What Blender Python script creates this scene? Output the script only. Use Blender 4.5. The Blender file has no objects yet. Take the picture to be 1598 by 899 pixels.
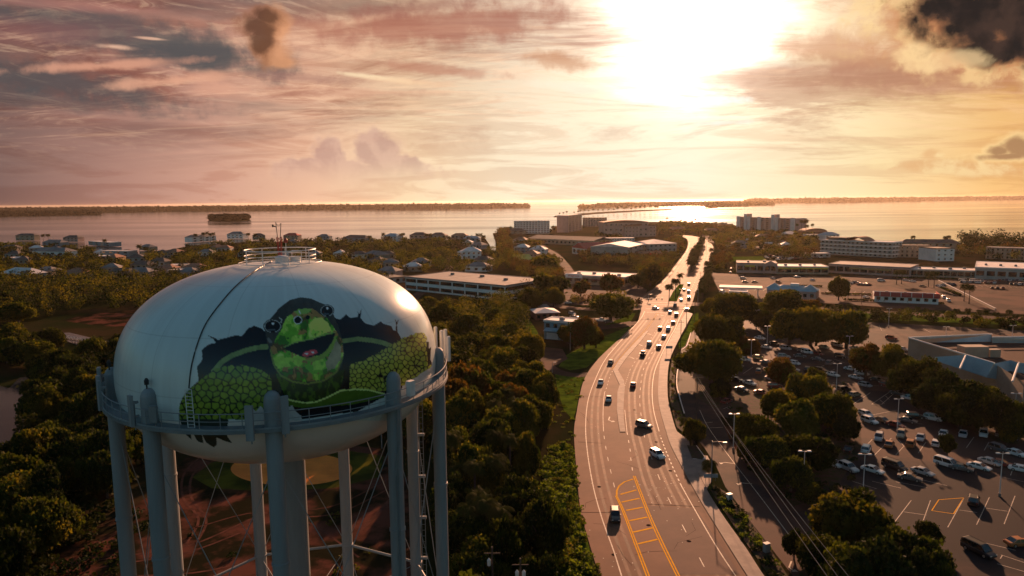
import bpy, math, random
import numpy as np
from mathutils import Vector
R = math.radians
random.seed(7)
rng = np.random.default_rng(7)
SC = bpy.context.scene
COL = SC.collection

# ------------------------------------------------------------------ camera
F, CX, CY, H = 1085.0, 799.0, 449.5, 60.0
PITCH = math.atan((CY - 314.0) / F)
ROLL = R(0.55)
_fw = np.array([0, math.cos(PITCH), -math.sin(PITCH)])
_r0 = np.array([1.0, 0, 0]); _u0 = np.cross(_r0, _fw)
_rt = math.cos(ROLL) * _r0 - math.sin(ROLL) * _u0
_up = math.sin(ROLL) * _r0 + math.cos(ROLL) * _u0


def proj(P):
    d = np.asarray(P, float) - np.array([0, 0, H])
    z = d @ _fw
    return np.stack([CX + F * (d @ _rt) / z, CY - F * (d @ _up) / z], -1)


def ray(px, py):
    return _fw + _rt * (px - CX) / F - _up * (py - CY) / F


def at(px, py, z=0.0):
    """ground point (or point at height z) seen at a position of the survey photograph"""
    d = ray(px, py)
    if d[2] > -1e-4:
        d = d.copy(); d[2] = -1e-4
    t = (z - H) / d[2]
    return np.array([d[0] * t, d[1] * t, z])


def depth(P):
    return float((np.asarray(P, float) - np.array([0, 0, H])) @ _fw)


from mathutils import Matrix
cam_d = bpy.data.cameras.new("camera"); cam = bpy.data.objects.new("camera", cam_d); COL.objects.link(cam)
m = Matrix(((_rt[0], _up[0], -_fw[0], 0), (_rt[1], _up[1], -_fw[1], 0), (_rt[2], _up[2], -_fw[2], H), (0, 0, 0, 1)))
cam.matrix_world = m
cam_d.sensor_width = 36.0
cam_d.lens = 36.0 * F / 1598.0
cam_d.clip_start = 0.5; cam_d.clip_end = 90000
SC.camera = cam

# ------------------------------------------------------------------ light, exposure
_s = ray(1085, 12); _s = _s / np.linalg.norm(_s)
SUN_EL = math.asin(_s[2]); SUN_AZ = math.atan2(_s[0], _s[1])
sun_d = bpy.data.lights.new("sun", 'SUN'); sun = bpy.data.objects.new("sun", sun_d); COL.objects.link(sun)
sun.rotation_euler = Vector(_s).to_track_quat('Z', 'Y').to_euler()
sun_d.energy = 5.0; sun_d.angle = R(0.7); sun_d.color = (1.0, 0.50, 0.27)
SC.view_settings.view_transform = 'Standard'
SC.view_settings.look = 'None'
SC.view_settings.exposure = 0.88
SC.view_settings.gamma = 1.0
SC.view_settings.use_curve_mapping = False
SC.cycles.max_bounces = 5
SC.cycles.diffuse_bounces = 2
SC.cycles.glossy_bounces = 3
SC.cycles.transparent_max_bounces = 6
SC.cycles.volume_bounces = 0
SC.cycles.use_denoising = True
SC.cycles.sample_clamp_indirect = 4.0


ORD = 'first second third fourth fifth sixth seventh eighth ninth tenth eleventh twelfth thirteenth fourteenth fifteenth sixteenth seventeenth eighteenth nineteenth twentieth'.split()
TENS = 'twenty thirty forty fifty sixty seventy eighty ninety'.split()


def nth(i):
    i += 1
    if i <= 20: return ORD[i - 1]
    t_, u_ = divmod(i, 10)
    return (TENS[t_ - 2][:-1] + 'ieth') if u_ == 0 else TENS[t_ - 2] + '-' + ORD[u_ - 1]


def lin(c):
    return tuple(((v / 255) / 12.92 if v <= 10 else ((v / 255 + 0.055) / 1.055) ** 2.4) for v in c)


# small expression language for shader nodes
class X:
    nt = None

    def __init__(s, o): s.o = o

    @staticmethod
    def m(op, *a, clamp=False):
        n = X.nt.nodes.new('ShaderNodeMath'); n.operation = op; n.use_clamp = clamp
        for i, v in enumerate(a):
            if isinstance(v, X): X.nt.links.new(v.o, n.inputs[i])
            else: n.inputs[i].default_value = v
        return X(n.outputs[0])

    def __add__(s, b): return X.m('ADD', s, b)
    def __sub__(s, b): return X.m('SUBTRACT', s, b)
    def __mul__(s, b): return X.m('MULTIPLY', s, b)
    def __truediv__(s, b): return X.m('DIVIDE', s, b)
    __radd__ = __add__
    __rmul__ = __mul__
    def __rsub__(s, b): return X.m('SUBTRACT', b, s)


def sstep(v, a, b):
    n = X.nt.nodes.new('ShaderNodeMapRange'); n.interpolation_type = 'SMOOTHSTEP'
    X.nt.links.new(v.o, n.inputs[0]); n.inputs[1].default_value = a; n.inputs[2].default_value = b
    return X(n.outputs[0])


def vec(x, y, z):
    n = X.nt.nodes.new('ShaderNodeCombineXYZ')
    for i, v in enumerate((x, y, z)):
        if isinstance(v, X): X.nt.links.new(v.o, n.inputs[i])
        else: n.inputs[i].default_value = v
    return X(n.outputs[0])


def noise(v, scale, detail=6, rough=0.55, dist=0.0):
    n = X.nt.nodes.new('ShaderNodeTexNoise'); X.nt.links.new(v.o, n.inputs['Vector'])
    n.inputs['Scale'].default_value = scale; n.inputs['Detail'].default_value = detail
    n.inputs['Roughness'].default_value = rough; n.inputs['Distortion'].default_value = dist
    return X(n.outputs['Fac'])


def ramp(v, stops, interp='LINEAR'):
    n = X.nt.nodes.new('ShaderNodeValToRGB'); X.nt.links.new(v.o, n.inputs[0])
    e = n.color_ramp.elements; n.color_ramp.interpolation = interp
    while len(e) < len(stops): e.new(0.5)
    for i, (p, c) in enumerate(stops):
        e[i].position = p; e[i].color = (c[0], c[1], c[2], 1)
    return X(n.outputs[0])


def mixc(f, a, b, mode='MIX'):
    n = X.nt.nodes.new('ShaderNodeMix'); n.data_type = 'RGBA'; n.blend_type = mode; n.clamp_factor = True
    for s, v in ((n.inputs[0], f), (n.inputs[6], a), (n.inputs[7], b)):
        if isinstance(v, X): X.nt.links.new(v.o, s)
        elif isinstance(v, (int, float)): s.default_value = v
        else: s.default_value = (v[0], v[1], v[2], 1)
    return X(n.outputs[2])


def scalec(c, k):
    n = X.nt.nodes.new('ShaderNodeVectorMath'); n.operation = 'SCALE'
    X.nt.links.new(c.o, n.inputs[0])
    if isinstance(k, X): X.nt.links.new(k.o, n.inputs[3])
    else: n.inputs[3].default_value = k
    return X(n.outputs[0])


def build_world():
    w = bpy.data.worlds.new("World"); SC.world = w; w.use_nodes = True
    nt = w.node_tree; nt.nodes.clear(); X.nt = nt
    sky = nt.nodes.new('ShaderNodeTexSky'); sky.sky_type = 'NISHITA'; sky.sun_disc = False
    sky.sun_elevation = SUN_EL; sky.sun_rotation = SUN_AZ
    sky.air_density = 1.3; sky.dust_density = 2.0
    tc = nt.nodes.new('ShaderNodeTexCoord')
    sp = nt.nodes.new('ShaderNodeSeparateXYZ'); nt.links.new(tc.outputs['Generated'], sp.inputs[0])
    x, y, z = (X(sp.outputs[i]) for i in range(3))
    el = X.m('ARCSINE', z)
    az = X.m('ARCTAN2', x, y)
    a = az - SUN_AZ
    # glow of the veiled sun by azimuth: pink grey away to the south, orange to the north
    t = (a + 1.05) / 1.75
    K = 10.0
    def L(c, k=1.0): return tuple(v * k for v in lin(c))
    base = ramp(t, [(0.0, L((84, 74, 72))), (0.09, L((126, 98, 92))), (0.165, L((176, 132, 118))), (0.23, L((212, 162, 140))), (0.30, L((238, 190, 158))), (0.375, L((252, 220, 180))),
                    (0.453, L((255, 236, 204))), (0.60, L((255, 240, 212), 1.0)), (0.72, L((254, 228, 178))), (0.80, L((246, 196, 128))), (0.90, L((224, 158, 94))), (1.0, L((180, 122, 80)))])
    elev = sstep(el, 0.03, 0.34)
    base = mixc(elev * 0.80, base, mixc(1.0, base, (0.52, 0.39, 0.40), 'MULTIPLY'))
    dn = nt.nodes.new('ShaderNodeVectorMath'); dn.operation = 'DOT_PRODUCT'
    nt.links.new(tc.outputs['Generated'], dn.inputs[0]); dn.inputs[1].default_value = tuple(_s)
    ang = X.m('ARCCOSINE', X.m('MINIMUM', X(dn.outputs['Value']), 0.99999))
    pl = z + 0.13
    u = x / pl; v = y / pl
    cv = vec(u * 0.55 + v * 0.10, v * 0.85, 0.0)
    n1 = noise(cv, 1.15, 8, 0.66, 0.8)
    n2 = noise(vec(u * 0.42 + v * 0.14 + 7.3, v * 1.5 - 2.0, 1.7), 2.2, 8, 0.70, 1.2)
    n3 = noise(vec(u * 0.22 + 3.0, v * 0.55, 4.0), 1.0, 5, 0.6, 0.3)
    n4 = noise(vec(az * 4.0 + el * 5.0, el * 30.0, 9.0), 1.0, 7, 0.66, 1.0)
    n5 = noise(vec(az * 9.0 - el * 14.0, el * 60.0 + az * 6.0, 5.0), 1.0, 7, 0.68, 1.4)
    up_ = sstep(el, 0.02, 0.17)
    g = X.m('POWER', sstep(ang + (n1 - 0.5) * 0.25, 0.40, 0.02), 1.7)
    base = mixc(1.0, base, scalec(ramp(g * (sstep(el, -0.02, 0.20) * 0.75 + 0.25), [(0, (0, 0, 0)), (1, (1.0, 0.80, 0.58))]), 0.62), 'ADD')
    dark = sstep(n1, 0.48, 0.60) * up_
    streak = sstep(n2, 0.50, 0.63) * up_
    teal = sstep(n3, 0.47, 0.58) * up_
    side = sstep(a, -0.30, -0.62)
    base = mixc(dark * 0.85, base, mixc(1.0, base, (0.60, 0.44, 0.43), 'MULTIPLY'))
    base = mixc(sstep(n4, 0.48, 0.60) * 0.45, base, mixc(1.0, base, (0.74, 0.60, 0.56), 'MULTIPLY'))
    base = mixc(teal * side * 0.65, base, L((86, 86, 88)))
    base = mixc(streak * 0.60, base, mixc(0.55, base, L((255, 206, 168), 1.15)))
    base = mixc(sstep(n5, 0.52, 0.62) * up_ * 0.28, base, mixc(0.6, base, L((255, 214, 176), 1.15)))
    base = mixc(sstep(n5, 0.47, 0.38) * up_ * 0.18, base, mixc(1.0, base, (0.74, 0.60, 0.58), 'MULTIPLY'))
    # individual clouds, each at its own direction in the sky
    wv = vec(az * 1.0, el * 1.0, 0.0)
    wn = noise(wv, 24, 7, 0.60, 0.2); wn2 = noise(vec(az + 4.0, el, 2.0), 70, 4, 0.6)
    def voro(sc, off):
        n = nt.nodes.new('ShaderNodeTexVoronoi'); n.feature = 'F1'; n.inputs['Scale'].default_value = sc
        nt.links.new(vec(az + off + (wn - 0.5) * 0.03, el + (wn2 - .5) * .015, 1.0).o, n.inputs['Vector']); return X(n.outputs['Distance'])
    vo = voro(42, 0.3); vo2 = voro(105, 1.1)
    puff = (vo - 0.42) * 0.42 + (vo2 - 0.42) * 0.26
    def cloud(px, py, rx, ry, amp=1.3, tilt=0.0, pf=0.0):
        d = ray(px, py); d = d / np.linalg.norm(d)
        a0, e0 = math.atan2(d[0], d[1]), math.asin(d[2])
        da = (az - a0); de = (el - e0)
        if tilt: da, de = da * math.cos(tilt) + de * math.sin(tilt), de * math.cos(tilt) - da * math.sin(tilt)
        q = X.m('SQRT', (da / (rx / F)) * (da / (rx / F)) + (de / (ry / F)) * (de / (ry / F)))
        q = q + (wn - 0.5) * amp * 2
        return q + puff * pf if pf else q + (wn2 - 0.5) * 0.5
    def union(*q):
        o = q[0]
        for k in q[1:]: o = X.m('MINIMUM', o, k)
        return o
    # teal grey openings up left
    for px, py, rx, ry, tl, k in ((240, 66, 210, 30, 0.10, .80), (80, 125, 190, 22, 0.12, .75), (330, 90, 110, 24, 0.1, .7), (60, 155, 150, 14, .05, .5), (560, 12, 100, 12, -.1, .3), (330, 20, 90, 10, 0, .3)):
        q = cloud(px, py, rx, ry, 0.9, -tl)
        base = mixc(sstep(q, 1.25, 0.35) * k, base, L((80, 82, 84)))
    for px, py, rx, ry, tl, k, c in ((150, 103, 110, 7, -.14, .8, (222, 160, 132)), (270, 126, 110, 9, -.16, .8, (228, 168, 138)), (340, 140, 50, 9, -.1, .5, (232, 172, 142)), (590, 122, 70, 4, .1, .9, (255, 226, 184)), (640, 128, 90, 5, .06, .5, (244, 196, 156)),
                                    (1060, 158, 110, 6, .03, .9, (255, 252, 240)), (1120, 192, 50, 5, 0, .8, (255, 250, 236)), (1200, 98, 80, 10, .05, .5, (255, 238, 210)), (900, 136, 70, 9, .12, .7, (255, 244, 220)), (985, 124, 40, 14, .0, .6, (255, 244, 220)),
                                    (178, 73, 26, 4, 0, .8, (238, 190, 160)), (235, 60, 20, 2, 0, .8, (238, 190, 160)), (545, 36, 90, 6, -.22, .6, (244, 196, 160)), (110, 8, 130, 7, -.05, .4, (190, 130, 118)), (1290, 92, 50, 12, 0, .6, (255, 226, 180))):
        q = cloud(px, py, rx, ry, 1.2, -tl)
        base = mixc(sstep(q, 1.25, 0.2) * k, base, L(c))
    for px, py, rx, ry, tl, k, c in ((690, 40, 210, 30, -.08, .75, (176, 112, 94)), (880, 96, 64, 14, .1, .7, (206, 146, 106)), (1330, 78, 160, 26, .22, .70, (206, 146, 110)), (1440, 120, 190, 26, .08, .6, (186, 130, 108)),
                                    (680, 108, 110, 9, .1, .55, (190, 124, 102)), (480, 122, 90, 8, .02, .5, (160, 112, 102)), (560, 145, 130, 8, .0, .4, (190, 134, 112)), (60, 50, 120, 16, -.1, .5, (140, 92, 90)), (640, 12, 130, 12, -.1, .5, (150, 92, 84))):
        q = cloud(px, py, rx, ry, 1.2, -tl)
        base = mixc(sstep(q, 1.3, 0.25) * k, base, L(c))
    # pale cumulus bank with soft brighter tops
    q = union(cloud(565, 274, 110, 20, .6, 0, .9), cloud(588, 236, 32, 30, .5, 0, .9), cloud(514, 246, 22, 26, .5, 0, .9), cloud(476, 268, 44, 20, .5, 0, .9), cloud(622, 262, 36, 18, .5, 0, .9))
    fade = sstep(el, 0.018, 0.065)
    base = mixc(sstep(q, 1.6, 1.15) * 0.30 * fade, base, L((248, 206, 172)))
    base = mixc(sstep(q, 1.35, 0.95) * 0.62 * fade, base, mixc(sstep(wn, .42, .58), L((208, 166, 150)), L((180, 138, 130))))
    # small brown cloud, lit on its sun side
    q = union(cloud(432, 40, 18, 24, 0.9, 0, .8), cloud(424, 84, 24, 16, .9, 0, .8), cloud(436, 96, 22, 8, .9, 0, .8))
    base = mixc(sstep(q, 1.6, 0.5) * 0.75, base, L((226, 158, 112)))
    q = union(cloud(394, 38, 25, 17, .8, 0, .8), cloud(416, 25, 24, 13, .8, 0, .8), cloud(408, 58, 18, 34, .8, -.15, .8))
    base = mixc(sstep(q, 1.45, 0.85) * 0.6, base, L((156, 102, 74)))
    base = mixc(sstep(q, 1.10, 0.50) * 0.80, base, L((88, 58, 44)))
    # burning core
    core = X.m('POWER', sstep(ang + (n2 - 0.5) * 0.10 + (n1 - .5) * .14, 0.19, 0.01), 2.2)
    base = mixc(1.0, base, scalec(ramp(core, [(0, (0, 0, 0)), (1, (1.0, 0.90, 0.74))]), 3.2), 'ADD')
    # the black cloud up right with its burning rim, the small one low right
    q = union(cloud(1600, 28, 112, 46, .9, -.15, .7), cloud(1518, 10, 62, 28, .9, 0, .7), cloud(1570, 74, 60, 18, .9, 0, .7))
    base = mixc(sstep(q, 2.1, 1.2) * 0.85, base, mixc(sstep(wn, .42, .60), L((255, 214, 150)), L((206, 138, 92))))
    base = mixc(sstep(q, 1.42, 1.0) * 0.85, base, L((134, 88, 62)))
    base = mixc(sstep(q, 1.18, 0.70) * 0.97, base, mixc(sstep(wn, .40, .62), L((34, 32, 33)), L((66, 52, 46))))
    q = union(cloud(1420, 84, 26, 14, .8, 0, .7), cloud(1470, 96, 50, 14, .8, 0, .7)); base = mixc(sstep(q, 1.3, .6) * .6, base, L((255, 216, 160)))
    q = union(cloud(1574, 244, 40, 6, 1.1, 0, .8), cloud(1584, 230, 20, 14, 1.2, 0, .9), cloud(1560, 236, 16, 9, 1.1, 0, .8), cloud(1600, 238, 20, 10, 1.1, 0, .8))
    base = mixc(sstep(q, 1.8, 1.0) * 0.7, base, L((255, 218, 154)))
    base = mixc(sstep(q, 1.25, 0.5) * 0.75, base, L((146, 98, 72)))
    q = union(cloud(1500, 262, 110, 10, .9, -.08, .7), cloud(1452, 240, 14, 9, .8, 0, .7)); base = mixc(sstep(q, 1.3, .5) * .55, base, mixc(sstep(wn, .42, .58), L((255, 228, 172)), L((226, 170, 116))))
    # away from the sun and overhead: clear Nishita sky
    clear = X.m('MAXIMUM', sstep(X.m('ABSOLUTE', a + 0.15), 0.9, 1.4), sstep(el, 0.36, 0.75))
    nis = mixc(1.0, X(sky.outputs[0]), (0.54, 0.76, 0.84), 'MULTIPLY')
    col = mixc(clear, scalec(base, K), scalec(nis, 1.0))
    bg = nt.nodes.new('ShaderNodeBackground'); nt.links.new(col.o, bg.inputs[0]); bg.inputs[1].default_value = 0.055
    out = nt.nodes.new('ShaderNodeOutputWorld'); nt.links.new(bg.outputs[0], out.inputs[0])


build_world()


# ------------------------------------------------------------------ materials
def mat(name, col, rough=0.7, col2=None, scale=0.5, metal=0.0, bump=0.0, spec=0.5, detail=5, contrast=(0.35, 0.65), translucent=0.0, objvar=0.0, stretch=None, bscale=None):
    mm = bpy.data.materials.new(name); mm.use_nodes = True
    nt = mm.node_tree; X.nt = nt
    b = nt.nodes['Principled BSDF']
    b.inputs['Roughness'].default_value = rough; b.inputs['Metallic'].default_value = metal
    b.inputs['Specular IOR Level'].default_value = spec
    geo = nt.nodes.new('ShaderNodeTexCoord'); P = X(geo.outputs['Object'])
    if stretch:
        mp = nt.nodes.new('ShaderNodeMapping'); nt.links.new(P.o, mp.inputs[0]); mp.inputs['Scale'].default_value = stretch; P = X(mp.outputs[0])
    c = None
    col2 = col2 or tuple(v * 0.82 for v in col)
    n = noise(P, scale, detail, 0.6)
    c = mixc(sstep(n, *contrast), col, col2)
    if objvar:
        oi = nt.nodes.new('ShaderNodeObjectInfo')
        c = scalec(c, X(oi.outputs['Random']) * objvar + (1 - objvar / 2))
    nt.links.new(c.o, b.inputs['Base Color'])
    if bump:
        bn = nt.nodes.new('ShaderNodeBump'); bn.inputs['Strength'].default_value = bump; bn.inputs['Distance'].default_value = 0.05
        nb = noise(P, bscale or scale * 6, 4); nt.links.new(nb.o, bn.inputs['Height']); nt.links.new(bn.outputs[0], b.inputs['Normal'])
    if translucent:
        tr = nt.nodes.new('ShaderNodeBsdfTranslucent'); nt.links.new(mixc(1.0, c, (1.45, 1.35, 0.45), 'MULTIPLY').o, tr.inputs[0])
        mx = nt.nodes.new('ShaderNodeMixShader'); mx.inputs[0].default_value = translucent
        nt.links.new(b.outputs[0], mx.inputs[1]); nt.links.new(tr.outputs[0], mx.inputs[2])
        nt.links.new(mx.outputs[0], nt.nodes['Material Output'].inputs[0])
    return mm


M = {}
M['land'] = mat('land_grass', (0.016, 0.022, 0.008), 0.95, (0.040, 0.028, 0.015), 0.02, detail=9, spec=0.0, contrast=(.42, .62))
M['grass'] = mat('mown_grass', (0.095, 0.150, 0.014), 1.0, (0.040, 0.068, 0.010), 0.25, spec=0.0, detail=8)
M['dull_grass'] = mat('dull_grass', (0.085, 0.085, 0.014), 0.95, (0.03, 0.036, 0.010), 0.12, spec=0.0, detail=8)
M['asphalt'] = mat('asphalt', (0.125, 0.060, 0.040), 0.80, (0.205, 0.098, 0.062), 0.045, spec=0.12, detail=9, bump=0.15, bscale=12)
M['asphalt_old'] = mat('asphalt_worn', (0.120, 0.064, 0.050), 0.9, (0.050, 0.032, 0.028), 0.035, spec=0.03, contrast=(.40, .58), detail=9, bump=0.15, bscale=12)
M['asphalt_lot'] = mat('asphalt_lot', (0.024, 0.022, 0.025), 0.8, (0.082, 0.046, 0.038), 0.028, spec=0.06, contrast=(.44, .58), detail=10, bump=0.15, bscale=10)  # dark grey base and pink patches stand in for tree shade and sun
M['patch'] = mat('asphalt_patch', (0.105, 0.058, 0.048), 0.80, (0.125, 0.068, 0.054), 0.2, spec=0.12)
M['concrete'] = mat('concrete', (0.24, 0.18, 0.155), 0.8, (0.16, 0.12, 0.105), 0.3, spec=0.4, detail=8)
M['paint_w'] = mat('white_road_paint', (0.50, 0.44, 0.37), 0.7, (0.30, 0.24, 0.19), 1.2)
M['paint_y'] = mat('yellow_road_paint', (0.95, 0.47, 0.015), 0.9, (0.80, 0.38, 0.015), 1.5, spec=0.05)
M['dirt'] = mat('red_dirt', (0.105, 0.042, 0.030), 0.95, (0.016, 0.015, 0.008), 0.10, spec=0.0, detail=9, contrast=(.40, .56))
M['crack'] = mat('crack_filler', (0.03, 0.02, 0.017), 1.0, spec=0.0)
M['track'] = mat('dirt_track', (0.13, 0.055, 0.04), 1.0, (0.07, 0.034, 0.026), 0.5, spec=0.0)
M['clay'] = mat('field_clay', (0.85, 0.27, 0.06), 1.0, (0.65, 0.20, 0.05), 0.15, spec=0.0)
M['mulch'] = mat('mulch', (0.075, 0.04, 0.035), 0.95, (0.04, 0.045, 0.016), 0.7, spec=0.1)
M['steel'] = mat('tower_paint', (0.27, 0.29, 0.305), 0.6, (0.20, 0.215, 0.23), 0.4, spec=0.4, stretch=(1, 1, 0.15))
M['steel_d'] = mat('galvanised', (0.20, 0.22, 0.23), 0.5, (0.15, 0.165, 0.175), 0.8)
M['white'] = mat('white_paint', (0.74, 0.72, 0.70), 0.5, (0.62, 0.60, 0.58), 0.4)
M['dark'] = mat('dark_metal', (0.02, 0.02, 0.022), 0.5)
M['rust'] = mat('red_paint', (0.35, 0.05, 0.03), 0.5)
M['pole'] = mat('pole_wood', (0.06, 0.042, 0.032), 0.9)
M['lamp'] = mat('lamp_shell', (0.62, 0.62, 0.62), 0.4)
M['trunk'] = mat('bark', (0.085, 0.062, 0.048), 0.95, (0.05, 0.035, 0.03), 3)
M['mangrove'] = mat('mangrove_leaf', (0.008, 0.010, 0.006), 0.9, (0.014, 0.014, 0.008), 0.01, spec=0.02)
M['leaf1'] = mat('leaf_oak', (0.028, 0.042, 0.009), 0.8, (0.082, 0.084, 0.016), 0.16, translucent=0.42, objvar=0.5, spec=0.08, contrast=(.40, .60))
M['leaf2'] = mat('leaf_olive', (0.110, 0.098, 0.017), 0.8, (0.045, 0.054, 0.011), 0.16, translucent=0.48, objvar=0.4, spec=0.08, contrast=(.40, .60))
M['leaf3'] = mat('leaf_deep', (0.012, 0.022, 0.008), 0.8, (0.034, 0.042, 0.011), 0.16, translucent=0.22, objvar=0.5, spec=0.06, contrast=(.40, .60))
M['leaf4'] = mat('leaf_bronze', (0.090, 0.050, 0.014), 0.8, (0.035, 0.030, 0.010), 0.16, translucent=0.40, objvar=0.5, spec=0.08, contrast=(.40, .60))
M['wheel_track'] = mat('wheel_track', (0.105, 0.052, 0.034), 0.74, (0.185, 0.088, 0.054), 0.22, spec=0.14, contrast=(.42, .60))
M['frond'] = mat('palm_frond', (0.040, 0.052, 0.013), 0.9, (0.07, 0.065, 0.022), 0.8, translucent=0.3, objvar=0.3, spec=0.05)
M['hedge'] = mat('hedge_leaf', (0.120, 0.170, 0.022), 0.8, (0.060, 0.090, 0.014), 0.5, translucent=0.45, spec=0.2)
M['glass'] = mat('window_glass', (0.015, 0.018, 0.020), 0.12, spec=0.8)
M['carglass'] = mat('car_glass', (0.01, 0.011, 0.013), 0.08, spec=0.9)
M['tyre'] = mat('tyre_rubber', (0.018, 0.018, 0.018), 0.8)
M['rim'] = mat('wheel_rim', (0.5, 0.5, 0.5), 0.35, metal=0.8)
M['headl'] = mat('headlight_glass', (0.75, 0.75, 0.72), 0.15)
M['taill'] = mat('taillight_red', (0.35, 0.02, 0.015), 0.3)
M['roof_w'] = mat('white_roof', (0.74, 0.68, 0.65), 0.75, (0.58, 0.52, 0.50), 0.15, spec=0.3)
M['roof_g'] = mat('grey_roof', (0.24, 0.22, 0.215), 0.85, (0.16, 0.145, 0.145), 0.15)
M['roof_d'] = mat('dark_shingle', (0.085, 0.07, 0.065), 0.85, (0.12, 0.1, 0.09), 0.4)
M['roof_r'] = mat('red_roof', (0.50, 0.05, 0.045), 0.7, (0.38, 0.04, 0.035), 0.4)
M['roof_b'] = mat('blue_metal_roof', (0.28, 0.42, 0.48), 0.7, (0.24, 0.36, 0.42), 0.3, spec=0.15)
M['roof_o'] = mat('tile_roof', (0.36, 0.17, 0.10), 0.8, (0.26, 0.12, 0.08), 0.5)
M['w_white'] = mat('stucco_white', (0.78, 0.76, 0.74), 0.85, (0.68, 0.66, 0.64), 0.2)
M['w_pink'] = mat('stucco_pink', (0.50, 0.33, 0.29), 0.85, (0.42, 0.28, 0.25), 0.2)
M['w_tan'] = mat('stucco_tan', (0.38, 0.30, 0.23), 0.85, (0.32, 0.25, 0.19), 0.2)
M['w_grey'] = mat('stucco_grey', (0.36, 0.37, 0.35), 0.85, (0.30, 0.30, 0.28), 0.2)
M['w_blue'] = mat('siding_blue', (0.20, 0.26, 0.29), 0.8, (0.2, 0.28, 0.32), 0.2)
M['w_yel'] = mat('stucco_yellow', (0.50, 0.34, 0.14), 0.85, (0.42, 0.28, 0.12), 0.2)
M['w_red'] = mat('brick_red', (0.22, 0.06, 0.045), 0.85, (0.16, 0.05, 0.04), 0.8)
M['sign_y'] = mat('yellow_sign', (0.72, 0.50, 0.06), 0.5)
M['sign_r'] = mat('red_sign', (0.55, 0.04, 0.03), 0.5)
CARP = {k: mat('car_' + k, c, 0.28, tuple(v * .95 for v in c), spec=0.6) for k, c in dict(
    white=(0.72, 0.71, 0.69), silver=(0.40, 0.41, 0.42), black=(0.012, 0.012, 0.014), grey=(0.10, 0.105, 0.11), red=(0.22, 0.025, 0.02),
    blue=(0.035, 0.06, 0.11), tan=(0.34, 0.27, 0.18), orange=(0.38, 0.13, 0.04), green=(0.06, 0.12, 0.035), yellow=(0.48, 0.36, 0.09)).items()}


def make_water():
    mm = bpy.data.materials.new('sea_water'); mm.use_nodes = True
    nt = mm.node_tree; X.nt = nt; b = nt.nodes['Principled BSDF']
    b.inputs['Base Color'].default_value = (0.035, 0.04, 0.045, 1)
    b.inputs['Roughness'].default_value = 0.16; b.inputs['IOR'].default_value = 1.33
    g = nt.nodes.new('ShaderNodeTexCoord'); sp = nt.nodes.new('ShaderNodeSeparateXYZ'); nt.links.new(g.outputs['Object'], sp.inputs[0])
    x, y = X(sp.outputs[0]), X(sp.outputs[1])
    n1 = noise(vec(x * 0.010, y * 0.018, 0), 1.0, 6, 0.6)
    n2 = noise(vec(x * 0.0009, y * 0.004, 3), 1.0, 5, 0.55, 0.4)
    nt.links.new(ramp(n2, [(0.35, (0.05,) * 3), (0.7, (0.17,) * 3)]).o, b.inputs['Roughness'])
    bn = nt.nodes.new('ShaderNodeBump'); bn.inputs['Distance'].default_value = 4.0; bn.inputs['Strength'].default_value = 0.05
    nt.links.new(n1.o, bn.inputs['Height']); nt.links.new(bn.outputs[0], b.inputs['Normal'])
    return mm


M['water'] = make_water()


# ------------------------------------------------------------------ mesh helpers
def link(o, parent=None, loc=None):
    COL.objects.link(o)
    if parent is not None: o.parent = parent
    if loc is not None: o.location = loc
    return o


def tag(o, label=None, cat=None, group=None, kind=None):
    if label: o['label'] = label
    if cat: o['category'] = cat
    if group: o['group'] = group
    if kind: o['kind'] = kind
    return o


def thing(name, label, cat, loc=(0, 0, 0), rz=0.0, group=None):
    o = bpy.data.objects.new(name, None); o.empty_display_size = 0.5
    link(o); o.location = loc; o.rotation_euler = (0, 0, rz)
    return tag(o, label, cat, group)


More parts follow.
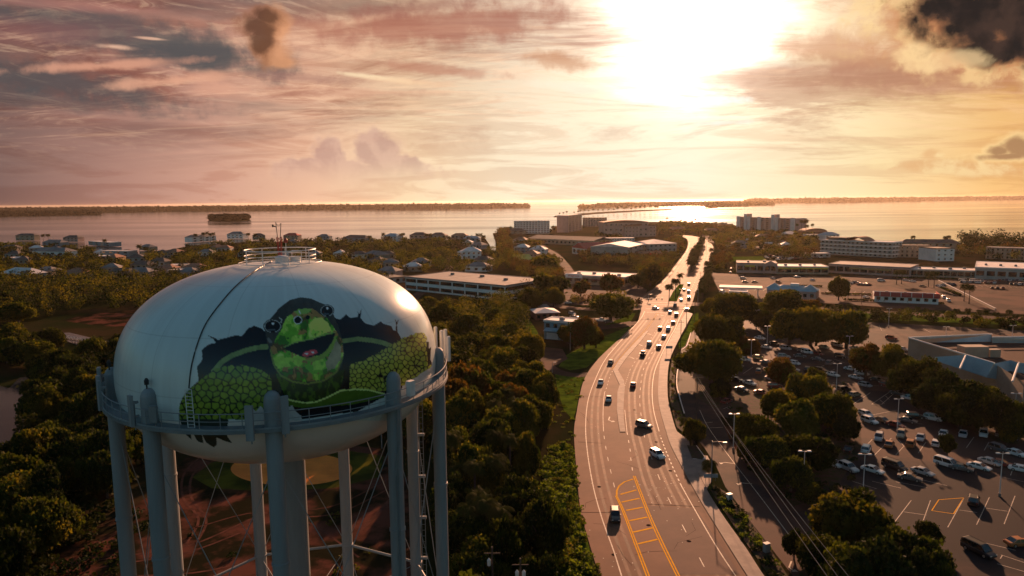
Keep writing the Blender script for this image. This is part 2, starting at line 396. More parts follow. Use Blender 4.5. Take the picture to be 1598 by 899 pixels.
class MB:
    def __init__(s): s.v = []; s.f = []; s.mi = []

    def add(s, vs, fs, mi=0):
        b = len(s.v); s.v += [tuple(map(float, p)) for p in vs]
        for f in fs: s.f.append(tuple(i + b for i in f)); s.mi.append(mi)
        return s

    def hexa(s, p, mi=0):  # 4 bottom + 4 top
        return s.add(p, [(3, 2, 1, 0), (4, 5, 6, 7), (0, 1, 5, 4), (1, 2, 6, 5), (2, 3, 7, 6), (3, 0, 4, 7)], mi)

    def box(s, x0, x1, y0, y1, z0, z1, mi=0):
        return s.hexa([(x0, y0, z0), (x1, y0, z0), (x1, y1, z0), (x0, y1, z0), (x0, y0, z1), (x1, y0, z1), (x1, y1, z1), (x0, y1, z1)], mi)

    def tube(s, pts, r, n=6, mi=0, cap=True):
        pts = [np.asarray(p, float) for p in pts]
        rs = r if isinstance(r, (list, tuple)) else [r] * len(pts)
        vs = []
        for i, p in enumerate(pts):
            d = pts[min(i + 1, len(pts) - 1)] - pts[max(i - 1, 0)]; d = d / (np.linalg.norm(d) + 1e-9)
            a = np.array([0, 0, 1.0]) if abs(d[2]) < 0.9 else np.array([1.0, 0, 0])
            u = np.cross(d, a); u /= np.linalg.norm(u); w = np.cross(d, u)
            for k in range(n):
                t = 2 * math.pi * k / n; vs.append(p + rs[i] * (u * math.cos(t) + w * math.sin(t)))
        fs = []
        for i in range(len(pts) - 1):
            for k in range(n):
                a = i * n + k; b = i * n + (k + 1) % n; fs.append((a, b, b + n, a + n))
        if cap: fs += [tuple(range(n)), tuple(reversed(range((len(pts) - 1) * n, len(pts) * n)))]
        return s.add(vs, fs, mi)

    def lathe(s, prof, n=24, c=(0, 0), mi=0, closed=False):
        vs = []; 
        for r, z in prof:
            for k in range(n):
                t = 2 * math.pi * k / n; vs.append((c[0] + r * math.cos(t), c[1] + r * math.sin(t), z))
        fs = []; m = len(prof)
        for i in range(m if closed else m - 1):
            j = (i + 1) % m
            for k in range(n):
                fs.append((i * n + k, i * n + (k + 1) % n, j * n + (k + 1) % n, j * n + k))
        return s.add(vs, fs, mi)

    def build(s, name, mats, parent=None, loc=None, smooth=False):
        me = bpy.data.meshes.new(name); me.from_pydata(s.v, [], s.f)
        if not isinstance(mats, (list, tuple)): mats = [mats]
        for m_ in mats: me.materials.append(m_)
        if len(mats) > 1: me.polygons.foreach_set('material_index', s.mi)
        if smooth: me.polygons.foreach_set('use_smooth', [True] * len(me.polygons))
        me.update()
        return link(bpy.data.objects.new(name, me), parent, loc)


def quads_mesh(name, V, mats, mi=None):
    """V: (n,4,3) array of separate quads"""
    n = len(V); me = bpy.data.meshes.new(name)
    me.vertices.add(n * 4); me.vertices.foreach_set('co', V.reshape(-1).astype(np.float32))
    me.loops.add(n * 4); me.loops.foreach_set('vertex_index', np.arange(n * 4, dtype=np.int32))
    me.polygons.add(n); me.polygons.foreach_set('loop_start', np.arange(0, n * 4, 4, dtype=np.int32))
    for m_ in mats: me.materials.append(m_)
    if mi is not None: me.polygons.foreach_set('material_index', mi.astype(np.int32))
    me.update(); me.validate()
    return me


def grid_mesh(name, V, mat_, wrap=False):
    """V: (rows, cols, 3)"""
    r, c = V.shape[:2]; me = bpy.data.meshes.new(name)
    me.vertices.add(r * c); me.vertices.foreach_set('co', V.reshape(-1).astype(np.float32))
    i, j = np.meshgrid(np.arange(r - 1), np.arange(c if wrap else c - 1), indexing='ij')
    j2 = (j + 1) % c
    Q = np.stack([i * c + j, i * c + j2, (i + 1) * c + j2, (i + 1) * c + j], -1).reshape(-1, 4)
    n = len(Q); me.loops.add(n * 4); me.loops.foreach_set('vertex_index', Q.reshape(-1).astype(np.int32))
    me.polygons.add(n); me.polygons.foreach_set('loop_start', np.arange(0, n * 4, 4, dtype=np.int32))
    me.polygons.foreach_set('use_smooth', np.ones(n, dtype=bool))
    me.materials.append(mat_); me.update(); me.validate()
    return me


def cr(pts, step=None, n=8):
    """Catmull-Rom through points"""
    P = [np.asarray(p, float) for p in pts]
    P = [2 * P[0] - P[1]] + P + [2 * P[-1] - P[-2]]
    out = []
    for i in range(1, len(P) - 2):
        a, b, c, d = P[i - 1:i + 3]
        for k in range(n):
            t = k / n
            out.append(0.5 * ((2 * b) + (c - a) * t + (2 * a - 5 * b + 4 * c - d) * t * t + (3 * b - a - 3 * c + d) * t ** 3))
    out.append(P[-2])
    return out


from mathutils.geometry import tessellate_polygon


def sheet(name, pts, mt, z=0.0, kind='structure', parent=None, thick=0.0, label=None):
    """flat polygon of ground points, optional slab thickness upward"""
    P = [Vector((float(p[0]), float(p[1]), z + thick)) for p in pts]
    tri = tessellate_polygon([P])
    n = len(P); b = MB()
    fs = []
    for t in tri:
        a, c, d = (P[i] for i in t)
        if (c - a).cross(d - a).z < 0: t = (t[0], t[2], t[1])
        fs.append(tuple(t))
    vs = [tuple(p) for p in P]
    if thick:
        vs += [(p.x, p.y, z) for p in P]
        fs += [(i, (i + 1) % n, n + (i + 1) % n, n + i) for i in range(n)]
    b.add(vs, fs)
    o = b.build(name, mt, parent)
    if kind and parent is None: tag(o, label=label, kind=kind)
    return o


def ground(pxs, z=0.0): return [at(x, y, z) for x, y in pxs]


def in_poly(q, poly):
    x, y = q[..., 0], q[..., 1]; c = np.zeros(x.shape, bool); n = len(poly)
    for i in range(n):
        x0, y0 = poly[i]; x1, y1 = poly[(i + 1) % n]
        if y0 == y1: continue
        c ^= ((y0 > y) != (y1 > y)) & (x < (x1 - x0) * (y - y0) / (y1 - y0) + x0)
    return c


def ribbon(mb, pts, w, z, dash=None, mi=0):
    P = [np.array([p[0], p[1]]) for p in pts]
    seg = [np.linalg.norm(P[i + 1] - P[i]) for i in range(len(P) - 1)]
    s = np.concatenate([[0], np.cumsum(seg)])
    A = np.array(P)
    def ev(t): return np.array([np.interp(t, s, A[:, 0]), np.interp(t, s, A[:, 1])])
    runs = [(0, s[-1])]
    if dash:
        runs = []; t = 0
        while t < s[-1]: runs.append((t, min(t + dash[0], s[-1]))); t += dash[0] + dash[1]
    for a, b in runs:
        k = max(2, int((b - a) / 2.5) + 1); ts = np.linspace(a, b, k); L = []; Rr = []
        for t in ts:
            p = ev(t); d = ev(min(t + .3, s[-1])) - ev(max(t - .3, 0)); d /= (np.linalg.norm(d) + 1e-9); nn = np.array([-d[1], d[0]])
            L.append(p + nn * w / 2); Rr.append(p - nn * w / 2)
        vs = [(p[0], p[1], z) for p in Rr] + [(p[0], p[1], z) for p in L]
        mb.add(vs, [(i, i + 1, k + i + 1, k + i) for i in range(k - 1)], mi)

# ------------------------------------------------------------------ setting: water and land
b = MB(); b.add([(-60000, -3000, -0.8), (60000, -3000, -0.8), (60000, 62000, -0.8), (-60000, 62000, -0.8)], [(0, 1, 2, 3)])
tag(b.build('sea_water', M['water']), kind='structure')

coast_px = [(-420, 392), (0, 381), (90, 384), (150, 391), (205, 399), (232, 400), (258, 391), (300, 383), (380, 378), (480, 377), (600, 374), (700, 373), (757, 372),
            (764, 382), (767, 392), (774, 392), (773, 375), (769, 364), (790, 361), (850, 359), (900, 352), (960, 347), (1040, 346), (1100, 349), (1150, 352), (1250, 363),
            (1300, 372), (1400, 378), (1500, 381), (1598, 385), (2050, 398)]
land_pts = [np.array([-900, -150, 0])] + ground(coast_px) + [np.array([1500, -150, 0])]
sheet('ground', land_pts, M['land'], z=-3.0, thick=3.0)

# ------------------------------------------------------------------ roads
road_L = [(943, 915), (935.5, 899), (916, 835), (905, 790), (897, 700), (896, 670), (900, 643), (908, 603), (917, 582), (932, 562), (947, 547), (960, 535), (979, 517), (995, 502), (1000, 480), (999, 465.5),
          (1033, 439), (1055, 412), (1071, 390), (1073.5, 377), (1068, 370.7), (1050, 366)]
road_R = [(1180, 915), (1166, 899), (1114.5, 817), (1085, 767.6), (1049, 700), (1039.4, 673.5), (1030, 640), (1027, 618.4), (1027.7, 593), (1032, 560), (1046, 530), (1063, 500), (1078, 478), (1086, 455),
          (1093, 440), (1109, 404), (1114, 388), (1108, 378), (1098, 372), (1080, 368)]
GL = cr(ground(road_L)); GR = cr(ground(road_R))
sheet('road', GL + GR[::-1], M['asphalt'], z=0.03)
# tyre polished tracks along each lane
tk = MB()
def mid(a, b_, t=.5):
    A_, B_ = [np.array(p) for p in cr(ground(a), n=20)], [np.array(p) for p in cr(ground(b_), n=20)]
    out = []
    for k in range(40):
        f_ = k / 39; i0 = f_ * (len(A_) - 1); j0 = int(i0); p = A_[j0] + (A_[min(j0 + 1, len(A_) - 1)] - A_[j0]) * (i0 - j0)
        q = min(B_, key=lambda w: (w[0] - p[0]) ** 2 + (w[1] - p[1]) ** 2); out.append(p * (1 - t) + q * t)
    return out
LE = [(975, 912), (957, 858), (939, 808), (925, 756), (916, 700), (914, 660), (918.4, 622), (930, 590), (943.4, 563), (960, 542), (977, 523), (1000, 497)]
L12 = [(1018, 912), (990, 850), (962, 775), (950, 722.5), (945.6, 700), (941.8, 650), (943.4, 613), (952, 587), (965, 565), (985, 540), (1005, 516), (1018, 498)]
R0 = [(1058, 905), (1031, 848.7), (1013, 808), (999.7, 774), (988.4, 743), (983, 703), (977, 675), (974, 640), (975, 605), (984, 578), (1000, 550), (1020, 521), (1034, 498)]
R12 = [(1112, 905), (1099, 885), (1067, 824), (1040, 772), (1023, 731.5), (1010, 695), (1002, 660), (998.5, 618), (1002, 585), (1010, 565), (1035, 520), (1048, 497)]
RE = [(1157, 912), (1119, 855), (1085, 797), (1058, 749), (1037, 700), (1028.6, 673.5), (1020, 640), (1017.7, 610), (1021, 582), (1029.4, 560), (1045.5, 527), (1058, 503)]
def shift(P, o):
    out = []
    for i, p in enumerate(P):
        d = P[min(i + 1, len(P) - 1)] - P[max(i - 1, 0)]; d = d / (np.linalg.norm(d) + 1e-9); out.append(p + np.array([-d[1], d[0], 0]) * o)
    return out
for a, b_ in ((LE, L12), (R0, R12), (R12, RE)):
    P = mid(a, b_)
    for o in (-.85, .85): ribbon(tk, shift(P, o), .62, .036)
tag(tk.build('road_wear', M['wheel_track']), kind='structure')
# older surface of the near carriageway
sheet('road_repair', ground([(1008, 789), (1085, 794), (1092, 803), (1155, 897), (1060, 897), (1013, 808)]), M['patch'], z=0.040)
# cracks, joints and flecks of grit on the near highway
ck = MB()
for k in range(16):
    x, y = random.uniform(905, 1110), random.uniform(600, 890); g = at(x, y); pts = [g[:2]]
    ang = random.choice((random.uniform(-.3, .3), random.uniform(1.2, 1.9)))
    for q in range(7): ang += random.uniform(-.5, .5); pts.append(pts[-1] + np.array([math.cos(ang), math.sin(ang)]) * random.uniform(.5, 1.6))
    if all(in_poly(proj([p[0], p[1], 0])[None], road_L + road_R[::-1])[0] for p in pts): ribbon(ck, [np.array([p[0], p[1], 0]) for p in pts], .06, .042)
for a, b_ in (((903, 800), (958, 800)), ((1010, 787), (1092, 791)), ((902, 690), (940, 692)), ((908, 618), (940, 620)), ((1018, 640), (1032, 640))): ribbon(ck, [at(*a), at(*b_)], .14, .043)
for x, y in ((1046, 735), (1024, 690), (990, 640), (1012, 820), (1075, 845), (935, 760), (958, 866)):
    g = at(x, y); ck.add([(g[0] + .42 * math.cos(t), g[1] + .42 * math.sin(t), .043) for t in np.linspace(0, 2 * math.pi, 13)[:-1]], [tuple(range(12))])
tag(ck.build('road_cracks', M['crack']), kind='structure')
fk = MB()
for k in range(90):
    x, y = (random.gauss(1032, 22), random.gauss(758, 22)) if k < 50 else (random.uniform(920, 1100), random.uniform(640, 890)); g = at(x, y); s_ = random.uniform(.06, .16)
    fk.add([(g[0] - s_, g[1], .044), (g[0], g[1] - s_, .044), (g[0] + s_, g[1], .044), (g[0], g[1] + s_, .044)], [(0, 1, 2, 3)])
tag(fk.build('road_grit', M['paint_w']), 'pale grit and litter flecks scattered over the near highway', 'grit', kind='stuff')
# cross streets and side roads
def road_strip(name, pxs, w, z=0.02, m_='asphalt_old'):
    mb = MB(); ribbon(mb, cr(ground(pxs)), w, z)
    return tag(mb.build(name, M[m_]), kind='structure')
road_strip('road', [(1060, 474), (1150, 476), (1260, 481), (1400, 489), (1598, 498), (1800, 505)], 12, 0.020)
road_strip('road', [(1010, 478), (985, 482), (930, 483), (870, 478), (840, 470)], 9, 0.022)
road_strip('road', [(1000, 503), (975, 507), (930, 513), (880, 517)], 7, 0.024)
road_strip('driveway', [(921, 583), (905, 586), (880, 583), (862, 577), (850, 566), (845, 548)], 5.5, 0.026)
road_strip('road', [(905, 470), (892, 432), (880, 412), (865, 396), (848, 386), (840, 378)], 9, 0.024)
road_strip('road', [(640, 470), (700, 420), (702, 405), (697, 392)], 7, 0.026)
sheet('driveway', ground([(836, 540), (878, 545), (886, 560), (868, 570), (842, 568), (828, 552)]), M['asphalt_old'], z=0.028)
# car parks
sheet('parking_lot', ground([(1072, 519), (1066, 534), (1062, 550), (1058, 577), (1055.5, 600), (1068, 646), (1080, 676), (1100, 700), (1118, 728), (1132, 760), (1172, 815), (1250, 915), (2300, 1000), (2300, 560),
                             (1598, 516), (1400, 505), (1290, 500), (1180, 497), (1120, 503)]), M['asphalt_lot'], z=0.012)
sheet('parking_lot', ground([(1108, 425), (1130, 470), (1290, 473), (1420, 482), (1800, 500), (1800, 425), (1500, 427), (1320, 432), (1150, 428)]), M['asphalt_old'], z=0.012)
sheet('parking_lot', ground([(820, 445), (860, 475), (1000, 478), (1010, 452), (985, 440), (860, 438)]), M['asphalt_old'], z=0.012)
sheet('parking_lot', ground([(1090, 354), (1100, 378), (1150, 384), (1215, 392), (1240, 380), (1180, 362)]), M['asphalt_old'], z=0.012)
sheet('parking_lot', ground([(808, 450), (850, 450), (850, 430), (812, 432)]), M['asphalt_old'], z=0.014)
sheet('parking_lot', ground([(878, 515), (985, 510), (985, 494), (880, 498)]), M['asphalt_old'], z=0.014)

# pavement, kerb, apron
side_R = [(1207, 915), (1192, 899), (1162, 853), (1130, 808), (1103, 765), (1078, 716), (1060, 680), (1053.6, 667), (1046, 640), (1042, 618), (1042, 585), (1046, 560), (1056, 537), (1070, 510), (1081, 490)]
kerbline = ground([(1180, 915), (1166, 899), (1114.5, 817), (1085, 767.6), (1049, 700), (1039.4, 673.5), (1030, 640), (1027, 618.4), (1027.7, 593), (1032, 560), (1046, 530), (1063, 500), (1072, 487)])
KR = cr(kerbline); SR = cr(ground(side_R))
sheet('pavement', KR + SR[::-1], M['concrete'], z=0.0, thick=0.14)
sheet('pavement', ground([(1054, 672), (1075, 688), (1080, 710), (1104, 712), (1112, 728), (1110, 752), (1103, 764), (1078, 716), (1060, 682)]), M['concrete'], z=0.0, thick=0.135)
# planting strip between pavement and frontage lane
sheet('planting_bed', ground([(1049, 560), (1045, 585), (1045, 618), (1049, 640), (1056, 667), (1075, 683), (1072, 668), (1062, 640), (1052, 605), (1054, 580), (1061, 558)]), M['mulch'], z=0.0, thick=0.12)
sheet('planting_bed', ground([(1073, 512), (1059, 537), (1060, 545), (1069, 540), (1076, 524), (1090, 505), (1090, 488), (1083, 490)]), M['grass'], z=0.0, thick=0.12)
sheet('planting_bed', ground([(1072, 696), (1086, 696), (1099, 714), (1096, 718), (1080, 716)]), M['mulch'], z=0.0, thick=0.2)
sheet('planting_bed', ground([(1104, 757), (1112, 757), (1132, 768), (1160, 800), (1195, 848), (1240, 915), (1212, 915), (1164, 848), (1133, 803)]), M['mulch'], z=0.0, thick=0.12)
kb = MB()
for pl, w in (([(1078, 519.5), (1072, 539), (1064, 546)], .25), ([(1064, 557), (1057.6, 577), (1056, 600), (1061, 622), (1068, 646)], .3), ([(1086, 696), (1099, 714), (1096, 718), (1081, 717)], .3)):
    P = cr(ground(pl)); ribbon(kb, P, w, 0.16)
tag(kb.build('kerb', M['roof_w']), kind='structure')

# raised medians
sheet('median', ground([(956.5, 578), (967, 601), (963.5, 612), (962.6, 640), (965, 660), (967.5, 674.5), (976, 674.5), (973.5, 655), (973, 635), (975, 605), (974, 595), (964.5, 578), (976, 561), (1000, 533), (1012, 517), (1009, 517), (993, 533), (966, 562)]),
      M['concrete'], z=0.03, thick=0.12)
sheet('median', ground([(1043, 470), (1056, 470.5), (1062, 456), (1067, 444), (1060, 444), (1050, 456)]), M['grass'], z=0.03, thick=0.15)
sheet('median', ground([(1074, 427), (1082, 424), (1093, 404), (1101, 388), (1099, 379), (1090, 379), (1084, 388), (1079, 404)]), M['mulch'], z=0.03, thick=0.15)

# painted lines
wl = MB(); yl = MB()
def line(pxs, w=0.16, dash=None, mb=None, z=0.048):
    ribbon(mb if mb is not None else wl, cr(ground(pxs)), w, z, dash)
line([(975, 912), (970, 899), (957, 858), (939, 808), (925, 756), (916, 700), (914, 660), (918.4, 622), (930, 590), (943.4, 563), (960, 542), (977, 523), (1000, 497), (1006, 486)], .22)
line([(1157, 912), (1148, 899), (1119, 855), (1085, 797), (1063, 758)], .2)
line([(1063, 758), (1052, 734), (1040, 706), (1030, 680)], .25, (1.2, 1.2))
line([(1028.6, 673.5), (1020, 640), (1017.7, 610), (1021, 582), (1029.4, 560), (1045.5, 527), (1053.5, 513), (1061.5, 494), (1070, 478)], .2)
line([(1099, 885), (1067, 824), (1040, 772), (1023, 731.5), (1010, 695)], .16, (3, 9))
line([(1006, 683), (999.4, 640), (998.5, 618), (1002, 585), (1007, 570), (1018, 550), (1035, 520), (1052, 487)], .16, (3, 6))
line([(959, 761), (950, 722.5), (945.6, 700), (942.5, 680)], .16, (2.5, 5))
line([(941.8, 673.5), (941, 650), (941.8, 627), (943.4, 613)], .16)
line([(943.4, 613), (946, 607), (952, 587), (960, 572)], .16, (1.5, 3))
line([(978.5, 675), (983.5, 703.5), (984, 713.5), (988, 741)], .18, (2, 4))
line([(975, 640), (978.5, 675)], .14)
line([(983, 578), (992, 563), (1004, 545), (1028, 510), (1040, 490)], .14, (2, 4))
line([(974, 605), (983, 578)], .14, (1, 1.5))
line([(1012, 487), (990, 508), (972, 526), (953, 548), (944, 563)], .1, (3, 9))
line([(1008, 482), (1070, 482)], .5); line([(1003, 487), (1046, 489)], .4)
for yy in (472, 475.5): line([(1006, yy), (1084, yy + 1)], .5)
for off in (0, 1):
    line([(1008 + 8 * off, 466), (1042 + 7 * off, 440), (1063 + 6 * off, 412), (1076 + 5 * off, 390)], .16, (3, 9))
    line([(1069 + 9 * off, 470), (1084 + 6 * off, 440), (1096 + 5 * off, 410), (1104 + 3 * off, 390)], .16, (3, 9))
line([(1002, 466), (1036, 439), (1058, 412), (1073, 390), (1076, 379)], .2)
# turn arrows
def arrow(px, py, rot, s=1.0, z=0.05):
    c = at(px, py); pts = []
    shape = [[(-.1, -1.6), (.1, -1.6), (.1, .3), (-.1, .3)], [(-.1, .3), (.1, .3), (-.6, 1.0), (-.75, .85)], [(-.5, 1.35), (-1.25, .95), (-.75, .45)]]
    for poly in shape:
        vs = [(c[0] + s * (x * math.cos(rot) - y * math.sin(rot)), c[1] + s * (x * math.sin(rot) + y * math.cos(rot)), z) for x, y in poly]
        wl.add(vs, [tuple(range(len(vs)))])
arrow(950, 655, 2.9, 1.6); arrow(985, 558, 0.3, 1.6); arrow(1012, 521, 0.3, 1.6); arrow(998, 538, .3, 1.6); arrow(1032, 492, .3, 1.6)
arrow(1232, 884, 2.6, 1.2, .03); arrow(1133, 722, 1.2, 1.1, .03); arrow(1160, 754, 1.3, 1.1, .03)
# parked rows and aisle lines
def pline(a, b_, w=.13, mb=None, z=.022): ribbon(mb if mb is not None else wl, [at(*a), at(*b_)], w, z)
for a, b_ in (((1422, 781), (1396, 815)), ((1452, 781), (1437, 823)), ((1504, 778), (1479, 823)), ((1544, 776), (1524, 819)), ((1584, 774), (1567, 818)), ((1411, 799), (1446, 804)),
              ((1497, 796), (1525, 800)), ((1538, 793), (1572, 798)), ((1425, 746), (1478, 758)), ((1421, 744), (1433, 739)), ((1398, 752), (1447, 761)), ((1361, 751), (1406, 762)), ((1330, 751), (1368, 763)),
              ((1535, 847), (1585, 859)), ((1562, 866), (1598, 878)), ((1556, 880), (1598, 892)), ((1561, 872), (1564, 867)), ((1361, 686), (1336, 711)), ((1391, 684), (1364, 711)), ((1399, 682), (1411, 697)), ((1445, 690), (1433, 707)),
              ((1315, 698), (1295, 713)), ((1410, 697), (1398, 710)), ((1520, 682), (1508, 699)), ((1543, 690), (1536, 703)), ((1584, 722), (1577, 742)), ((1160, 626), (1129, 638)), ((1171, 622), (1135, 638)), ((1198, 621), (1158, 640)),
              ((1157, 629), (1175, 632)), ((1184, 628), (1196, 631)), ((1175, 635), (1200, 627)), ((1286, 570), (1266, 580)), ((1303, 576), (1290, 582)), ((1358, 613), (1326, 634)), ((1388, 612), (1360, 631)), ((1396, 613), (1376, 631)),
              ((1360, 631), (1377, 631)), ((1382, 618), (1388, 624)), ((1373, 624), (1380, 630)), ((1240, 590), (1300, 600)), ((1300, 597), (1420, 606)), ((1320, 583), (1430, 596)), ((1180, 512), (1200, 521)), ((1150, 513), (1168, 520)),
              ((1205, 524), (1226, 533)), ((1300, 560), (1318, 566)), ((1440, 512), (1452, 519)), ((1372, 508), (1376, 516)), ((1155, 570), (1137, 580)), ((1175, 573), (1160, 583)), ((1400, 655), (1440, 662)), ((1360, 648), (1400, 640)),
              ((1560, 744), (1598, 752)), ((1100, 660), (1112, 659)), ((1104, 668), (1128, 667))):
    pline(a, b_)
for i in range(26):
    x = 1135 + i * 14
    pline((x, 452 + i * .4), (x + 5, 449 + i * .4), .16)
for i in range(16): pline((1500 + i * 9, 443 + i * .3), (1507 + i * 9, 447 + i * .3), .14)
line([(1092, 640), (1106, 668), (1140, 715), (1190, 780), (1265, 880)], .14, z=.02)
tag(wl.build('road_marking', M['paint_w']), kind='structure')
# yellow hatched median
for dx in (0, 4.2):
    line([(988.4 + dx * .6, 743), (999.7 + dx * .7, 774), (1013 + dx * .8, 808), (1031 + dx, 848.7), (1056 + dx, 899), (1063 + dx, 912)], .24, None, yl)
    line([(962.5 - dx * .5, 774), (972.6 - dx * .6, 794.6), (988.4 - dx * .8, 835), (1013 - dx, 899), (1018 - dx, 912)], .24, None, yl)
line([(962.5, 774), (963, 763), (968, 757), (977, 751), (988.4, 748)], .35, None, yl)
for a, b_ in (((968, 772), (993, 765)), ((970, 784), (998, 778)), ((977, 797), (1003, 792)), ((982, 813), (1010, 807.5)), ((988, 831), (1019, 824)), ((996, 849), (1026, 842))):
    pline(a, b_, .45, yl, .047)
for dx in (0, 2.5): line([(956 - dx, 577), (980 - dx, 547), (1005 - dx, 519), (1022 - dx, 497), (1028 - dx, 488)], .14, None, yl)
for a, b_ in (((1465, 780), (1504, 777)), ((1465, 780), (1454, 797)), ((1504, 777), (1488, 802)), ((1454, 797), (1488, 802))): pline(a, b_, .16, yl)
line([(1146, 815), (1166, 813)], .01, None, yl)
line([(1152, 795), (1166, 815)], .14, None, yl, .02); line([(1203, 866), (1228, 898)], .14, None, yl, .02)
tag(yl.build('road_marking', M['paint_y']), kind='structure')

# ------------------------------------------------------------------ fields, yard, canal
sheet('pond_water', ground([(-60, 590), (0, 602), (14, 606), (30, 590), (66, 583), (56, 604), (52, 628), (44, 652), (32, 680), (24, 705), (12, 728), (0, 742), (-60, 760)]), M['water'], z=0.03)
sheet('pond_water', ground([(92, 520), (108, 519), (146, 528), (178, 534), (178, 538), (150, 541), (118, 538), (96, 530)]), M['water'], z=0.03)
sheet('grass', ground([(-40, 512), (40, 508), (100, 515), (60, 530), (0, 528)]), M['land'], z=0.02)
sheet('dirt_ground', ground([(95, 500), (140, 490), (210, 484), (240, 492), (220, 512), (150, 508)]), M['dirt'], z=0.02)
sheet('dirt_ground', ground([(60, 930), (90, 850), (190, 800), (240, 770), (290, 715), (350, 700), (480, 690), (600, 700), (640, 760), (660, 850), (650, 930)]), M['dirt'], z=0.01)
sheet('grass', ground([(300, 745), (330, 722), (400, 708), (520, 700), (600, 712), (590, 745), (520, 762), (400, 766), (330, 762)]), M['dull_grass'], z=0.02)
e = [(455 + 95 * math.cos(t), 732 + 26 * math.sin(t)) for t in np.linspace(0, 2 * math.pi, 40)[:-1]]
sheet('field_clay', ground([p for p in e]), M['clay'], z=0.035)
tb = MB()
for pl, w in (([(330, 700), (290, 735), (285, 775), (310, 810), (290, 850)], .5), ([(345, 702), (303, 738), (298, 775), (322, 812), (305, 850)], .5), ([(60, 890), (180, 870), (300, 850), (420, 800), (520, 790), (620, 740)], .5),
              ([(70, 900), (190, 880), (300, 860), (430, 812), (530, 800), (630, 750)], .5), ([(300, 825), (400, 800), (480, 815), (560, 870)], .4), ([(560, 830), (600, 790), (650, 730)], .9), ([(200, 900), (330, 890), (470, 850)], .5)):
    ribbon(tb, cr(ground(pl)), w, 0.03)
tag(tb.build('dirt_track', M['track']), kind='structure')
for pl, mt in (([(866, 583), (915, 586), (906, 603), (899, 640), (894, 655), (880, 640), (870, 610)], 'grass'), ([(812, 500), (826, 498), (840, 520), (832, 545), (852, 566), (850, 577), (830, 560), (818, 530)], 'grass'),
               ([(872, 572), (884, 554), (930, 530), (975, 512), (985, 510), (960, 535), (932, 560), (915, 574), (890, 578)], 'grass'), ([(942, 508), (985, 501), (992, 489), (985, 489), (960, 500)], 'grass'),
               ([(1128, 401), (1190, 400), (1196, 406), (1140, 408)], 'grass'), ([(1280, 482), (1500, 494), (1598, 499), (1598, 508), (1400, 500), (1280, 492)], 'grass'), ([(675, 475), (720, 472), (715, 484), (670, 486)], 'grass'),
               ([(672, 483), (740, 486), (735, 505), (670, 508)], 'dirt'), ([(895, 700), (903, 790), (914, 835), (932, 899), (936, 915), (880, 915), (850, 800), (870, 700)], 'grass'),
               ([(675, 402), (700, 395), (703, 405), (680, 415)], 'grass'), ([(850, 404), (872, 402), (885, 415), (876, 416)], 'grass'), ([(1124, 650), (1150, 655), (1170, 730), (1140, 690)], 'dirt')):
    nm = 'grass' if mt == 'grass' else 'dirt_ground'
    sheet(nm, ground(pl), M[mt], z=0.018 if mt == 'grass' else .016)

# ------------------------------------------------------------------ scatter helper for foliage masses
def leaf_quads(C, size, flat=0.0):
    n = len(C); a = rng.normal(size=(n, 3)); a /= np.linalg.norm(a, axis=1)[:, None]
    b_ = rng.normal(size=(n, 3)); b_ -= (b_ * a).sum(1)[:, None] * a; b_ /= np.linalg.norm(b_, axis=1)[:, None]
    s = (size * rng.uniform(.6, 1.35, n))[:, None] if np.isscalar(size) else (size * rng.uniform(.6, 1.35, n))[:, None]
    u, v = a * s * .5, b_ * s * .5 * .75
    return np.stack([C - u - v, C + u - v, C + u * .6 + v, C - u * .6 + v], 1)


def foliage_mass(name, label, cat, centres, rad, hgt, nq, leaf, mt, z0=0.0):
    """many crowns as one mass; centres (n,2)"""
    out = []; 
    for (x, y), r, h in zip(centres, rad, hgt):
        d = rng.normal(size=(nq, 3)); d /= np.linalg.norm(d, axis=1)[:, None]; d *= rng.uniform(.55, 1, nq)[:, None]
        wob = 1 + .25 * np.sin(d[:, :1] * 7 + x) * np.cos(d[:, 1:2] * 6 + y)
        c = np.stack([x + d[:, 0] * r * wob[:, 0], y + d[:, 1] * r * wob[:, 0], z0 + h * .56 + d[:, 2] * h * .44], 1)
        out.append(c)
    C = np.concatenate(out); V = leaf_quads(C, leaf)
    me = quads_mesh(name, V, [M[k] for k in mt], rng.integers(0, len(mt), len(centres)).repeat(nq))
    o = link(bpy.data.objects.new(name, me)); tag(o, label, cat, kind='stuff'); return o


for pl, zz in (([(1140, 610), (1180, 590), (1280, 590), (1340, 640), (1345, 700), (1300, 770), (1240, 790), (1180, 745), (1150, 700), (1142, 650)], .03), ([(1370, 560), (1430, 560), (1560, 600), (1640, 640), (1640, 700), (1560, 690), (1470, 655), (1400, 620)], .03),
               ([(1270, 800), (1330, 790), (1400, 830), (1480, 900), (1500, 960), (1240, 960), (1250, 860)], .03), ([(1085, 575), (1130, 572), (1150, 600), (1120, 640), (1085, 620)], .03), ([(1190, 505), (1350, 515), (1350, 530), (1200, 522)], .03), ([(1210, 566), (1230, 570), (1225, 585), (1205, 580)], .03)):
    sheet('planting_bed', ground(pl), M['mulch'], z=zz)
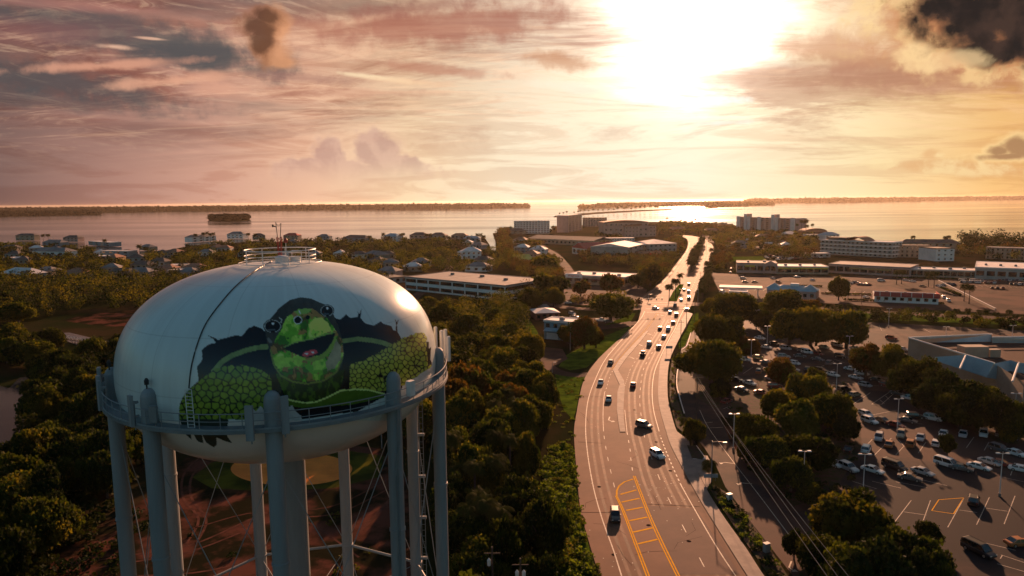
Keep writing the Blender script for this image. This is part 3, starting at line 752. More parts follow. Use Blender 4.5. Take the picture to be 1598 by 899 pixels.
# far islands: sand or mud base plus woods
def island(pxs, hmin, hmax, step, label, nq=26, mt=('mangrove', 'mangrove'), leafk=.45):
    P = ground(pxs, 0.0); sheet('island_land', P, M['land'], z=-1.5, thick=1.6)
    A = np.array([(p[0], p[1]) for p in P]); lo, hi = A.min(0), A.max(0)
    cs = []
    nx = max(1, int((hi[0] - lo[0]) / step)); ny = max(1, int((hi[1] - lo[1]) / step))
    g = rng.uniform(lo, hi, size=(int(nx * ny * 1.4) + 5, 2)); g = g[in_poly(g, [tuple(a) for a in A])]
    if len(g) > 900: g = g[:900]
    n = len(g)
    foliage_mass('island_woods', label, 'woods', g, np.full(n, step * .75), rng.uniform(hmin, hmax, n), nq, step * leafk, mt)


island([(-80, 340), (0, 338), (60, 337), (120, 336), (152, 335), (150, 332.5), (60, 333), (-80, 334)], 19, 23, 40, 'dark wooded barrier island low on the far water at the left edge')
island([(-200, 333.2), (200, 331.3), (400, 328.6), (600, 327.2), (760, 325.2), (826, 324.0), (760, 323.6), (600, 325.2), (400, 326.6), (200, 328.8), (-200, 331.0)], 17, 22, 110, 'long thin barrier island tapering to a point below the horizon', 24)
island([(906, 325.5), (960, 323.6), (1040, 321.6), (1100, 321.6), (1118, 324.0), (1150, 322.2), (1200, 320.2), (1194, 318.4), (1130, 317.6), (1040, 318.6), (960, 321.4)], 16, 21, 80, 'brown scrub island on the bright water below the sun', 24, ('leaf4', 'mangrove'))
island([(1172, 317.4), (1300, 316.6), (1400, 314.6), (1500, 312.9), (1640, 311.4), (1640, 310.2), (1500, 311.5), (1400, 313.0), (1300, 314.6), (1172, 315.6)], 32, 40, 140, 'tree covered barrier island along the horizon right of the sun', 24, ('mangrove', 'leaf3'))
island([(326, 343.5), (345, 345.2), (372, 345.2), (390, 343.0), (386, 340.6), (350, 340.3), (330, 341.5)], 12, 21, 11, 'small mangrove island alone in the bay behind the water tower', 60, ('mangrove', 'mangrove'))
# causeway spit
cw = [(864, 338.6), (890, 337.0), (930, 333.6), (990, 330.2), (1048, 327.4), (1048, 326.2), (990, 328.4), (930, 331.4), (890, 334.8), (866, 337.0)]
sheet('causeway_land', ground(cw), M['dirt'], z=-1.5, thick=2.0)
for k, (x0, x1, y0, y1) in enumerate(((1072, 1120, 327.3, 324.6), (1100, 1130, 325.0, 323.2))):
    sheet('sand_bar', ground([(x0, y0), (x1, y1), (x1, y1 - .5), (x0, y0 - .5)]), M['dirt'], z=-1, thick=1.3)

# ------------------------------------------------------------------ water tower
TX, TY = -18.755, 56.293
TR, ZE, TA, TN, TB, TN2 = 12.36, 46.99, 8.32, 2.356, 7.09, 2.15
tower = thing('water_tower', 'white water tower on tall legs, green sea turtle mural on its tank', 'water tower', (TX, TY, 0))
dC = np.array([-TX, -TY]); dC /= np.linalg.norm(dC); pC = np.array([-dC[1], dC[0]])
if pC[0] < 0: pC = -pC
def tdir(phi): return dC * math.cos(phi) + pC * math.sin(phi)   # phi measured from the viewer-facing side, clockwise to the right


def paint_mural(P):
    """paint colours for points P (n,3) on the tank shell"""
    q = proj(P); c = (q - np.array([280., 450.])) * 3.595   # picture plan of the mural
    n = len(P); col = np.tile(np.array([0.68, 0.745, 0.735]), (n, 1))
    th = np.arctan2(P[:, 1] - TY, P[:, 0] - TX)
    front = ((P[:, :2] - np.array([TX, TY])) @ dC) > -3.5
    def fb(x, y, s, seed):   # cheap value noise
        g = np.random.default_rng(seed).random((64, 64)); xs, ys = x / s, y / s
        xi, yi = np.floor(xs).astype(int), np.floor(ys).astype(int); fx, fy = xs - xi, ys - yi
        fx = fx * fx * (3 - 2 * fx); fy = fy * fy * (3 - 2 * fy)
        G = lambda a, b_: g[a % 64, b_ % 64]
        return (G(xi, yi) * (1 - fx) + G(xi + 1, yi) * fx) * (1 - fy) + (G(xi, yi + 1) * (1 - fx) + G(xi + 1, yi + 1) * fx) * fy
    def fbm(x, y, s, seed): return .5 * fb(x, y, s, seed) + .3 * fb(x, y, s / 2.1, seed + 1) + .2 * fb(x, y, s / 4.3, seed + 2)
    # weathering streaks
    st = fb(th * 40, P[:, 2] * .15, 1.0, 3); col *= (0.93 + 0.09 * st)[:, None]
    st2 = fbm(th * 12.3, P[:, 2], 1.6, 9); col *= (0.95 + 0.07 * st2)[:, None]
    # plate seams and faint runs below them
    rr_ = np.hypot(P[:, 0] - TX, P[:, 1] - TY)
    mer = np.abs(((th * 14 / (2 * math.pi)) % 1) - .5) * rr_ * (2 * math.pi / 14)
    sl = np.clip(1 - mer / .05, 0, 1) * (rr_ > 1.5); col *= (1 - .24 * sl)[:, None]
    for rz0 in (3.2, 7.4): col *= (1 - .20 * np.clip(1 - np.abs(rr_ - rz0) / .05, 0, 1) * (P[:, 2] > ZE))[:, None]
    for zz0 in (51.2, 47.4, 43.6): col *= (1 - .20 * np.clip(1 - np.abs(P[:, 2] - zz0) / .04, 0, 1))[:, None]
    runs = np.clip(fb(th * 60, P[:, 2] * .07, 1.0, 77) - .68, 0, 1) * 2.2 * np.clip((52.5 - P[:, 2]) / 6, 0, 1)
    col *= 1 - runs[:, None] * np.array([.10, .16, .20])[None]
    x, y = c[:, 0].copy(), c[:, 1].copy()
    wx = (fbm(x, y, 16, 21) - .5) * 8; wy = (fbm(x, y, 16, 25) - .5) * 8
    cw_ = np.stack([x + wx, y + wy], 1)
    S = lambda *k: np.array(lin(k)) * 1.7
    N1 = fbm(x, y, 60, 31); N2 = fbm(x * 1.6, y * .8, 34, 37); N3 = fbm(x, y, 18, 41)
    def put(mask, colr):
        m_ = mask & front
        col[m_] = colr[m_] if getattr(colr, 'ndim', 1) == 2 else colr
    T = lambda colr, a=.1: np.array(colr)[None, :] * (1 - a + 2 * a * N3)[:, None]
    dark = np.array(lin((27, 30, 34)))
    hole = [(108, 520), (98, 440), (130, 400), (125, 345), (165, 315), (205, 305), (190, 285), (155, 262), (195, 276), (215, 290), (320, 262), (350, 270), (385, 225), (420, 210), (455, 222), (478, 240), (520, 200), (840, 140),
            (880, 170), (905, 175), (935, 145), (950, 160), (965, 165), (1000, 160), (1003, 140), (985, 112), (1010, 145), (1024, 110), (1016, 165), (1040, 195), (1090, 210), (1130, 185), (1145, 200), (1190, 210), (1200, 235),
            (1214, 238), (1215, 205), (1209, 168), (1219, 190), (1232, 172), (1221, 205), (1224, 245), (1250, 290), (1290, 300), (1250, 560), (1160, 600), (1000, 690), (680, 735), (380, 735), (0, 740), (60, 560)]
    put(in_poly(c + .35 * (cw_ - c), hole), T(dark))
    def band(pts, w, colr, w2=None):
        p = np.array(pts, float); d = np.full(n, 1e9); idx = np.where(front)[0]
        for i in range(len(p) - 1):
            a, b_ = p[i], p[i + 1]; ab = b_ - a; t = np.clip(((c[idx] - a) @ ab) / (ab @ ab), 0, 1)
            d[idx] = np.minimum(d[idx], np.linalg.norm(c[idx] - a - t[:, None] * ab, axis=1))
        put(d < w, colr); return d
    rim = np.stack([S(104, 120, 70)] * n) * (0.7 + .6 * N2)[:, None]
    d = band([(190, 470), (240, 412), (300, 375), (380, 346), (440, 332), (498, 326)], 14, rim)
    d = band([(910, 295), (1000, 284), (1080, 292), (1140, 305), (1192, 325)], 13, rim)
    def scales(polys, cell, seed, g1, g2):
        m_ = in_poly(cw_, polys) & front; idx = np.where(m_)[0]
        if not len(idx): return
        r = np.random.default_rng(seed); pc = c[idx]
        lo, hi = pc.min(0) - cell, pc.max(0) + cell
        gx = np.arange(lo[0], hi[0], cell); gy = np.arange(lo[1], hi[1], cell * .8)
        G = np.array([(a + (k % 2) * cell / 2, b_) for k, b_ in enumerate(gy) for a in gx]) + r.normal(size=(len(gx) * len(gy), 2)) * cell * .2
        kc = r.random(len(G))
        for s0 in range(0, len(idx), 4000):
            pp = pc[s0:s0 + 4000] + 3 * np.stack([N3[idx[s0:s0 + 4000]] - .5, N1[idx[s0:s0 + 4000]] - .5], 1)
            D = np.linalg.norm(pp[:, None] - G[None], axis=2); o2 = np.argpartition(D, 1, axis=1)[:, :2]
            dd = np.take_along_axis(D, o2, 1); k0 = np.where(dd[:, 0] < dd[:, 1], o2[:, 0], o2[:, 1]); gap = np.abs(dd[:, 0] - dd[:, 1])
            edge = np.clip((gap - cell * .09) / (cell * .12), 0, 1)[:, None]
            cc = g1[None] * (1 - kc[k0])[:, None] + g2[None] * kc[k0][:, None]
            cc = cc * (0.75 + .5 * N3[idx[s0:s0 + 4000]])[:, None]
            col[idx[s0:s0 + 4000]] = cc * edge + dark[None] * 1.1 * (1 - edge)
    lf = [(0, 735), (0, 650), (30, 590), (100, 530), (150, 490), (200, 452), (260, 434), (360, 432), (440, 450), (500, 482), (518, 520), (518, 590), (500, 660), (480, 735)]
    rf = [(955, 430), (1030, 405), (1120, 360), (1200, 310), (1260, 275), (1330, 252), (1372, 248), (1392, 280), (1383, 300), (1408, 350), (1395, 390), (1418, 430), (1400, 460), (1340, 500), (1270, 540), (1200, 560), (1120, 585), (955, 560)]
    scales(lf, 42, 5, S(112, 130, 44), S(88, 112, 40)); scales(rf, 31, 6, S(126, 138, 52), S(150, 150, 62))
    # claw marks of shell behind the flipper tip
    put(in_poly(c, [(1385, 300), (1400, 300), (1398, 340), (1412, 330), (1408, 400), (1418, 420), (1395, 440)]), dark)
    # neck
    nk = T(S(32, 46, 20), .3); nk = np.where((N2 > .55)[:, None], S(56, 80, 24)[None], nk)
    put(in_poly(cw_, [(540, 480), (925, 460), (905, 560), (870, 600), (760, 640), (650, 632), (590, 600)]), nk)
    # shell lip below
    lip = np.stack([S(62, 88, 28)] * n) * (0.8 + .4 * N3)[:, None]
    put(in_poly(c, [(575, 612), (640, 632), (700, 642), (760, 640), (830, 612), (900, 576), (980, 563), (1060, 568), (1150, 590), (1150, 612), (1080, 625), (980, 652), (800, 664), (680, 670), (600, 655)]), lip)
    band([(575, 612), (640, 632), (700, 642), (760, 640), (830, 612), (900, 576), (980, 566), (1060, 570), (1150, 592)], 4.5, S(170, 185, 110))
    # head
    head = [(478, 225), (492, 185), (515, 165), (560, 110), (620, 65), (680, 50), (740, 58), (800, 85), (855, 105), (866, 150), (890, 210), (915, 290), (926, 360), (912, 430), (875, 490), (800, 530), (700, 545), (620, 530), (560, 490),
            (525, 430), (505, 360), (490, 290)]
    hm = in_poly(c, head)
    brown = S(52, 50, 44)
    h0 = np.stack([brown] * n) * (0.6 + .8 * N2)[:, None]
    put(hm, h0)
    face = in_poly(cw_, [(512, 330), (560, 250), (600, 165), (670, 115), (745, 112), (830, 170), (878, 235), (915, 300), (922, 370), (905, 430), (865, 480), (800, 515), (700, 525), (620, 510), (560, 470), (522, 400)])
    pal = [S(50, 92, 26), S(88, 142, 36), S(132, 168, 60), S(160, 182, 90), S(74, 58, 30), S(132, 100, 54)]
    w1 = fbm(x, y * .7, 70, 51); w2 = fbm(x, y * .8, 40, 57)
    fc = np.stack([pal[1]] * n)
    fc[w1 > .56] = pal[0]; fc[(w1 > .64) & (w2 > .5)] = pal[4]; fc[w1 < .45] = pal[2]; fc[(w1 < .40) & (w2 > .45)] = pal[3]; fc[(w2 > .70)] = pal[5]; fc[(w2 < .24)] = pal[0] * .8
    lower = y > 380
    fc[lower & (w2 > .60)] = pal[5] * .9; fc[lower & (w1 < .42)] = pal[2]
    fc *= (0.85 + .55 * N3)[:, None]
    put(face & hm, fc)
    hl = in_poly(cw_, [(722, 205), (760, 165), (800, 165), (835, 195), (852, 238), (800, 258), (756, 275), (735, 240)])
    put(hl & hm & (w2 > .36), np.stack([S(196, 206, 90)] * n) * (0.6 + .6 * w2)[:, None])
    put(in_poly(cw_, [(640, 130), (700, 112), (745, 118), (720, 140), (670, 150)]) & hm, S(120, 150, 70))
    jl = in_poly(cw_, [(880, 290), (908, 330), (905, 400), (870, 450), (830, 462), (818, 420), (850, 360), (865, 310)])
    put(jl & hm, np.stack([S(150, 140, 112)] * n) * (0.45 + .8 * w2)[:, None])
    put(in_poly(cw_, [(790, 375), (845, 320), (870, 265), (880, 290), (858, 345), (810, 395), (740, 415), (700, 405)]) & hm, np.stack([S(122, 142, 58)] * n) * (0.7 + .5 * w1)[:, None])
    band([(512, 345), (530, 430), (570, 490), (640, 525), (720, 536), (810, 518), (880, 470), (915, 390)], 5, S(104, 116, 52))
    # mouth and tongue
    put(in_poly(cw_, [(580, 332), (660, 303), (740, 288), (820, 262), (874, 250), (862, 290), (832, 340), (795, 372), (740, 388), (680, 382), (620, 355)]), S(24, 24, 24))
    put(in_poly(c, [(688, 378), (697, 358), (718, 352), (740, 345), (765, 345), (778, 360), (745, 376), (712, 383)]), T(S(196, 66, 72), .15))
    for ex, ey in ((713, 366), (748, 358)): put(((x - ex) / 10) ** 2 + ((y - ey) / 5) ** 2 < 1, S(240, 190, 190))
    band([(585, 330), (660, 300), (740, 285), (820, 258), (874, 246)], 3, S(120, 146, 74))
    # eyes and nostrils
    for ex, ey, rx, ry in ((523, 213, 47, 36), (828, 126, 36, 32)):
        r = ((x - ex) / rx) ** 2 + ((y - ey) / ry) ** 2
        put(r < 1.25, S(44, 40, 36)); put(r < 1.0, S(150, 152, 148)); put(r < .82, S(14, 14, 15))
        put(((x - ex - 2) / 7) ** 2 + ((y - ey + ry * .45) / 7) ** 2 < 1, S(240, 240, 235))
        put(((x - ex + 6) / (rx * .5)) ** 2 + ((y - ey - ry * .55) / 5) ** 2 < 1, S(66, 72, 76))
    for ex, ey, rx in ((664, 178, 24), (720, 163, 15)):
        r = ((x - ex) / rx) ** 2 + ((y - ey) / (rx * .95)) ** 2
        if rx > 20: put((r < 1) & (r > .70), S(206, 206, 196))
        put(r < .70, S(20, 17, 15))
    band([(560, 165), (574, 175), (570, 190)], 3, S(150, 150, 140)); band([(670, 125), (678, 140)], 3, S(210, 210, 200)); band([(500, 285), (512, 300)], 8, S(96, 98, 92))
    # torn white paint chips along the bottom edge
    W = np.tile(np.array([0.62, 0.62, 0.61]), (n, 1)) * (0.85 + .3 * N3)[:, None]
    put(in_poly(c, [(385, 745), (402, 705), (410, 672), (430, 690), (455, 660), (490, 700), (560, 700), (575, 650), (600, 645), (610, 668), (632, 655), (650, 690), (682, 715), (690, 745)]), W)
    put(in_poly(c, [(1262, 560), (1270, 520), (1330, 500), (1350, 480), (1420, 440), (1430, 470), (1340, 560), (1262, 610)]), W)
    put(y > 742 + 0 * y, np.tile(np.array([0.85, 0.72, 0.66]), (n, 1)) * (0.95 + .08 * N1)[:, None])  # bowl underside: pink bounce light from the ground put into the paint
    # claws and shards under the walkway, plan of the lower bowl
    c2 = (q - np.array([150., 560.])) * 4.993
    for pg in ([(655, 470), (672, 545), (700, 592), (742, 628), (738, 585), (730, 560), (745, 556), (780, 630), (800, 648), (837, 657), (828, 610), (822, 585), (860, 655), (920, 692), (940, 665), (938, 612), (1000, 640), (1060, 657), (1018, 598),
                (1022, 560), (1030, 470)],):
        put(in_poly(c2, pg), T(S(40, 46, 38), .25))
    put(in_poly(c, [(780, 735), (890, 730), (885, 738), (800, 752)]), dark); put(in_poly(c, [(990, 708), (1035, 700), (1005, 720)]), dark)
    return np.clip(col, 0, .85)


def build_tank():
    # rows from top pole over the equator to the bottom pole
    u1 = np.linspace(np.pi / 2, 0, 260); r1 = TR * np.cos(u1) ** (2 / TN); z1 = ZE + TA * np.sin(u1) ** (2 / TN)
    u2 = np.linspace(0, np.pi / 2, 190)[1:]; r2 = TR * np.cos(u2) ** (2 / TN2); z2 = ZE - TB * np.sin(u2) ** (2 / TN2)
    r = np.concatenate([r1, r2]); z = np.concatenate([z1, z2])
    s = np.concatenate([[0], np.cumsum(np.hypot(np.diff(r), np.diff(z)))])
    ss = np.linspace(0, s[-1], 520); r = np.interp(ss, s, r); z = np.interp(ss, s, z); r[0] = r[-1] = 0.001
    phi = np.concatenate([np.linspace(-1.55, 1.55, 760), np.linspace(1.55, 2 * math.pi - 1.55, 60)[1:-1]])
    D = dC[None] * np.cos(phi)[:, None] + pC[None] * np.sin(phi)[:, None]
    V = np.stack([TX + r[:, None] * D[None, :, 0], TY + r[:, None] * D[None, :, 1], np.broadcast_to(z[:, None], (len(r), len(phi)))], -1)
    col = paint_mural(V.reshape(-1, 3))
    V = V - np.array([TX, TY, 0])
    mm = bpy.data.materials.new('tank_paint'); mm.use_nodes = True; nt = mm.node_tree; X.nt = nt; bs = nt.nodes['Principled BSDF']
    at_ = nt.nodes.new('ShaderNodeVertexColor'); at_.layer_name = 'paint'
    nt.links.new(at_.outputs[0], bs.inputs['Base Color']); bs.inputs['Roughness'].default_value = 0.20; bs.inputs['Specular IOR Level'].default_value = 0.5
    bs.inputs['Coat Weight'].default_value = 0.0
    tc = nt.nodes.new('ShaderNodeTexCoord'); bn = nt.nodes.new('ShaderNodeBump'); bn.inputs['Strength'].default_value = 0.25; bn.inputs['Distance'].default_value = 0.15
    nt.links.new(noise(X(tc.outputs['Object']), 0.28, 4).o, bn.inputs['Height']); nt.links.new(bn.outputs[0], bs.inputs['Normal'])
    me = grid_mesh('tank', V, mm, wrap=True)
    ca = me.color_attributes.new('paint', 'FLOAT_COLOR', 'POINT')
    ca.data.foreach_set('color', np.concatenate([col, np.ones((len(col), 1))], 1).astype(np.float32).reshape(-1))
    o = bpy.data.objects.new('tank', me); link(o, tower)
    return r, z


tr_, tz_ = build_tank()
def shell_r(z):
    if z >= ZE: return TR * max(0, 1 - ((z - ZE) / TA) ** TN) ** (1 / TN)
    return TR * max(0, 1 - ((ZE - z) / TB) ** TN2) ** (1 / TN2)
def shell_z(r): return ZE + TA * max(0, 1 - (r / TR) ** TN) ** (1 / TN)
NL, PH, RL = 9, -0.0775, 12.5
legp = []
for k in range(NL):
    d = tdir(PH + k * 2 * math.pi / NL); p = d * RL; legp.append(p)
    mb = MB(); rr = 0.55
    mb.lathe([(0.9, -0.1), (0.9, 0.25), (rr, 0.26), (rr, 47.1), (rr * .96, 47.4), (rr * .8, 47.65), (rr * .45, 47.85), (0.01, 47.92)], 20, c=(p[0], p[1]))
    for zz in (12, 24.6, 36): mb.lathe([(rr, zz - .12), (rr + .05, zz - .1), (rr + .05, zz + .1), (rr, zz + .12)], 20, c=(p[0], p[1]))
    mb.build('leg', M['steel'], tower, smooth=False)
mb = MB(); mb.lathe([(1.15, 0), (1.15, 40.4), (1.7, 41.2)], 28); mb.build('riser_pipe', M['steel'], tower, smooth=True)
for lo, hi in ((0.4, 24.6), (24.6, 43.0)):
    for k in range(NL):
        a, b_ = legp[k], legp[(k + 1) % NL]
        for p, q in ((a, b_), (b_, a)):
            m1 = MB(); m1.tube([(p[0] * .99, p[1] * .99, lo), (q[0] * .99, q[1] * .99, hi)], 0.035, 5); m1.build('brace_rod', M['steel'], tower)
for k in range(NL):
    a, b_ = legp[k], legp[(k + 1) % NL]; m1 = MB(); m1.tube([(a[0], a[1], 24.6), (b_[0], b_[1], 24.6)], 0.13, 8); m1.build('strut', M['steel'], tower)
    m1 = MB(); m1.tube([(a[0], a[1], 24.4), (a[0] * .09, a[1] * .09, 24.4)], 0.03, 5); m1.build('brace_rod', M['steel'], tower)
# balcony
WZ = 45.55
mb = MB(); mb.lathe([(12.1, WZ - .22), (13.3, WZ - .22), (13.3, WZ), (12.1, WZ)], 128, closed=True); mb.build('walkway', M['steel_d'], tower)
rb = MB()
for zz, r_ in ((1.1, .035), (.6, .025)):
    pts = [(13.2 * math.cos(t), 13.2 * math.sin(t), WZ + zz) for t in np.linspace(0, 2 * math.pi, 129)]; rb.tube(pts, r_, 6, cap=False)
for k in range(60):
    t = 2 * math.pi * k / 60; rb.tube([(13.2 * math.cos(t), 13.2 * math.sin(t), WZ), (13.2 * math.cos(t), 13.2 * math.sin(t), WZ + 1.1)], .03, 5)
rb.lathe([(13.22, WZ), (13.25, WZ), (13.25, WZ + .12), (13.22, WZ + .12)], 96, closed=True)
rb.build('walkway_railing', M['steel'], tower)
# crown railing
cz = shell_z(2.9) - .1
rb = MB()
for zz, r_ in ((1.2, .045), (.75, .03), (.45, .02)):
    rb.tube([(2.75 * math.cos(t), 2.75 * math.sin(t), cz + zz) for t in np.linspace(0, 2 * math.pi, 65)], r_, 6, cap=False)
for k in range(9):
    t = 2 * math.pi * k / 9 + .35; rb.tube([(2.75 * math.cos(t), 2.75 * math.sin(t), cz - .15), (2.75 * math.cos(t), 2.75 * math.sin(t), cz + 1.2)], .035, 5)
rb.tube([(3.2 * math.cos(t), 3.2 * math.sin(t), shell_z(3.2) + .12) for t in np.linspace(0, 2 * math.pi, 65)], .03, 5, cap=False)
rb.build('crown_railing', M['white'], tower)
tz0 = ZE + TA
mb = MB(); mb.lathe([(0.55, tz0 - .1), (0.55, tz0 + .35), (0.62, tz0 + .36), (.3, tz0 + .5), (0.01, tz0 + .52)], 20, c=(.1, .1)); mb.build('vent_cap', M['white'], tower)
mb = MB(); mb.lathe([(0.45, tz0 - .15), (0.45, tz0 + .3), (0.5, tz0 + .32), (0.01, tz0 + .36)], 20, c=(.9, .9)); mb.build('hatch', M['white'], tower)
rb = MB()
rb.tube([(.95 + .75 * math.cos(t), .75 * math.sin(t), tz0 + .85) for t in np.linspace(-1.9, 1.9, 15)], .03, 5)
for t in (-1.9, 0, 1.9): rb.tube([(.95 + .75 * math.cos(t), .75 * math.sin(t), tz0 - .1), (.95 + .75 * math.cos(t), .75 * math.sin(t), tz0 + .85)], .03, 5)
rb.build('hatch_rail', M['white'], tower)
# beacon mast: red lattice foot with two splayed aerials
mb = MB()
for s in (-1, 1):
    mb.tube([(s * .10 - .1, .1, tz0 + .5), (s * .17 - .1, .1, tz0 + 2.0)], .035, 5); mb.tube([(s * .10 - .1, .35, tz0 + .5), (s * .17 - .1, .35, tz0 + 2.0)], .03, 5)
for i in range(5):
    z_ = tz0 + .6 + i * .28; mb.tube([(-.2, .1, z_), (0.03, .1, z_ + .25)], .022, 4); mb.tube([(0.03, .1, z_), (-.2, .1, z_ + .25)], .022, 4)
mast = mb.build('antenna_mast', M['rust'], tower)
mb = MB(); mb.tube([(-.2, .1, tz0 + 2.0), (-.28, .1, tz0 + 3.2)], .03, 5); mb.tube([(.02, .1, tz0 + 1.9), (.14, .1, tz0 + 3.1)], .03, 5); mb.tube([(-.28, .1, tz0 + 3.1), (-.07, .1, tz0 + 2.85), (.14, .1, tz0 + 3.1)], .02, 4)
mb.tube([(-.28, .1, tz0 + 2.8), (-.5, .1, tz0 + 2.9)], .04, 5); mb.box(-.58, -.45, .04, .16, tz0 + 2.8, tz0 + 3.0); mb.build('aerial', M['dark'], mast)
mb = MB(); mb.tube([(.42, .2, tz0), (.42, .2, tz0 + 1.5)], .03, 5); bp = mb.build('beacon_post', M['white'], tower)
mb = MB(); mb.lathe([(0.01, tz0 + 1.5), (.15, tz0 + 1.52), (.16, tz0 + 1.75), (.08, tz0 + 1.88), (0.01, tz0 + 1.9)], 12, c=(.42, .2)); mb.build('beacon', M['rust'], bp)
# cable run over the dome down to the ladder
lp = [(424, 409), (398, 424), (370, 446), (345, 474), (322, 506), (308, 540), (299, 575), (295.5, 607)]
def on_shell(px, py):
    """first hit of a sight line on the tank shell, in tower coordinates"""
    d = ray(px, py); d = d / np.linalg.norm(d); t = 30.0
    while t < 70:
        p = np.array([0, 0, H]) + d * t; r_ = math.hypot(p[0] - TX, p[1] - TY)
        if ZE - TB < p[2] < ZE + TA and r_ < shell_r(p[2]): return p - np.array([TX, TY, 0])
        t += .03
    return None
pts = [p for p in (on_shell(*a) for a in lp) if p is not None]
pts = cr(pts, n=6)
pts = [p * np.array([1.004, 1.004, 1]) + np.array([0, 0, .06]) for p in pts]
mb = MB(); mb.tube(pts, .04, 6); mb.build('cable_run', M['dark'], tower)
tp, bt = on_shell(298, 606), on_shell(303, 650)
if tp is not None and bt is not None:
    mb = MB(); hd = np.array([bt[0], bt[1], 0]); hd /= np.linalg.norm(hd); sd = np.array([-hd[1], hd[0], 0]) * .24
    a, b_ = tp + hd * .3, np.array([bt[0], bt[1], WZ]) + hd * .35
    for s in (-1, 1): mb.tube([a + s * sd, b_ + s * sd], .03, 5)
    for i in range(12): c_ = a + (b_ - a) * i / 11; mb.tube([c_ - sd, c_ + sd], .02, 4)
    mb.build('ladder', M['white'], tower)
# ladder on the right hand rear leg
p = legp[3]; d = p / np.linalg.norm(p); sd = np.array([-d[1], d[0]]) * .22
mb = MB(); o_ = p + np.array([.85, -.1])
for s in (-1, 1): mb.tube([(o_[0] + s * .18, o_[1], .5), (o_[0] + s * .18, o_[1], 45)], .03, 5)
for i in range(74): z_ = 1 + i * .6; mb.tube([(o_[0] - .18, o_[1], z_), (o_[0] + .18, o_[1], z_)], .02, 4)
for i in range(10): z_ = 4 + i * 4.2; mb.box(p[0], o_[0] + .3, o_[1] - .12, o_[1] + .12, z_, z_ + .25)
mb.build('leg_ladder', M['steel'], tower)
# phone antennas hung on the railing
def panel(phi, rr, z0, h, w=.42, dpt=.22, yaw=0.0, m_='steel', mount=True, name='antenna_panel'):
    d = tdir(phi); mb = MB(); mb.box(-dpt / 2, dpt / 2, -w / 2, w / 2, 0, h)
    if mount:
        mb.tube([(-dpt, 0, -.3), (-dpt, 0, h * .8)], .05, 6); mb.box(-dpt * 2.2, -dpt * .4, -.06, .06, h * .25, h * .33); mb.box(-dpt * 2.2, -dpt * .4, -.06, .06, h * .7, h * .78)
    o = mb.build(name, M[m_], tower); o.location = (d[0] * rr, d[1] * rr, z0); o.rotation_euler = (0, 0, math.atan2(d[1], d[0]) + yaw); return o
st = 2 * math.pi / NL
panel(PH - .10, 13.5, WZ - .6, 2.3, .5, yaw=-.15); panel(PH + .062, 13.55, WZ - .3, 2.5, .46, yaw=.25)
panel(PH - 2 * st - .045, 13.45, WZ - .3, 2.6, .52); panel(PH - 2 * st + .075, 13.35, WZ - .5, 2.5, .5, yaw=.3); panel(PH - 2 * st + .17, 13.35, WZ - .3, 2.2, .25, yaw=.4)
panel(PH - st - .05, 13.4, WZ - .1, 2.1, .4, yaw=-.2); panel(PH - st + .10, 13.3, WZ + .4, 1.1, .5, m_='steel_d', yaw=.3)
panel(PH + st + .07, 13.35, WZ + .5, 1.1, .55, .4, m_='white', mount=False, name='equipment_box')
for i, (dp, hh) in enumerate(((.02, 2.6), (.075, 2.3), (.14, 2.4), (-.04, 2.2), (.19, 1.4))):
    d = tdir(PH + 2 * st + .25 + dp * 1.6); mb = MB(); mb.lathe([(.17, 0), (.17, hh - .1), (.12, hh), (.01, hh + .02)], 12)
    o = mb.build('antenna_tube', M['white'], tower); o.location = (d[0] * 13.6, d[1] * 13.6, WZ + .6)
for i, (k, dp) in enumerate(((-2, .06), (-1, 0.0))):
    d = tdir(PH + k * st + dp); mb = MB(); mb.lathe([(.05, 0), (.05, .3), (.14, .32), (.15, .6), (.07, .75), (.01, .76)], 12)
    o = mb.build('beacon', M['dark'], tower); o.location = (d[0] * 12.6, d[1] * 12.6, 47.85)
# cable drop on leg two right of the viewer
p = legp[1]; mb = MB()
mb.tube([(p[0] + .1, p[1] - .7, 2), (p[0] + .1, p[1] - .7, 40), (p[0] + .45, p[1] - .75, 43), (p[0] + .55, p[1] - .8, 45.3)], .07, 6)
mb.tube([(p[0] + .3, p[1] - .65, 2), (p[0] + .3, p[1] - .65, 45.3)], .05, 6); mb.build('cable_drop', M['steel_d'], tower)

# ------------------------------------------------------------------ buildings
def part(mb, name, m_, parent): return mb.build(name, M[m_], parent)


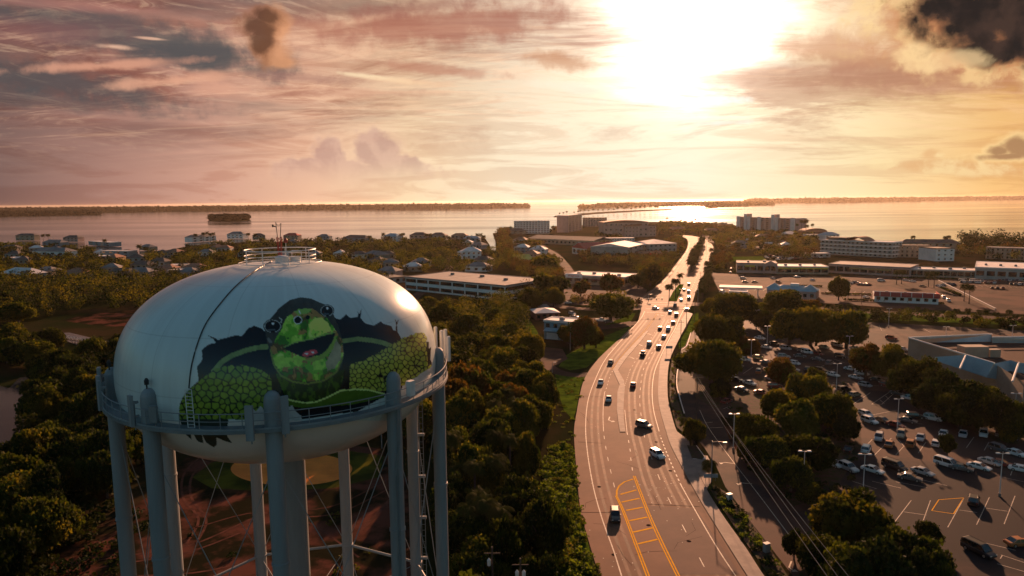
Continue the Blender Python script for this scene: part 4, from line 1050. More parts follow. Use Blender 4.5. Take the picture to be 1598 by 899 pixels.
def bld(name, label, A, B, dep, h, floors=1, cols=4, wall='w_white', roof='roof_g', style='flat', side=None, sidecols=3, win='punch', units=0, group=None, z0=0.0, ww=0.5, wh=0.55, over=0.5, band=None, cat='building', gh=None, rid='x'):
    """A,B: the front top corners as sighted at height h; dep in metres, square to the front"""
    a, b_ = at(A[0], A[1], h + z0), at(B[0], B[1], h + z0)
    d = b_ - a; W = math.hypot(d[0], d[1]); rz = math.atan2(d[1], d[0])
    t = thing(name, label, cat, (a[0], a[1], z0), rz, group)
    mb = MB(); mb.box(0, W, 0, dep, 0, h if style != 'flat' else h - .02); part(mb, 'wall', wall, t)
    if style == 'flat':
        mb = MB(); e = .25
        for x0, x1, y0, y1 in ((-e, W + e, -e, .25), (-e, W + e, dep - .25, dep + e), (-e, .25, .25, dep - .25), (W - .25, W + e, .25, dep - .25)): mb.box(x0, x1, y0, y1, h - .55, h + .35)
        mb.box(.25, W - .25, .25, dep - .25, h, h + .06)
        r = part(mb, 'roof', roof, t)
    else:
        g = gh or min(W, dep) * .28; o = over; mb = MB(); zb = h
        if style == 'gable':   # ridge along x or y
            if rid == 'x': vs = [(-o, -o, zb), (W + o, -o, zb), (W + o, dep + o, zb), (-o, dep + o, zb), (-o, dep / 2, zb + g), (W + o, dep / 2, zb + g)]; fs = [(0, 1, 5, 4), (2, 3, 4, 5), (1, 2, 5), (3, 0, 4), (3, 2, 1, 0)]
            else: vs = [(-o, -o, zb), (W + o, -o, zb), (W + o, dep + o, zb), (-o, dep + o, zb), (W / 2, -o, zb + g), (W / 2, dep + o, zb + g)]; fs = [(0, 1, 4), (1, 2, 5, 4), (2, 3, 5), (3, 0, 4, 5), (3, 2, 1, 0)]
        else:
            k = min(W, dep) / 2
            if W >= dep: r1, r2 = (k, dep / 2), (W - k, dep / 2); fs = [(0, 1, 5, 4), (1, 2, 5), (2, 3, 4, 5), (3, 0, 4), (3, 2, 1, 0)]
            else: r1, r2 = (W / 2, k), (W / 2, dep - k); fs = [(0, 1, 4), (1, 2, 5, 4), (2, 3, 5), (3, 0, 4, 5), (3, 2, 1, 0)]
            vs = [(-o, -o, zb), (W + o, -o, zb), (W + o, dep + o, zb), (-o, dep + o, zb), (r1[0], r1[1], zb + g), (r2[0], r2[1], zb + g)]
        mb.add(vs, fs); r = part(mb, 'roof', roof, t)
    fh = h / floors; me = None
    cw = W / cols; w_, h_ = cw * ww, fh * wh
    mb = MB(); mb.box(0, w_, -.05, .0, 0, h_)
    first = None; n = 0
    def put(x, z, sd=None):
        nonlocal first, n
        if n >= 100: return
        n += 1
        if first is None: first = mb.build('window', M['glass'], t); o_ = first
        else: o_ = link(bpy.data.objects.new('window', first.data), t)
        if sd is None: o_.location = (x, -.01, z)
        elif sd == 'R': o_.location = (W + .01, x, z); o_.rotation_euler = (0, 0, math.pi / 2)
        else: o_.location = (-.01, x + w_, z); o_.rotation_euler = (0, 0, -math.pi / 2)
    for f in range(floors):
        for c in range(cols): put(c * cw + (cw - w_) / 2, f * fh + (fh - h_) * .5)
    if side:
        sc = dep / sidecols
        for f in range(floors):
            for c in range(sidecols):
                put(c * sc + (sc - min(w_, sc * .9)) / 2, f * fh + (fh - h_) * .5, side)
    if band:
        for f in range(1, floors + 1):
            mb = MB(); mb.box(-.3, W + .3, -.9, -.06, f * fh - .95, f * fh - .05)
            if side == 'R': mb.box(W + .06, W + .9, -.9, dep, f * fh - .95, f * fh - .05)
            part(mb, 'balcony', band, t)
    for i in range(units):
        x = W * (i + .7) / (units + .4); y = dep * random.uniform(.3, .7); s = random.uniform(.7, 1.3)
        mb = MB(); mb.box(x - s, x + s, y - s * .8, y + s * .8, h + .061, h + 1.3); mb.box(x - s * .7, x + s * .7, y - s * .5, y + s * .5, h + 1.3, h + 1.5)
        mb.build('roof_unit', M['steel_d'], r)
    return t, W


def text_sign(body, parent, loc, size, m_, rz=0.0, name='sign_lettering'):
    c = bpy.data.curves.new(name, 'FONT'); c.body = body; c.size = size; c.extrude = .04; c.align_x = 'CENTER'
    tmp = bpy.data.objects.new(name, c); link(tmp); bpy.context.view_layer.update()
    me = bpy.data.meshes.new_from_object(tmp.evaluated_get(bpy.context.evaluated_depsgraph_get())); bpy.data.objects.remove(tmp)
    me.materials.clear(); me.materials.append(M[m_])
    o = bpy.data.objects.new(name, me); link(o, parent); o.location = loc; o.rotation_euler = (math.pi / 2, 0, rz); return o


# two storey office behind the tank
t, W = bld('office_building', 'long white two storey office with dark window bands behind the water tower', (632.6, 432), (788, 446), 44, 9.0, 2, 8, 'w_white', 'roof_g', side='R', sidecols=5, units=3, ww=.90, wh=.52)
bld('annex_building', 'low dark flat roofed annex at the left end of the white two storey office', (605, 434), (636, 431.5), 20, 4.2, 1, 3, 'w_grey', 'roof_d')
# pharmacy
t, W = bld('pharmacy', 'white roofed pharmacy with red script lettering beside the highway', (882, 428.6), (975, 433), 26, 6.5, 1, 7, 'w_tan', 'roof_w', side='R', sidecols=5, units=4, wh=.4, ww=.7)
mb = MB(); mb.box(W * .02, W * .30, -1.2, -.3, 4.6, 7.6); fa = part(mb, 'facade_panel', 'w_white', t); text_sign('Walgreens', fa, (W * .16, -1.28, 5.5), 2.1, 'sign_r')
mb = MB(); mb.box(W * .42, W * .98, -2.6, -.3, 3.6, 4.3); part(mb, 'awning', 'w_red', t)
# small teal house and red house
t, W = bld('house', 'small two storey pale blue house with a flat white roof near the highway bend', (849, 500), (897, 503.5), 9.5, 8.2, 2, 4, 'w_blue', 'roof_w', side='L', sidecols=2, units=1, ww=.5, wh=.42)
mb = MB(); mb.hexa([(1, -3.2, 4.1), (7, -3.2, 4.1), (7, -.06, 4.3), (1, -.06, 4.3), (1, -3.2, 4.25), (7, -3.2, 4.25), (7, -.06, 5.1), (1, -.06, 5.1)]); part(mb, 'porch_roof', 'roof_b', t)
mb = MB(); mb.box(1.2, 6.6, -.14, -.06, .1, 2.9); part(mb, 'garage_door', 'w_white', t)
bld('house', 'low red brick house with a pale hipped roof behind the pale blue house', (836, 489), (873, 487.6), 14, 3.6, 1, 4, 'w_red', 'roof_w', 'hip', gh=1.6)
bld('shed', 'low grey shed among parked cars just past the red brick house', (845, 480), (856, 479), 6, 2.6, 1, 2, 'w_grey', 'roof_g', 'gable')
# three storey complex with white roofs left of the far highway
t, W = bld('apartment_complex', 'tall grey apartment complex with pale metal roofs left of the far highway', (1013, 381), (1056, 379.5), 36, 13, 3, 6, 'w_grey', 'roof_w', 'hip', side='R', sidecols=5, wh=.3, ww=.4, gh=4)
bld('apartment_complex', 'grey apartment wing with a bright gable roof at the west end of the tall complex', (981, 386), (1003, 381), 40, 13, 3, 3, 'w_grey', 'roof_w', 'gable', wh=.3, ww=.35, gh=3.5)
bld('apartment_complex', 'recessed middle wing linking the two pale roofed apartment wings', (1000, 382.5), (1016, 381.5), 24, 12, 3, 3, 'w_tan', 'roof_b', 'hip', wh=.35, ww=.4, gh=3)
t, W = bld('small_shop', 'low orange building with a red door panel before the grey apartment complex', (998, 397), (1033, 396.5), 14, 6.0, 1, 3, 'w_yel', 'roof_o', 'gable', gh=3)
mb = MB(); mb.box(W * .42, W * .70, -.25, -.07, .1, 7.4); part(mb, 'door', 'sign_r', t)
# waterfront hotel, tower and arena-like block
t, W = bld('hotel', 'white six storey waterfront hotel with rows of balconies left of the pink tower', (802, 345.3), (857.5, 344.8), 16, 23, 6, 12, 'w_white', 'roof_w', ww=.6, wh=.5, band='w_white')
bld('condo_tower', 'slim pink condominium tower standing before the palm lined causeway', (886.5, 336.5), (908, 334.5), 22, 32, 9, 4, 'w_pink', 'roof_w', side='R', sidecols=3, ww=.35, wh=.35)
bld('condo_block', 'low pink condominium block right of the slim pink tower', (909, 340), (943, 340), 24, 20, 5, 8, 'w_pink', 'roof_o', ww=.5)
for A, B, dp, h, lb in (((942, 347.5), (1012, 346.5), 30, 24, 'upper tier'), ((975, 353), (1024, 351.8), 26, 18, 'lower tier')):
    t, W = bld('waterfront_hall', f'pink waterfront hall with a curved roof, its {lb} right of the condominium block', A, B, dp, h, 3, 9, 'w_pink', 'roof_o', ww=.3, wh=.3)
    mb = MB(); n = 12; vs = []; 
    for y in (-1, dp + 1):
        for i in range(n + 1): vs.append((W * i / n, y, h + .4 + 3.2 * math.sin(math.pi * i / n)))
    for y in (-1, dp + 1):
        for i in range(n + 1): vs.append((W * i / n, y, h + .36))
    m1 = n + 1; fs = [(i, i + 1, m1 + i + 1, m1 + i) for i in range(n)] + [(2 * m1 + i + 1, 2 * m1 + i, i, i + 1)[::-1] for i in range(n)] + [(m1 + i, m1 + i + 1, 3 * m1 + i + 1, 3 * m1 + i) for i in range(n)]
    mb.add(vs, fs); part(mb, 'curved_roof', 'roof_o', t)
bld('retail_row', 'long low building with a dark grey roof in front of the white hotel', (824, 371.5), (926, 376), 40, 7, 1, 16, 'w_tan', 'roof_d', 'gable', wh=.4, gh=4)
bld('motel', 'low white two storey motel left of the pale roofed apartments', (935, 372), (990, 371.5), 14, 7, 2, 14, 'w_white', 'roof_w', ww=.5, wh=.5)
bld('chapel', 'house with a broad faded red roof and a white gable end amid trees', (893, 386), (912, 388.5), 44, 7, 1, 3, 'w_white', 'roof_r', 'gable', gh=6, rid='y')
bld('house', 'blue white gabled wing attached right of the broad red roof', (912, 387), (930, 386), 22, 7, 1, 3, 'w_blue', 'roof_w', 'gable', gh=5, rid='y')
bld('house', 'yellow roofed shed half hidden by trees left of the curving side street', (808, 406), (832, 404.5), 16, 4, 1, 3, 'w_tan', 'sign_y', 'gable')
for i, (x, y, w, wl_, rf, lb) in enumerate(((783, 360, 34, 'w_tan', 'roof_d', 'row of dark roofed houses at the mouth of the canal'), (800, 374, 20, 'w_white', 'roof_o', 'white house with a sloping orange roof by the canal'),
                                           (802, 386, 22, 'w_blue', 'roof_w', 'pale house with a white roof inland of the canal mouth'), (826, 389, 24, 'w_white', 'roof_w', 'white roofed house right of the canal trees'), (816, 396, 22, 'w_pink', 'roof_o', 'pink house with tile roof above the yellow roofed shed'))):
    bld('house', lb, (x, y), (x + w, y + .3), 14, 6, 2, 4, wl_, rf, 'hip')
# condo wall on the right
t, W = bld('condo_tower', 'wide eight storey pink and white condominium with two roof towers by the bay', (1150.5, 338.3), (1242, 341), 22, 27, 8, 12, 'w_pink', 'roof_w', ww=.5, wh=.5)
for k, fx in enumerate((.14, .20, .62, .68, .0, .38, .93)):
    mb = MB(); w = W * (.045 if k < 4 else .06); mb.box(W * fx, W * fx + w, -1.6, -.07, 0, 27 + (5.5 if k in (0, 2) else .9)); part(mb, 'stair_tower', 'w_white', t)
for fx in (.16, .64):
    mb = MB(); mb.box(W * fx, W * fx + 6, 2, 9, 27.07, 33); part(mb, 'lift_house', 'w_pink', t)
# curved roof hotel block
t, W = bld('apartment_building', 'pale four storey apartment building with an arched centre roof facing the shopping street', (1281, 374), (1393, 378.5), 20, 15.5, 4, 16, 'w_grey', 'roof_w', side='R', sidecols=3, ww=.45, wh=.42, band='w_white')
mb = MB(); n = 14; x0, x1 = W * .36, W * .66; vs = []
for y in (-2.2, 18):
    for i in range(n + 1): vs.append((x0 + (x1 - x0) * i / n, y, 15.9 + 4.2 * math.sin(math.pi * i / n)))
m1 = n + 1
for y in (-2.2, 18):
    for i in range(n + 1): vs.append((x0 + (x1 - x0) * i / n, y, 15.5 + 3.7 * math.sin(math.pi * i / n)))
mb.add(vs, [(i, i + 1, m1 + i + 1, m1 + i) for i in range(n)] + [(i, i + 1, 2 * m1 + i + 1, 2 * m1 + i)[::-1] for i in range(n)] + [(2 * m1 + i, 2 * m1 + i + 1, 3 * m1 + i + 1, 3 * m1 + i)[::-1] for i in range(n)])
part(mb, 'arched_roof', 'roof_o', t)
mb = MB(); mb.box(W * .06, W * .34, 3, 14, 15.9, 18.5); part(mb, 'attic', 'roof_d', t)
bld('apartment_building', 'dim three storey tan apartment block right of the arched roof building', (1397, 383), (1452, 383.5), 16, 12, 3, 7, 'w_tan', 'roof_d', ww=.35)
bld('apartment_building', 'pale gable ended block standing between the tan apartments and the dark grove', (1461, 388), (1490, 387.5), 24, 12, 3, 3, 'w_white', 'roof_d', ww=.3, wh=.3)
bld('apartment_building', 'dim tan three storey apartment row near the right edge', (1539, 386), (1600, 388), 16, 11, 3, 8, 'w_tan', 'roof_g', ww=.35)
bld('apartment_building', 'brown low slung apartment row behind the gable ended block', (1405, 379), (1500, 379.5), 14, 9, 2, 9, 'w_tan', 'roof_d', 'hip', ww=.3)
# shopping strip
t, W = bld('shopping_strip', 'tan shop row with an arched gable entrance and yellow sign left in the strip', (1150, 410.5), (1213, 411.5), 26, 8, 1, 6, 'w_pink', 'roof_g', wh=.45, ww=.8, units=2)
mb = MB(); mb.box(W * .2, W * .45, -.4, -.27, 5.2, 6.4); part(mb, 'sign_board', 'sign_y', t)
mb = MB(); x0, x1 = W * .66, W * 1.0; n = 10; cx_ = (x0 + x1) / 2
mb.add([(x0, -2.4, 0), (x0 + 1.2, -2.4, 0), (x0 + 1.2, -2.4, 4.5), (x0, -2.4, 7.5), (x0, -.3, 0), (x0 + 1.2, -.3, 0), (x0 + 1.2, -.3, 4.5), (x0, -.3, 7.5)], [(0, 1, 2, 3), (4, 7, 6, 5), (1, 5, 6, 2), (0, 3, 7, 4)])
mb.add([(x1 - 1.2, -2.4, 0), (x1, -2.4, 0), (x1, -2.4, 7.5), (x1 - 1.2, -2.4, 4.5), (x1 - 1.2, -.3, 0), (x1, -.3, 0), (x1, -.3, 7.5), (x1 - 1.2, -.3, 4.5)], [(0, 1, 2, 3), (4, 7, 6, 5), (1, 5, 6, 2), (0, 3, 7, 4)])
arc = [(cx_ - (cx_ - x0 - 1.2) * math.cos(math.pi * i / n), 4.5 + 2.0 * math.sin(math.pi * i / n)) for i in range(n + 1)]
top = [(x0, 7.5)] + [(x0 + (cx_ - x0) * i / (n / 2), 7.5 + 3.0 * i / (n / 2)) for i in range(1, n // 2 + 1)] + [(cx_ + (x1 - cx_) * i / (n / 2), 10.5 - 3.0 * i / (n / 2)) for i in range(1, n // 2 + 1)]
vs = [(x, -2.4, z) for x, z in arc] + [(x, -2.4, z) for x, z in top] + [(x, -.3, z) for x, z in arc] + [(x, -.3, z) for x, z in top]; k_ = n + 1
mb.add(vs, [(i, i + 1, k_ + i + 1, k_ + i) for i in range(n)] + [(k_ + i, k_ + i + 1, 3 * k_ + i + 1, 3 * k_ + i) for i in range(n)] + [(i + 1, i, 2 * k_ + i, 2 * k_ + i + 1) for i in range(n)])
part(mb, 'gable_porch', 'w_pink', t)
t, W = bld('shopping_strip', 'shop row with a yellow fascia and dark shopfronts in mid strip', (1213.5, 416), (1293, 416.5), 24, 6, 1, 7, 'w_tan', 'roof_w', wh=.55, ww=.85, units=3)
mb = MB(); mb.box(.5, W - .5, -.8, -.28, 4.2, 5.4); part(mb, 'fascia', 'sign_y', t)
t, W = bld('shopping_strip', 'long shop row with a brown fascia over red shopfronts behind the white truck', (1293.5, 412), (1420, 418), 34, 7, 1, 10, 'w_pink', 'roof_g', wh=.55, ww=.85)
mb = MB(); mb.box(W * .27, W * .78, -.9, -.28, 3.9, 5.2); part(mb, 'fascia', 'w_yel', t)
t, W = bld('shopping_strip', 'low shop row with a dark blue fascia right of the brown fascia shops', (1420.5, 420), (1527, 423), 20, 5.5, 1, 10, 'w_tan', 'roof_w', wh=.6, ww=.85, units=4)
bld('big_shop', 'wide flat roofed store with many roof units at the right edge', (1522, 417), (1680, 423), 56, 8.5, 1, 9, 'w_grey', 'roof_w', wh=.4, ww=.75, units=6, side='L')
# petrol canopy, blue roofed restaurant, burger place
t = None
a, b_ = at(1122, 448, 5.6), at(1190, 450, 5.6); d = b_ - a; W = math.hypot(*d[:2])
t = thing('canopy', 'flat white filling station canopy on posts beside the highway', 'canopy', (a[0], a[1], 0), math.atan2(d[1], d[0]))
mb = MB(); mb.box(0, W, 0, 12, 4.8, 5.7); part(mb, 'roof', 'roof_w', t)
for x in (W * .1, W * .5, W * .9):
    for y in (2.5, 9.5):
        mb = MB(); mb.box(x - .25, x + .25, y - .25, y + .25, 0, 4.79); part(mb, 'post', 'w_white', t)
for x in (W * .3, W * .7):
    mb = MB(); mb.box(x - .8, x + .8, 5.4, 6.4, 0, .2); mb.box(x - .45, x + .45, 5.6, 6.2, .2, 1.9); mb.box(x - .35, x + .35, 5.5, 5.6, 1.1, 1.6); part(mb, 'fuel_pump', 'w_white', t)
bld('small_shop', 'orange walled filling station shop under the flat white canopy', (1138, 455), (1166, 456), 9, 4.2, 1, 4, 'w_yel', 'roof_w', wh=.5)
t, W = bld('restaurant', 'restaurant with a broad blue metal roof and pale walls right of the filling station', (1197, 452), (1273, 456), 16, 4.8, 1, 7, 'w_pink', 'roof_b', 'hip', gh=2.6, wh=.4)
for fx in (.12, .86):
    mb = MB(); c_ = W * fx; mb.add([(c_ - 5, 2, 5.4), (c_ + 5, 2, 5.4), (c_ + 5, 10, 5.4), (c_ - 5, 10, 5.4), (c_, 6, 8.6)], [(0, 1, 4), (1, 2, 4), (2, 3, 4), (3, 0, 4)]); part(mb, 'cupola', 'roof_b', t)
mb = MB(); mb.box(W * .45, W * .62, 6, 9, 7.0, 8.6); part(mb, 'roof_box', 'w_white', t)
t, W = bld('burger_restaurant', 'white fast food restaurant with a sloping red roof band', (1365, 459.5), (1465, 463.5), 14, 4.3, 1, 8, 'w_white', 'roof_w', wh=.4, ww=.5, units=3, side='R')
mb = MB(); mb.hexa([(-.6, -.8, 3.4), (W + .6, -.8, 3.4), (W + .6, -.30, 3.4), (-.6, -.30, 3.4), (-.2, -.34, 6.0), (W + .2, -.34, 6.0), (W + .2, -.30, 6.0), (-.2, -.30, 6.0)]); part(mb, 'mansard', 'roof_r', t)
mb = MB(); mb.hexa([(W + .30, -.5, 3.4), (W + .9, -.5, 3.4), (W + .9, 14, 3.4), (W + .30, 14, 3.4), (W + .30, -.5, 6.0), (W + .34, -.5, 6.0), (W + .34, 14, 6.0), (W + .30, 14, 6.0)]); part(mb, 'mansard', 'roof_r', t)
for i in range(6): mb = MB(); x = W * (i + .5) / 6; mb.hexa([(x - .15, -1.1, 3.6), (x + .15, -1.1, 3.6), (x + .15, -.7, 3.6), (x - .15, -.7, 3.6), (x - .15, -.5, 6.05), (x + .15, -.5, 6.05), (x + .15, -.42, 6.05), (x - .15, -.42, 6.05)]); part(mb, 'roof_rib', 'white', t)
# supermarket with folded blue canopy roofs at the right edge
hz = 9.5
P = [at(1418, 527, hz), at(1548, 521.5, hz), at(1548.5, 526, hz), at(1700, 524, hz), at(1800, 600, hz), at(1598, 596, hz), at(1552, 567, hz)]
c0 = P[0]
t = thing('supermarket', 'large supermarket with a dark flat roof edged by pale blue metal canopies', 'building', (c0[0], c0[1], 0))
Q = [p - np.array([c0[0], c0[1], 0]) for p in P]
mb = MB(); n = len(Q); vs = [(p[0], p[1], 0) for p in Q] + [(p[0], p[1], hz - .05) for p in Q]
mb.add(vs, [(i, (i + 1) % n, n + (i + 1) % n, n + i) for i in range(n)]); part(mb, 'wall', 'w_tan', t)
sheet('roof', [p for p in Q], M['asphalt_lot'], z=hz - 2.2, parent=t, kind=None)
def slope(pxs, zs, m_='roof_b', nm='metal_canopy'):
    pts = [at(x, y, z) - np.array([c0[0], c0[1], 0]) for (x, y), z in zip(pxs, zs)]
    mb = MB(); k = len(pts); mb.add([tuple(p) for p in pts] + [(p[0], p[1], p[2] - .3) for p in pts], [tuple(range(k)), tuple(reversed(range(k, 2 * k)))] + [(i, (i + 1) % k, k + (i + 1) % k, k + i) for i in range(k)])
    return part(mb, nm, m_, t)
slope([(1420, 527), (1547, 521.5), (1547, 533), (1456, 534)], [hz, hz, hz - 2.1, hz - 2.1])
slope([(1548, 526.5), (1700, 524), (1700, 534), (1548, 534)], [hz, hz, hz - 1.9, hz - 1.9])
slope([(1551, 566.5), (1507, 554), (1498, 574), (1540, 588)], [hz + .6, hz + .6, hz - 3.3, hz - 3.6])
slope([(1505, 554), (1460, 557), (1455, 560), (1497, 574)], [hz + .5, hz, hz - .6, hz - 3.3])
slope([(1553, 567), (1577, 562), (1590, 566), (1580, 594), (1540, 588)], [hz + .6, hz + .8, hz + .8, hz - 4.8, hz - 3.6])
slope([(1591, 566), (1700, 580), (1700, 612), (1582, 594)], [hz + .8, hz + .8, hz - 4.8, hz - 4.8])
rb = MB()
for a, b_ in (((1418, 527), (1548, 521.5)), ((1418, 527), (1552, 567)), ((1548, 526.5), (1700, 524)), ((1507, 555), (1498, 575)), ((1590, 566), (1580, 595))):
    p, q = at(*a, hz + .45) - np.array([c0[0], c0[1], 0]), at(*b_, hz + .45) - np.array([c0[0], c0[1], 0]); rb.tube([p, q], .28, 6)
part(rb, 'roof_trim', 'white', t)
p = at(1518, 546, hz) - np.array([c0[0], c0[1], 0]); mb = MB(); mb.box(p[0] - 4, p[0] + 4, p[1] - 2, p[1] + 2, hz - 2.18, hz + 1.4); mb.box(p[0] + 4.5, p[0] + 8, p[1] - 2, p[1], hz - 2.18, hz + .4); part(mb, 'roof_unit', 'w_tan', t)

# waterfront and inland houses
HL = [((24, 367.5), (53, 367.5), 'w_tan', 'roof_d', 'dark two storey waterfront house near the left edge', 9), ((66, 378), (94, 378.5), 'w_blue', 'roof_g', 'house with a pale blue roof behind the white terraces', 6),
      ((98, 371), (121, 371), 'w_pink', 'roof_d', 'pink waterfront house between tall dark trees', 7), ((138, 376.5), (172, 378.5), 'w_blue', 'roof_w', 'flat pale roofed waterfront house right of the pink one', 6),
      ((156, 391.5), (201, 392), 'w_blue', 'roof_w', 'teal walled house with a wide white flat roof by the inlet', 7), ((138, 399.5), (164, 400), 'w_red', 'roof_w', 'brick house with a pale roof left of the teal walled house', 5), ((164, 402), (181, 402), 'w_yel', 'roof_o', 'orange walled house before the teal walled house', 5),
      ((50, 392), (101, 393), 'w_white', 'roof_g', 'white terraced house with many balconies left of the inlet', 9), ((4, 402.5), (32, 403), 'w_white', 'roof_w', 'low white roofed house at the far left', 4), ((0, 386), (24, 386), 'w_tan', 'roof_d', 'tan house with a dark roof at the left edge', 6),
      ((299, 370.5), (337, 368), 'w_white', 'roof_g', 'long white waterfront house with a chimney left of the tank crown', 8), ((354, 365.5), (379, 365.5), 'w_white', 'roof_g', 'white flat topped waterfront villa beyond the tank railing', 8),
      ((394, 368), (414, 367.5), 'w_tan', 'roof_d', 'dark hipped house directly behind the aerials', 7), ((442, 367.5), (464, 367.5), 'w_tan', 'roof_r', 'waterfront house with a red hipped roof right of the aerials', 8),
      ((447, 377), (462, 377), 'w_blue', 'roof_g', 'blue grey house below the red hipped roof', 6), ((494, 369), (513, 369), 'w_blue', 'roof_g', 'pale house with a small turret right of the tank crown', 7),
      ((535, 371), (570, 372), 'w_blue', 'roof_d', 'wide blue grey waterfront house behind palms', 7), ((598, 368.5), (619, 369), 'w_white', 'roof_b', 'white two storey waterfront house left of the tall palm', 8),
      ((639, 367), (666, 367), 'w_pink', 'roof_d', 'brown two storey waterfront house right of the tall palm', 9), ((670, 367.5), (695, 367.5), 'w_grey', 'roof_d', 'grey hipped waterfront house in the middle of the row', 8),
      ((704, 367.5), (728, 367.5), 'w_pink', 'roof_o', 'pink waterfront house with a tile roof near the canal', 9), ((722, 372), (748, 372), 'w_blue', 'roof_b', 'blue waterfront house at the canal corner', 7),
      ((721, 378), (736, 378), 'w_white', 'roof_w', 'small white roofed house inland of the canal corner', 5), ((734, 382), (752, 382.5), 'w_blue', 'roof_g', 'pale blue low house beside the canal', 5),
      ((720, 392.5), (751, 392), 'w_white', 'roof_w', 'white flat roofed block house above the office roof', 8), ((641, 410), (672, 409.5), 'w_blue', 'roof_g', 'pale blue cottage in the trees above the office', 4),
      ((520, 395), (536, 395), 'w_white', 'roof_w', 'white roofed cottage in trees right of the tank crown', 5), ((568, 396), (592, 398), 'w_tan', 'roof_g', 'tan cottage with a grey roof above the tank shoulder', 5),
      ((258, 414), (283, 414), 'w_white', 'roof_w', 'white roofed bungalow left of the tank shoulder', 4), ((262, 422), (290, 422), 'w_grey', 'roof_w', 'long pale roofed bungalow just above the tank shoulder', 4), ((272, 434), (250, 437), 'w_grey', 'roof_g', '', 4),
      ((0, 426), (45, 428), 'w_grey', 'roof_w', 'long pale roofed shed in dark trees at the left edge', 4), ((335, 386), (352, 385), 'w_yel', 'roof_o', 'yellow walled cottage left of the tank crown', 5), ((246, 395), (266, 394), 'w_tan', 'roof_d', 'dark roofed house just right of the inlet', 6),
      ((1143, 380), (1169, 380), 'w_blue', 'roof_g', 'grey roofed house above the green lawn by the shops', 6), ((1220, 382), (1236, 382), 'w_white', 'roof_w', 'small white gabled house amid dark trees left of the arched roof building', 7),
      ((1258, 395.5), (1296, 395.5), 'w_grey', 'roof_w', 'flat white carport roof left of the arched roof building', 4), ((1230, 366), (1243, 364), 'w_white', 'roof_w', 'bright white roofed boathouse right of the wide condominium', 6), ((1262, 366.5), (1282, 366), 'w_white', 'roof_w', 'white gabled house in front of the barn shaped roof', 7),
      ((1288, 367), (1310, 366), 'w_white', 'roof_b', 'pale pavilion roof above the arched roof building', 7), ((1158, 364), (1180, 364), 'w_tan', 'roof_w', 'low white roofed store in front of the wide condominium', 5), ((1180, 369), (1206, 369), 'w_pink', 'roof_o', 'low pink roofed store right of the low white roofed store', 5),
      ((1098, 360), (1124, 360), 'w_tan', 'roof_o', 'brown roofed house beyond the end of the highway', 5), ((1044, 357), (1070, 357), 'w_tan', 'roof_o', 'tile roofed house left of the end of the highway', 6), ((1120, 352), (1140, 352), 'w_tan', 'roof_d', 'dark roofed house left of the wide condominium', 6)]
for A, B, wl_, rf, lb, h in HL:
    if not lb: continue
    bld('house', lb, A, B, random.uniform(11, 16), h, 2 if h > 5 else 1, 4, wl_, rf, 'flat' if rf == 'roof_w' and h < 8 and random.random() < .5 else 'hip', ww=.4, wh=.45, cat='house')
t, W = bld('barn_house', 'tall house with a rounded barn shaped roof beside palms on the bay', (1256, 362.5), (1290, 362), 20, 8, 2, 5, 'w_red', 'roof_d', 'flat', ww=.4)
mb = MB(); n = 10; vs = []
for y in (-1, 21):
    for i in range(n + 1): vs.append((W / 2 - (W / 2 + 1) * math.cos(math.pi * i / n), y, 8.4 + 5.5 * math.sin(math.pi * i / n)))
mb.add(vs, [(i, i + 1, n + 2 + i, n + 1 + i) for i in range(n)] + [tuple(reversed(range(n + 1))), tuple(range(n + 1, 2 * n + 2))]); part(mb, 'barrel_roof', 'roof_o', t)
HOUSE_PX = []
walls = ['w_tan', 'w_tan', 'w_grey', 'w_white', 'w_pink']; roofs = ['roof_g', 'roof_d', 'roof_w', 'roof_o', 'roof_g', 'roof_d']
hs = []
for i in range(75):
    x = random.uniform(5, 775); y = random.uniform(385, 426)
    if 750 < x < 790 or (636 < x < 720 and y > 408) or (300 < x < 560 and y > 400) or any(abs(x - a) < 24 and abs(y - b_) < 7 for a, b_ in hs): continue
    hs.append((x, y))
hs.sort(); WN = dict(w_tan='tan', w_white='white', w_grey='grey', w_blue='pale blue', w_pink='pink'); RN = dict(roof_g='grey', roof_d='dark', roof_w='white', roof_o='tiled')
for i, (x, y) in enumerate(hs):
    w = random.uniform(15, 24) * (1 + (y - 386) / 60); HOUSE_PX.append((x + w / 2, y)); wl_, rf = random.choice(walls), random.choice(roofs)
    bld('house', f'{WN[wl_]} cottage with {RN[rf]} roof, {nth(i)} from the left among the neighbourhood cottages', (x, y), (x + w, y + random.uniform(-1, 1)), 12, 4.4, 1, 3, wl_, rf, 'hip', group='suburban houses behind the water tower', ww=.4, wh=.45, cat='house')
ms = sorted((random.uniform(1085, 1215), random.uniform(356, 386)) for _ in range(40)); ms = [m_ for m_ in ms if not (m_[0] < 1125 and m_[1] > 366)]
for i, (x, y) in enumerate(ms):
    w = random.uniform(8, 13)
    bld('mobile_home', f'small mobile home, {nth(i)} from the left in the crowded park beyond the lawn', (x, y), (x + w, y), 8, 3.2, 1, 2, random.choice(walls), random.choice(['roof_w', 'roof_o', 'roof_g']), 'gable', group='mobile homes beyond the green lawn', cat='mobile home')
# low wall running down beside the strip's side entrance
a, b_ = at(1464, 440), at(1553, 485); d = b_ - a; Wd = math.hypot(*d[:2])
t = thing('boundary_wall', 'long low pale wall running diagonally beside the palms at the parking entrance', 'wall', (a[0], a[1], 0), math.atan2(d[1], d[0]))
mb = MB(); mb.box(0, Wd, -.2, .2, 0, 1.3); part(mb, 'wall_body', 'w_tan', t)
mb = MB(); mb.box(-.1, Wd + .1, -.3, .3, 1.3, 1.45); part(mb, 'coping', 'roof_w', t)
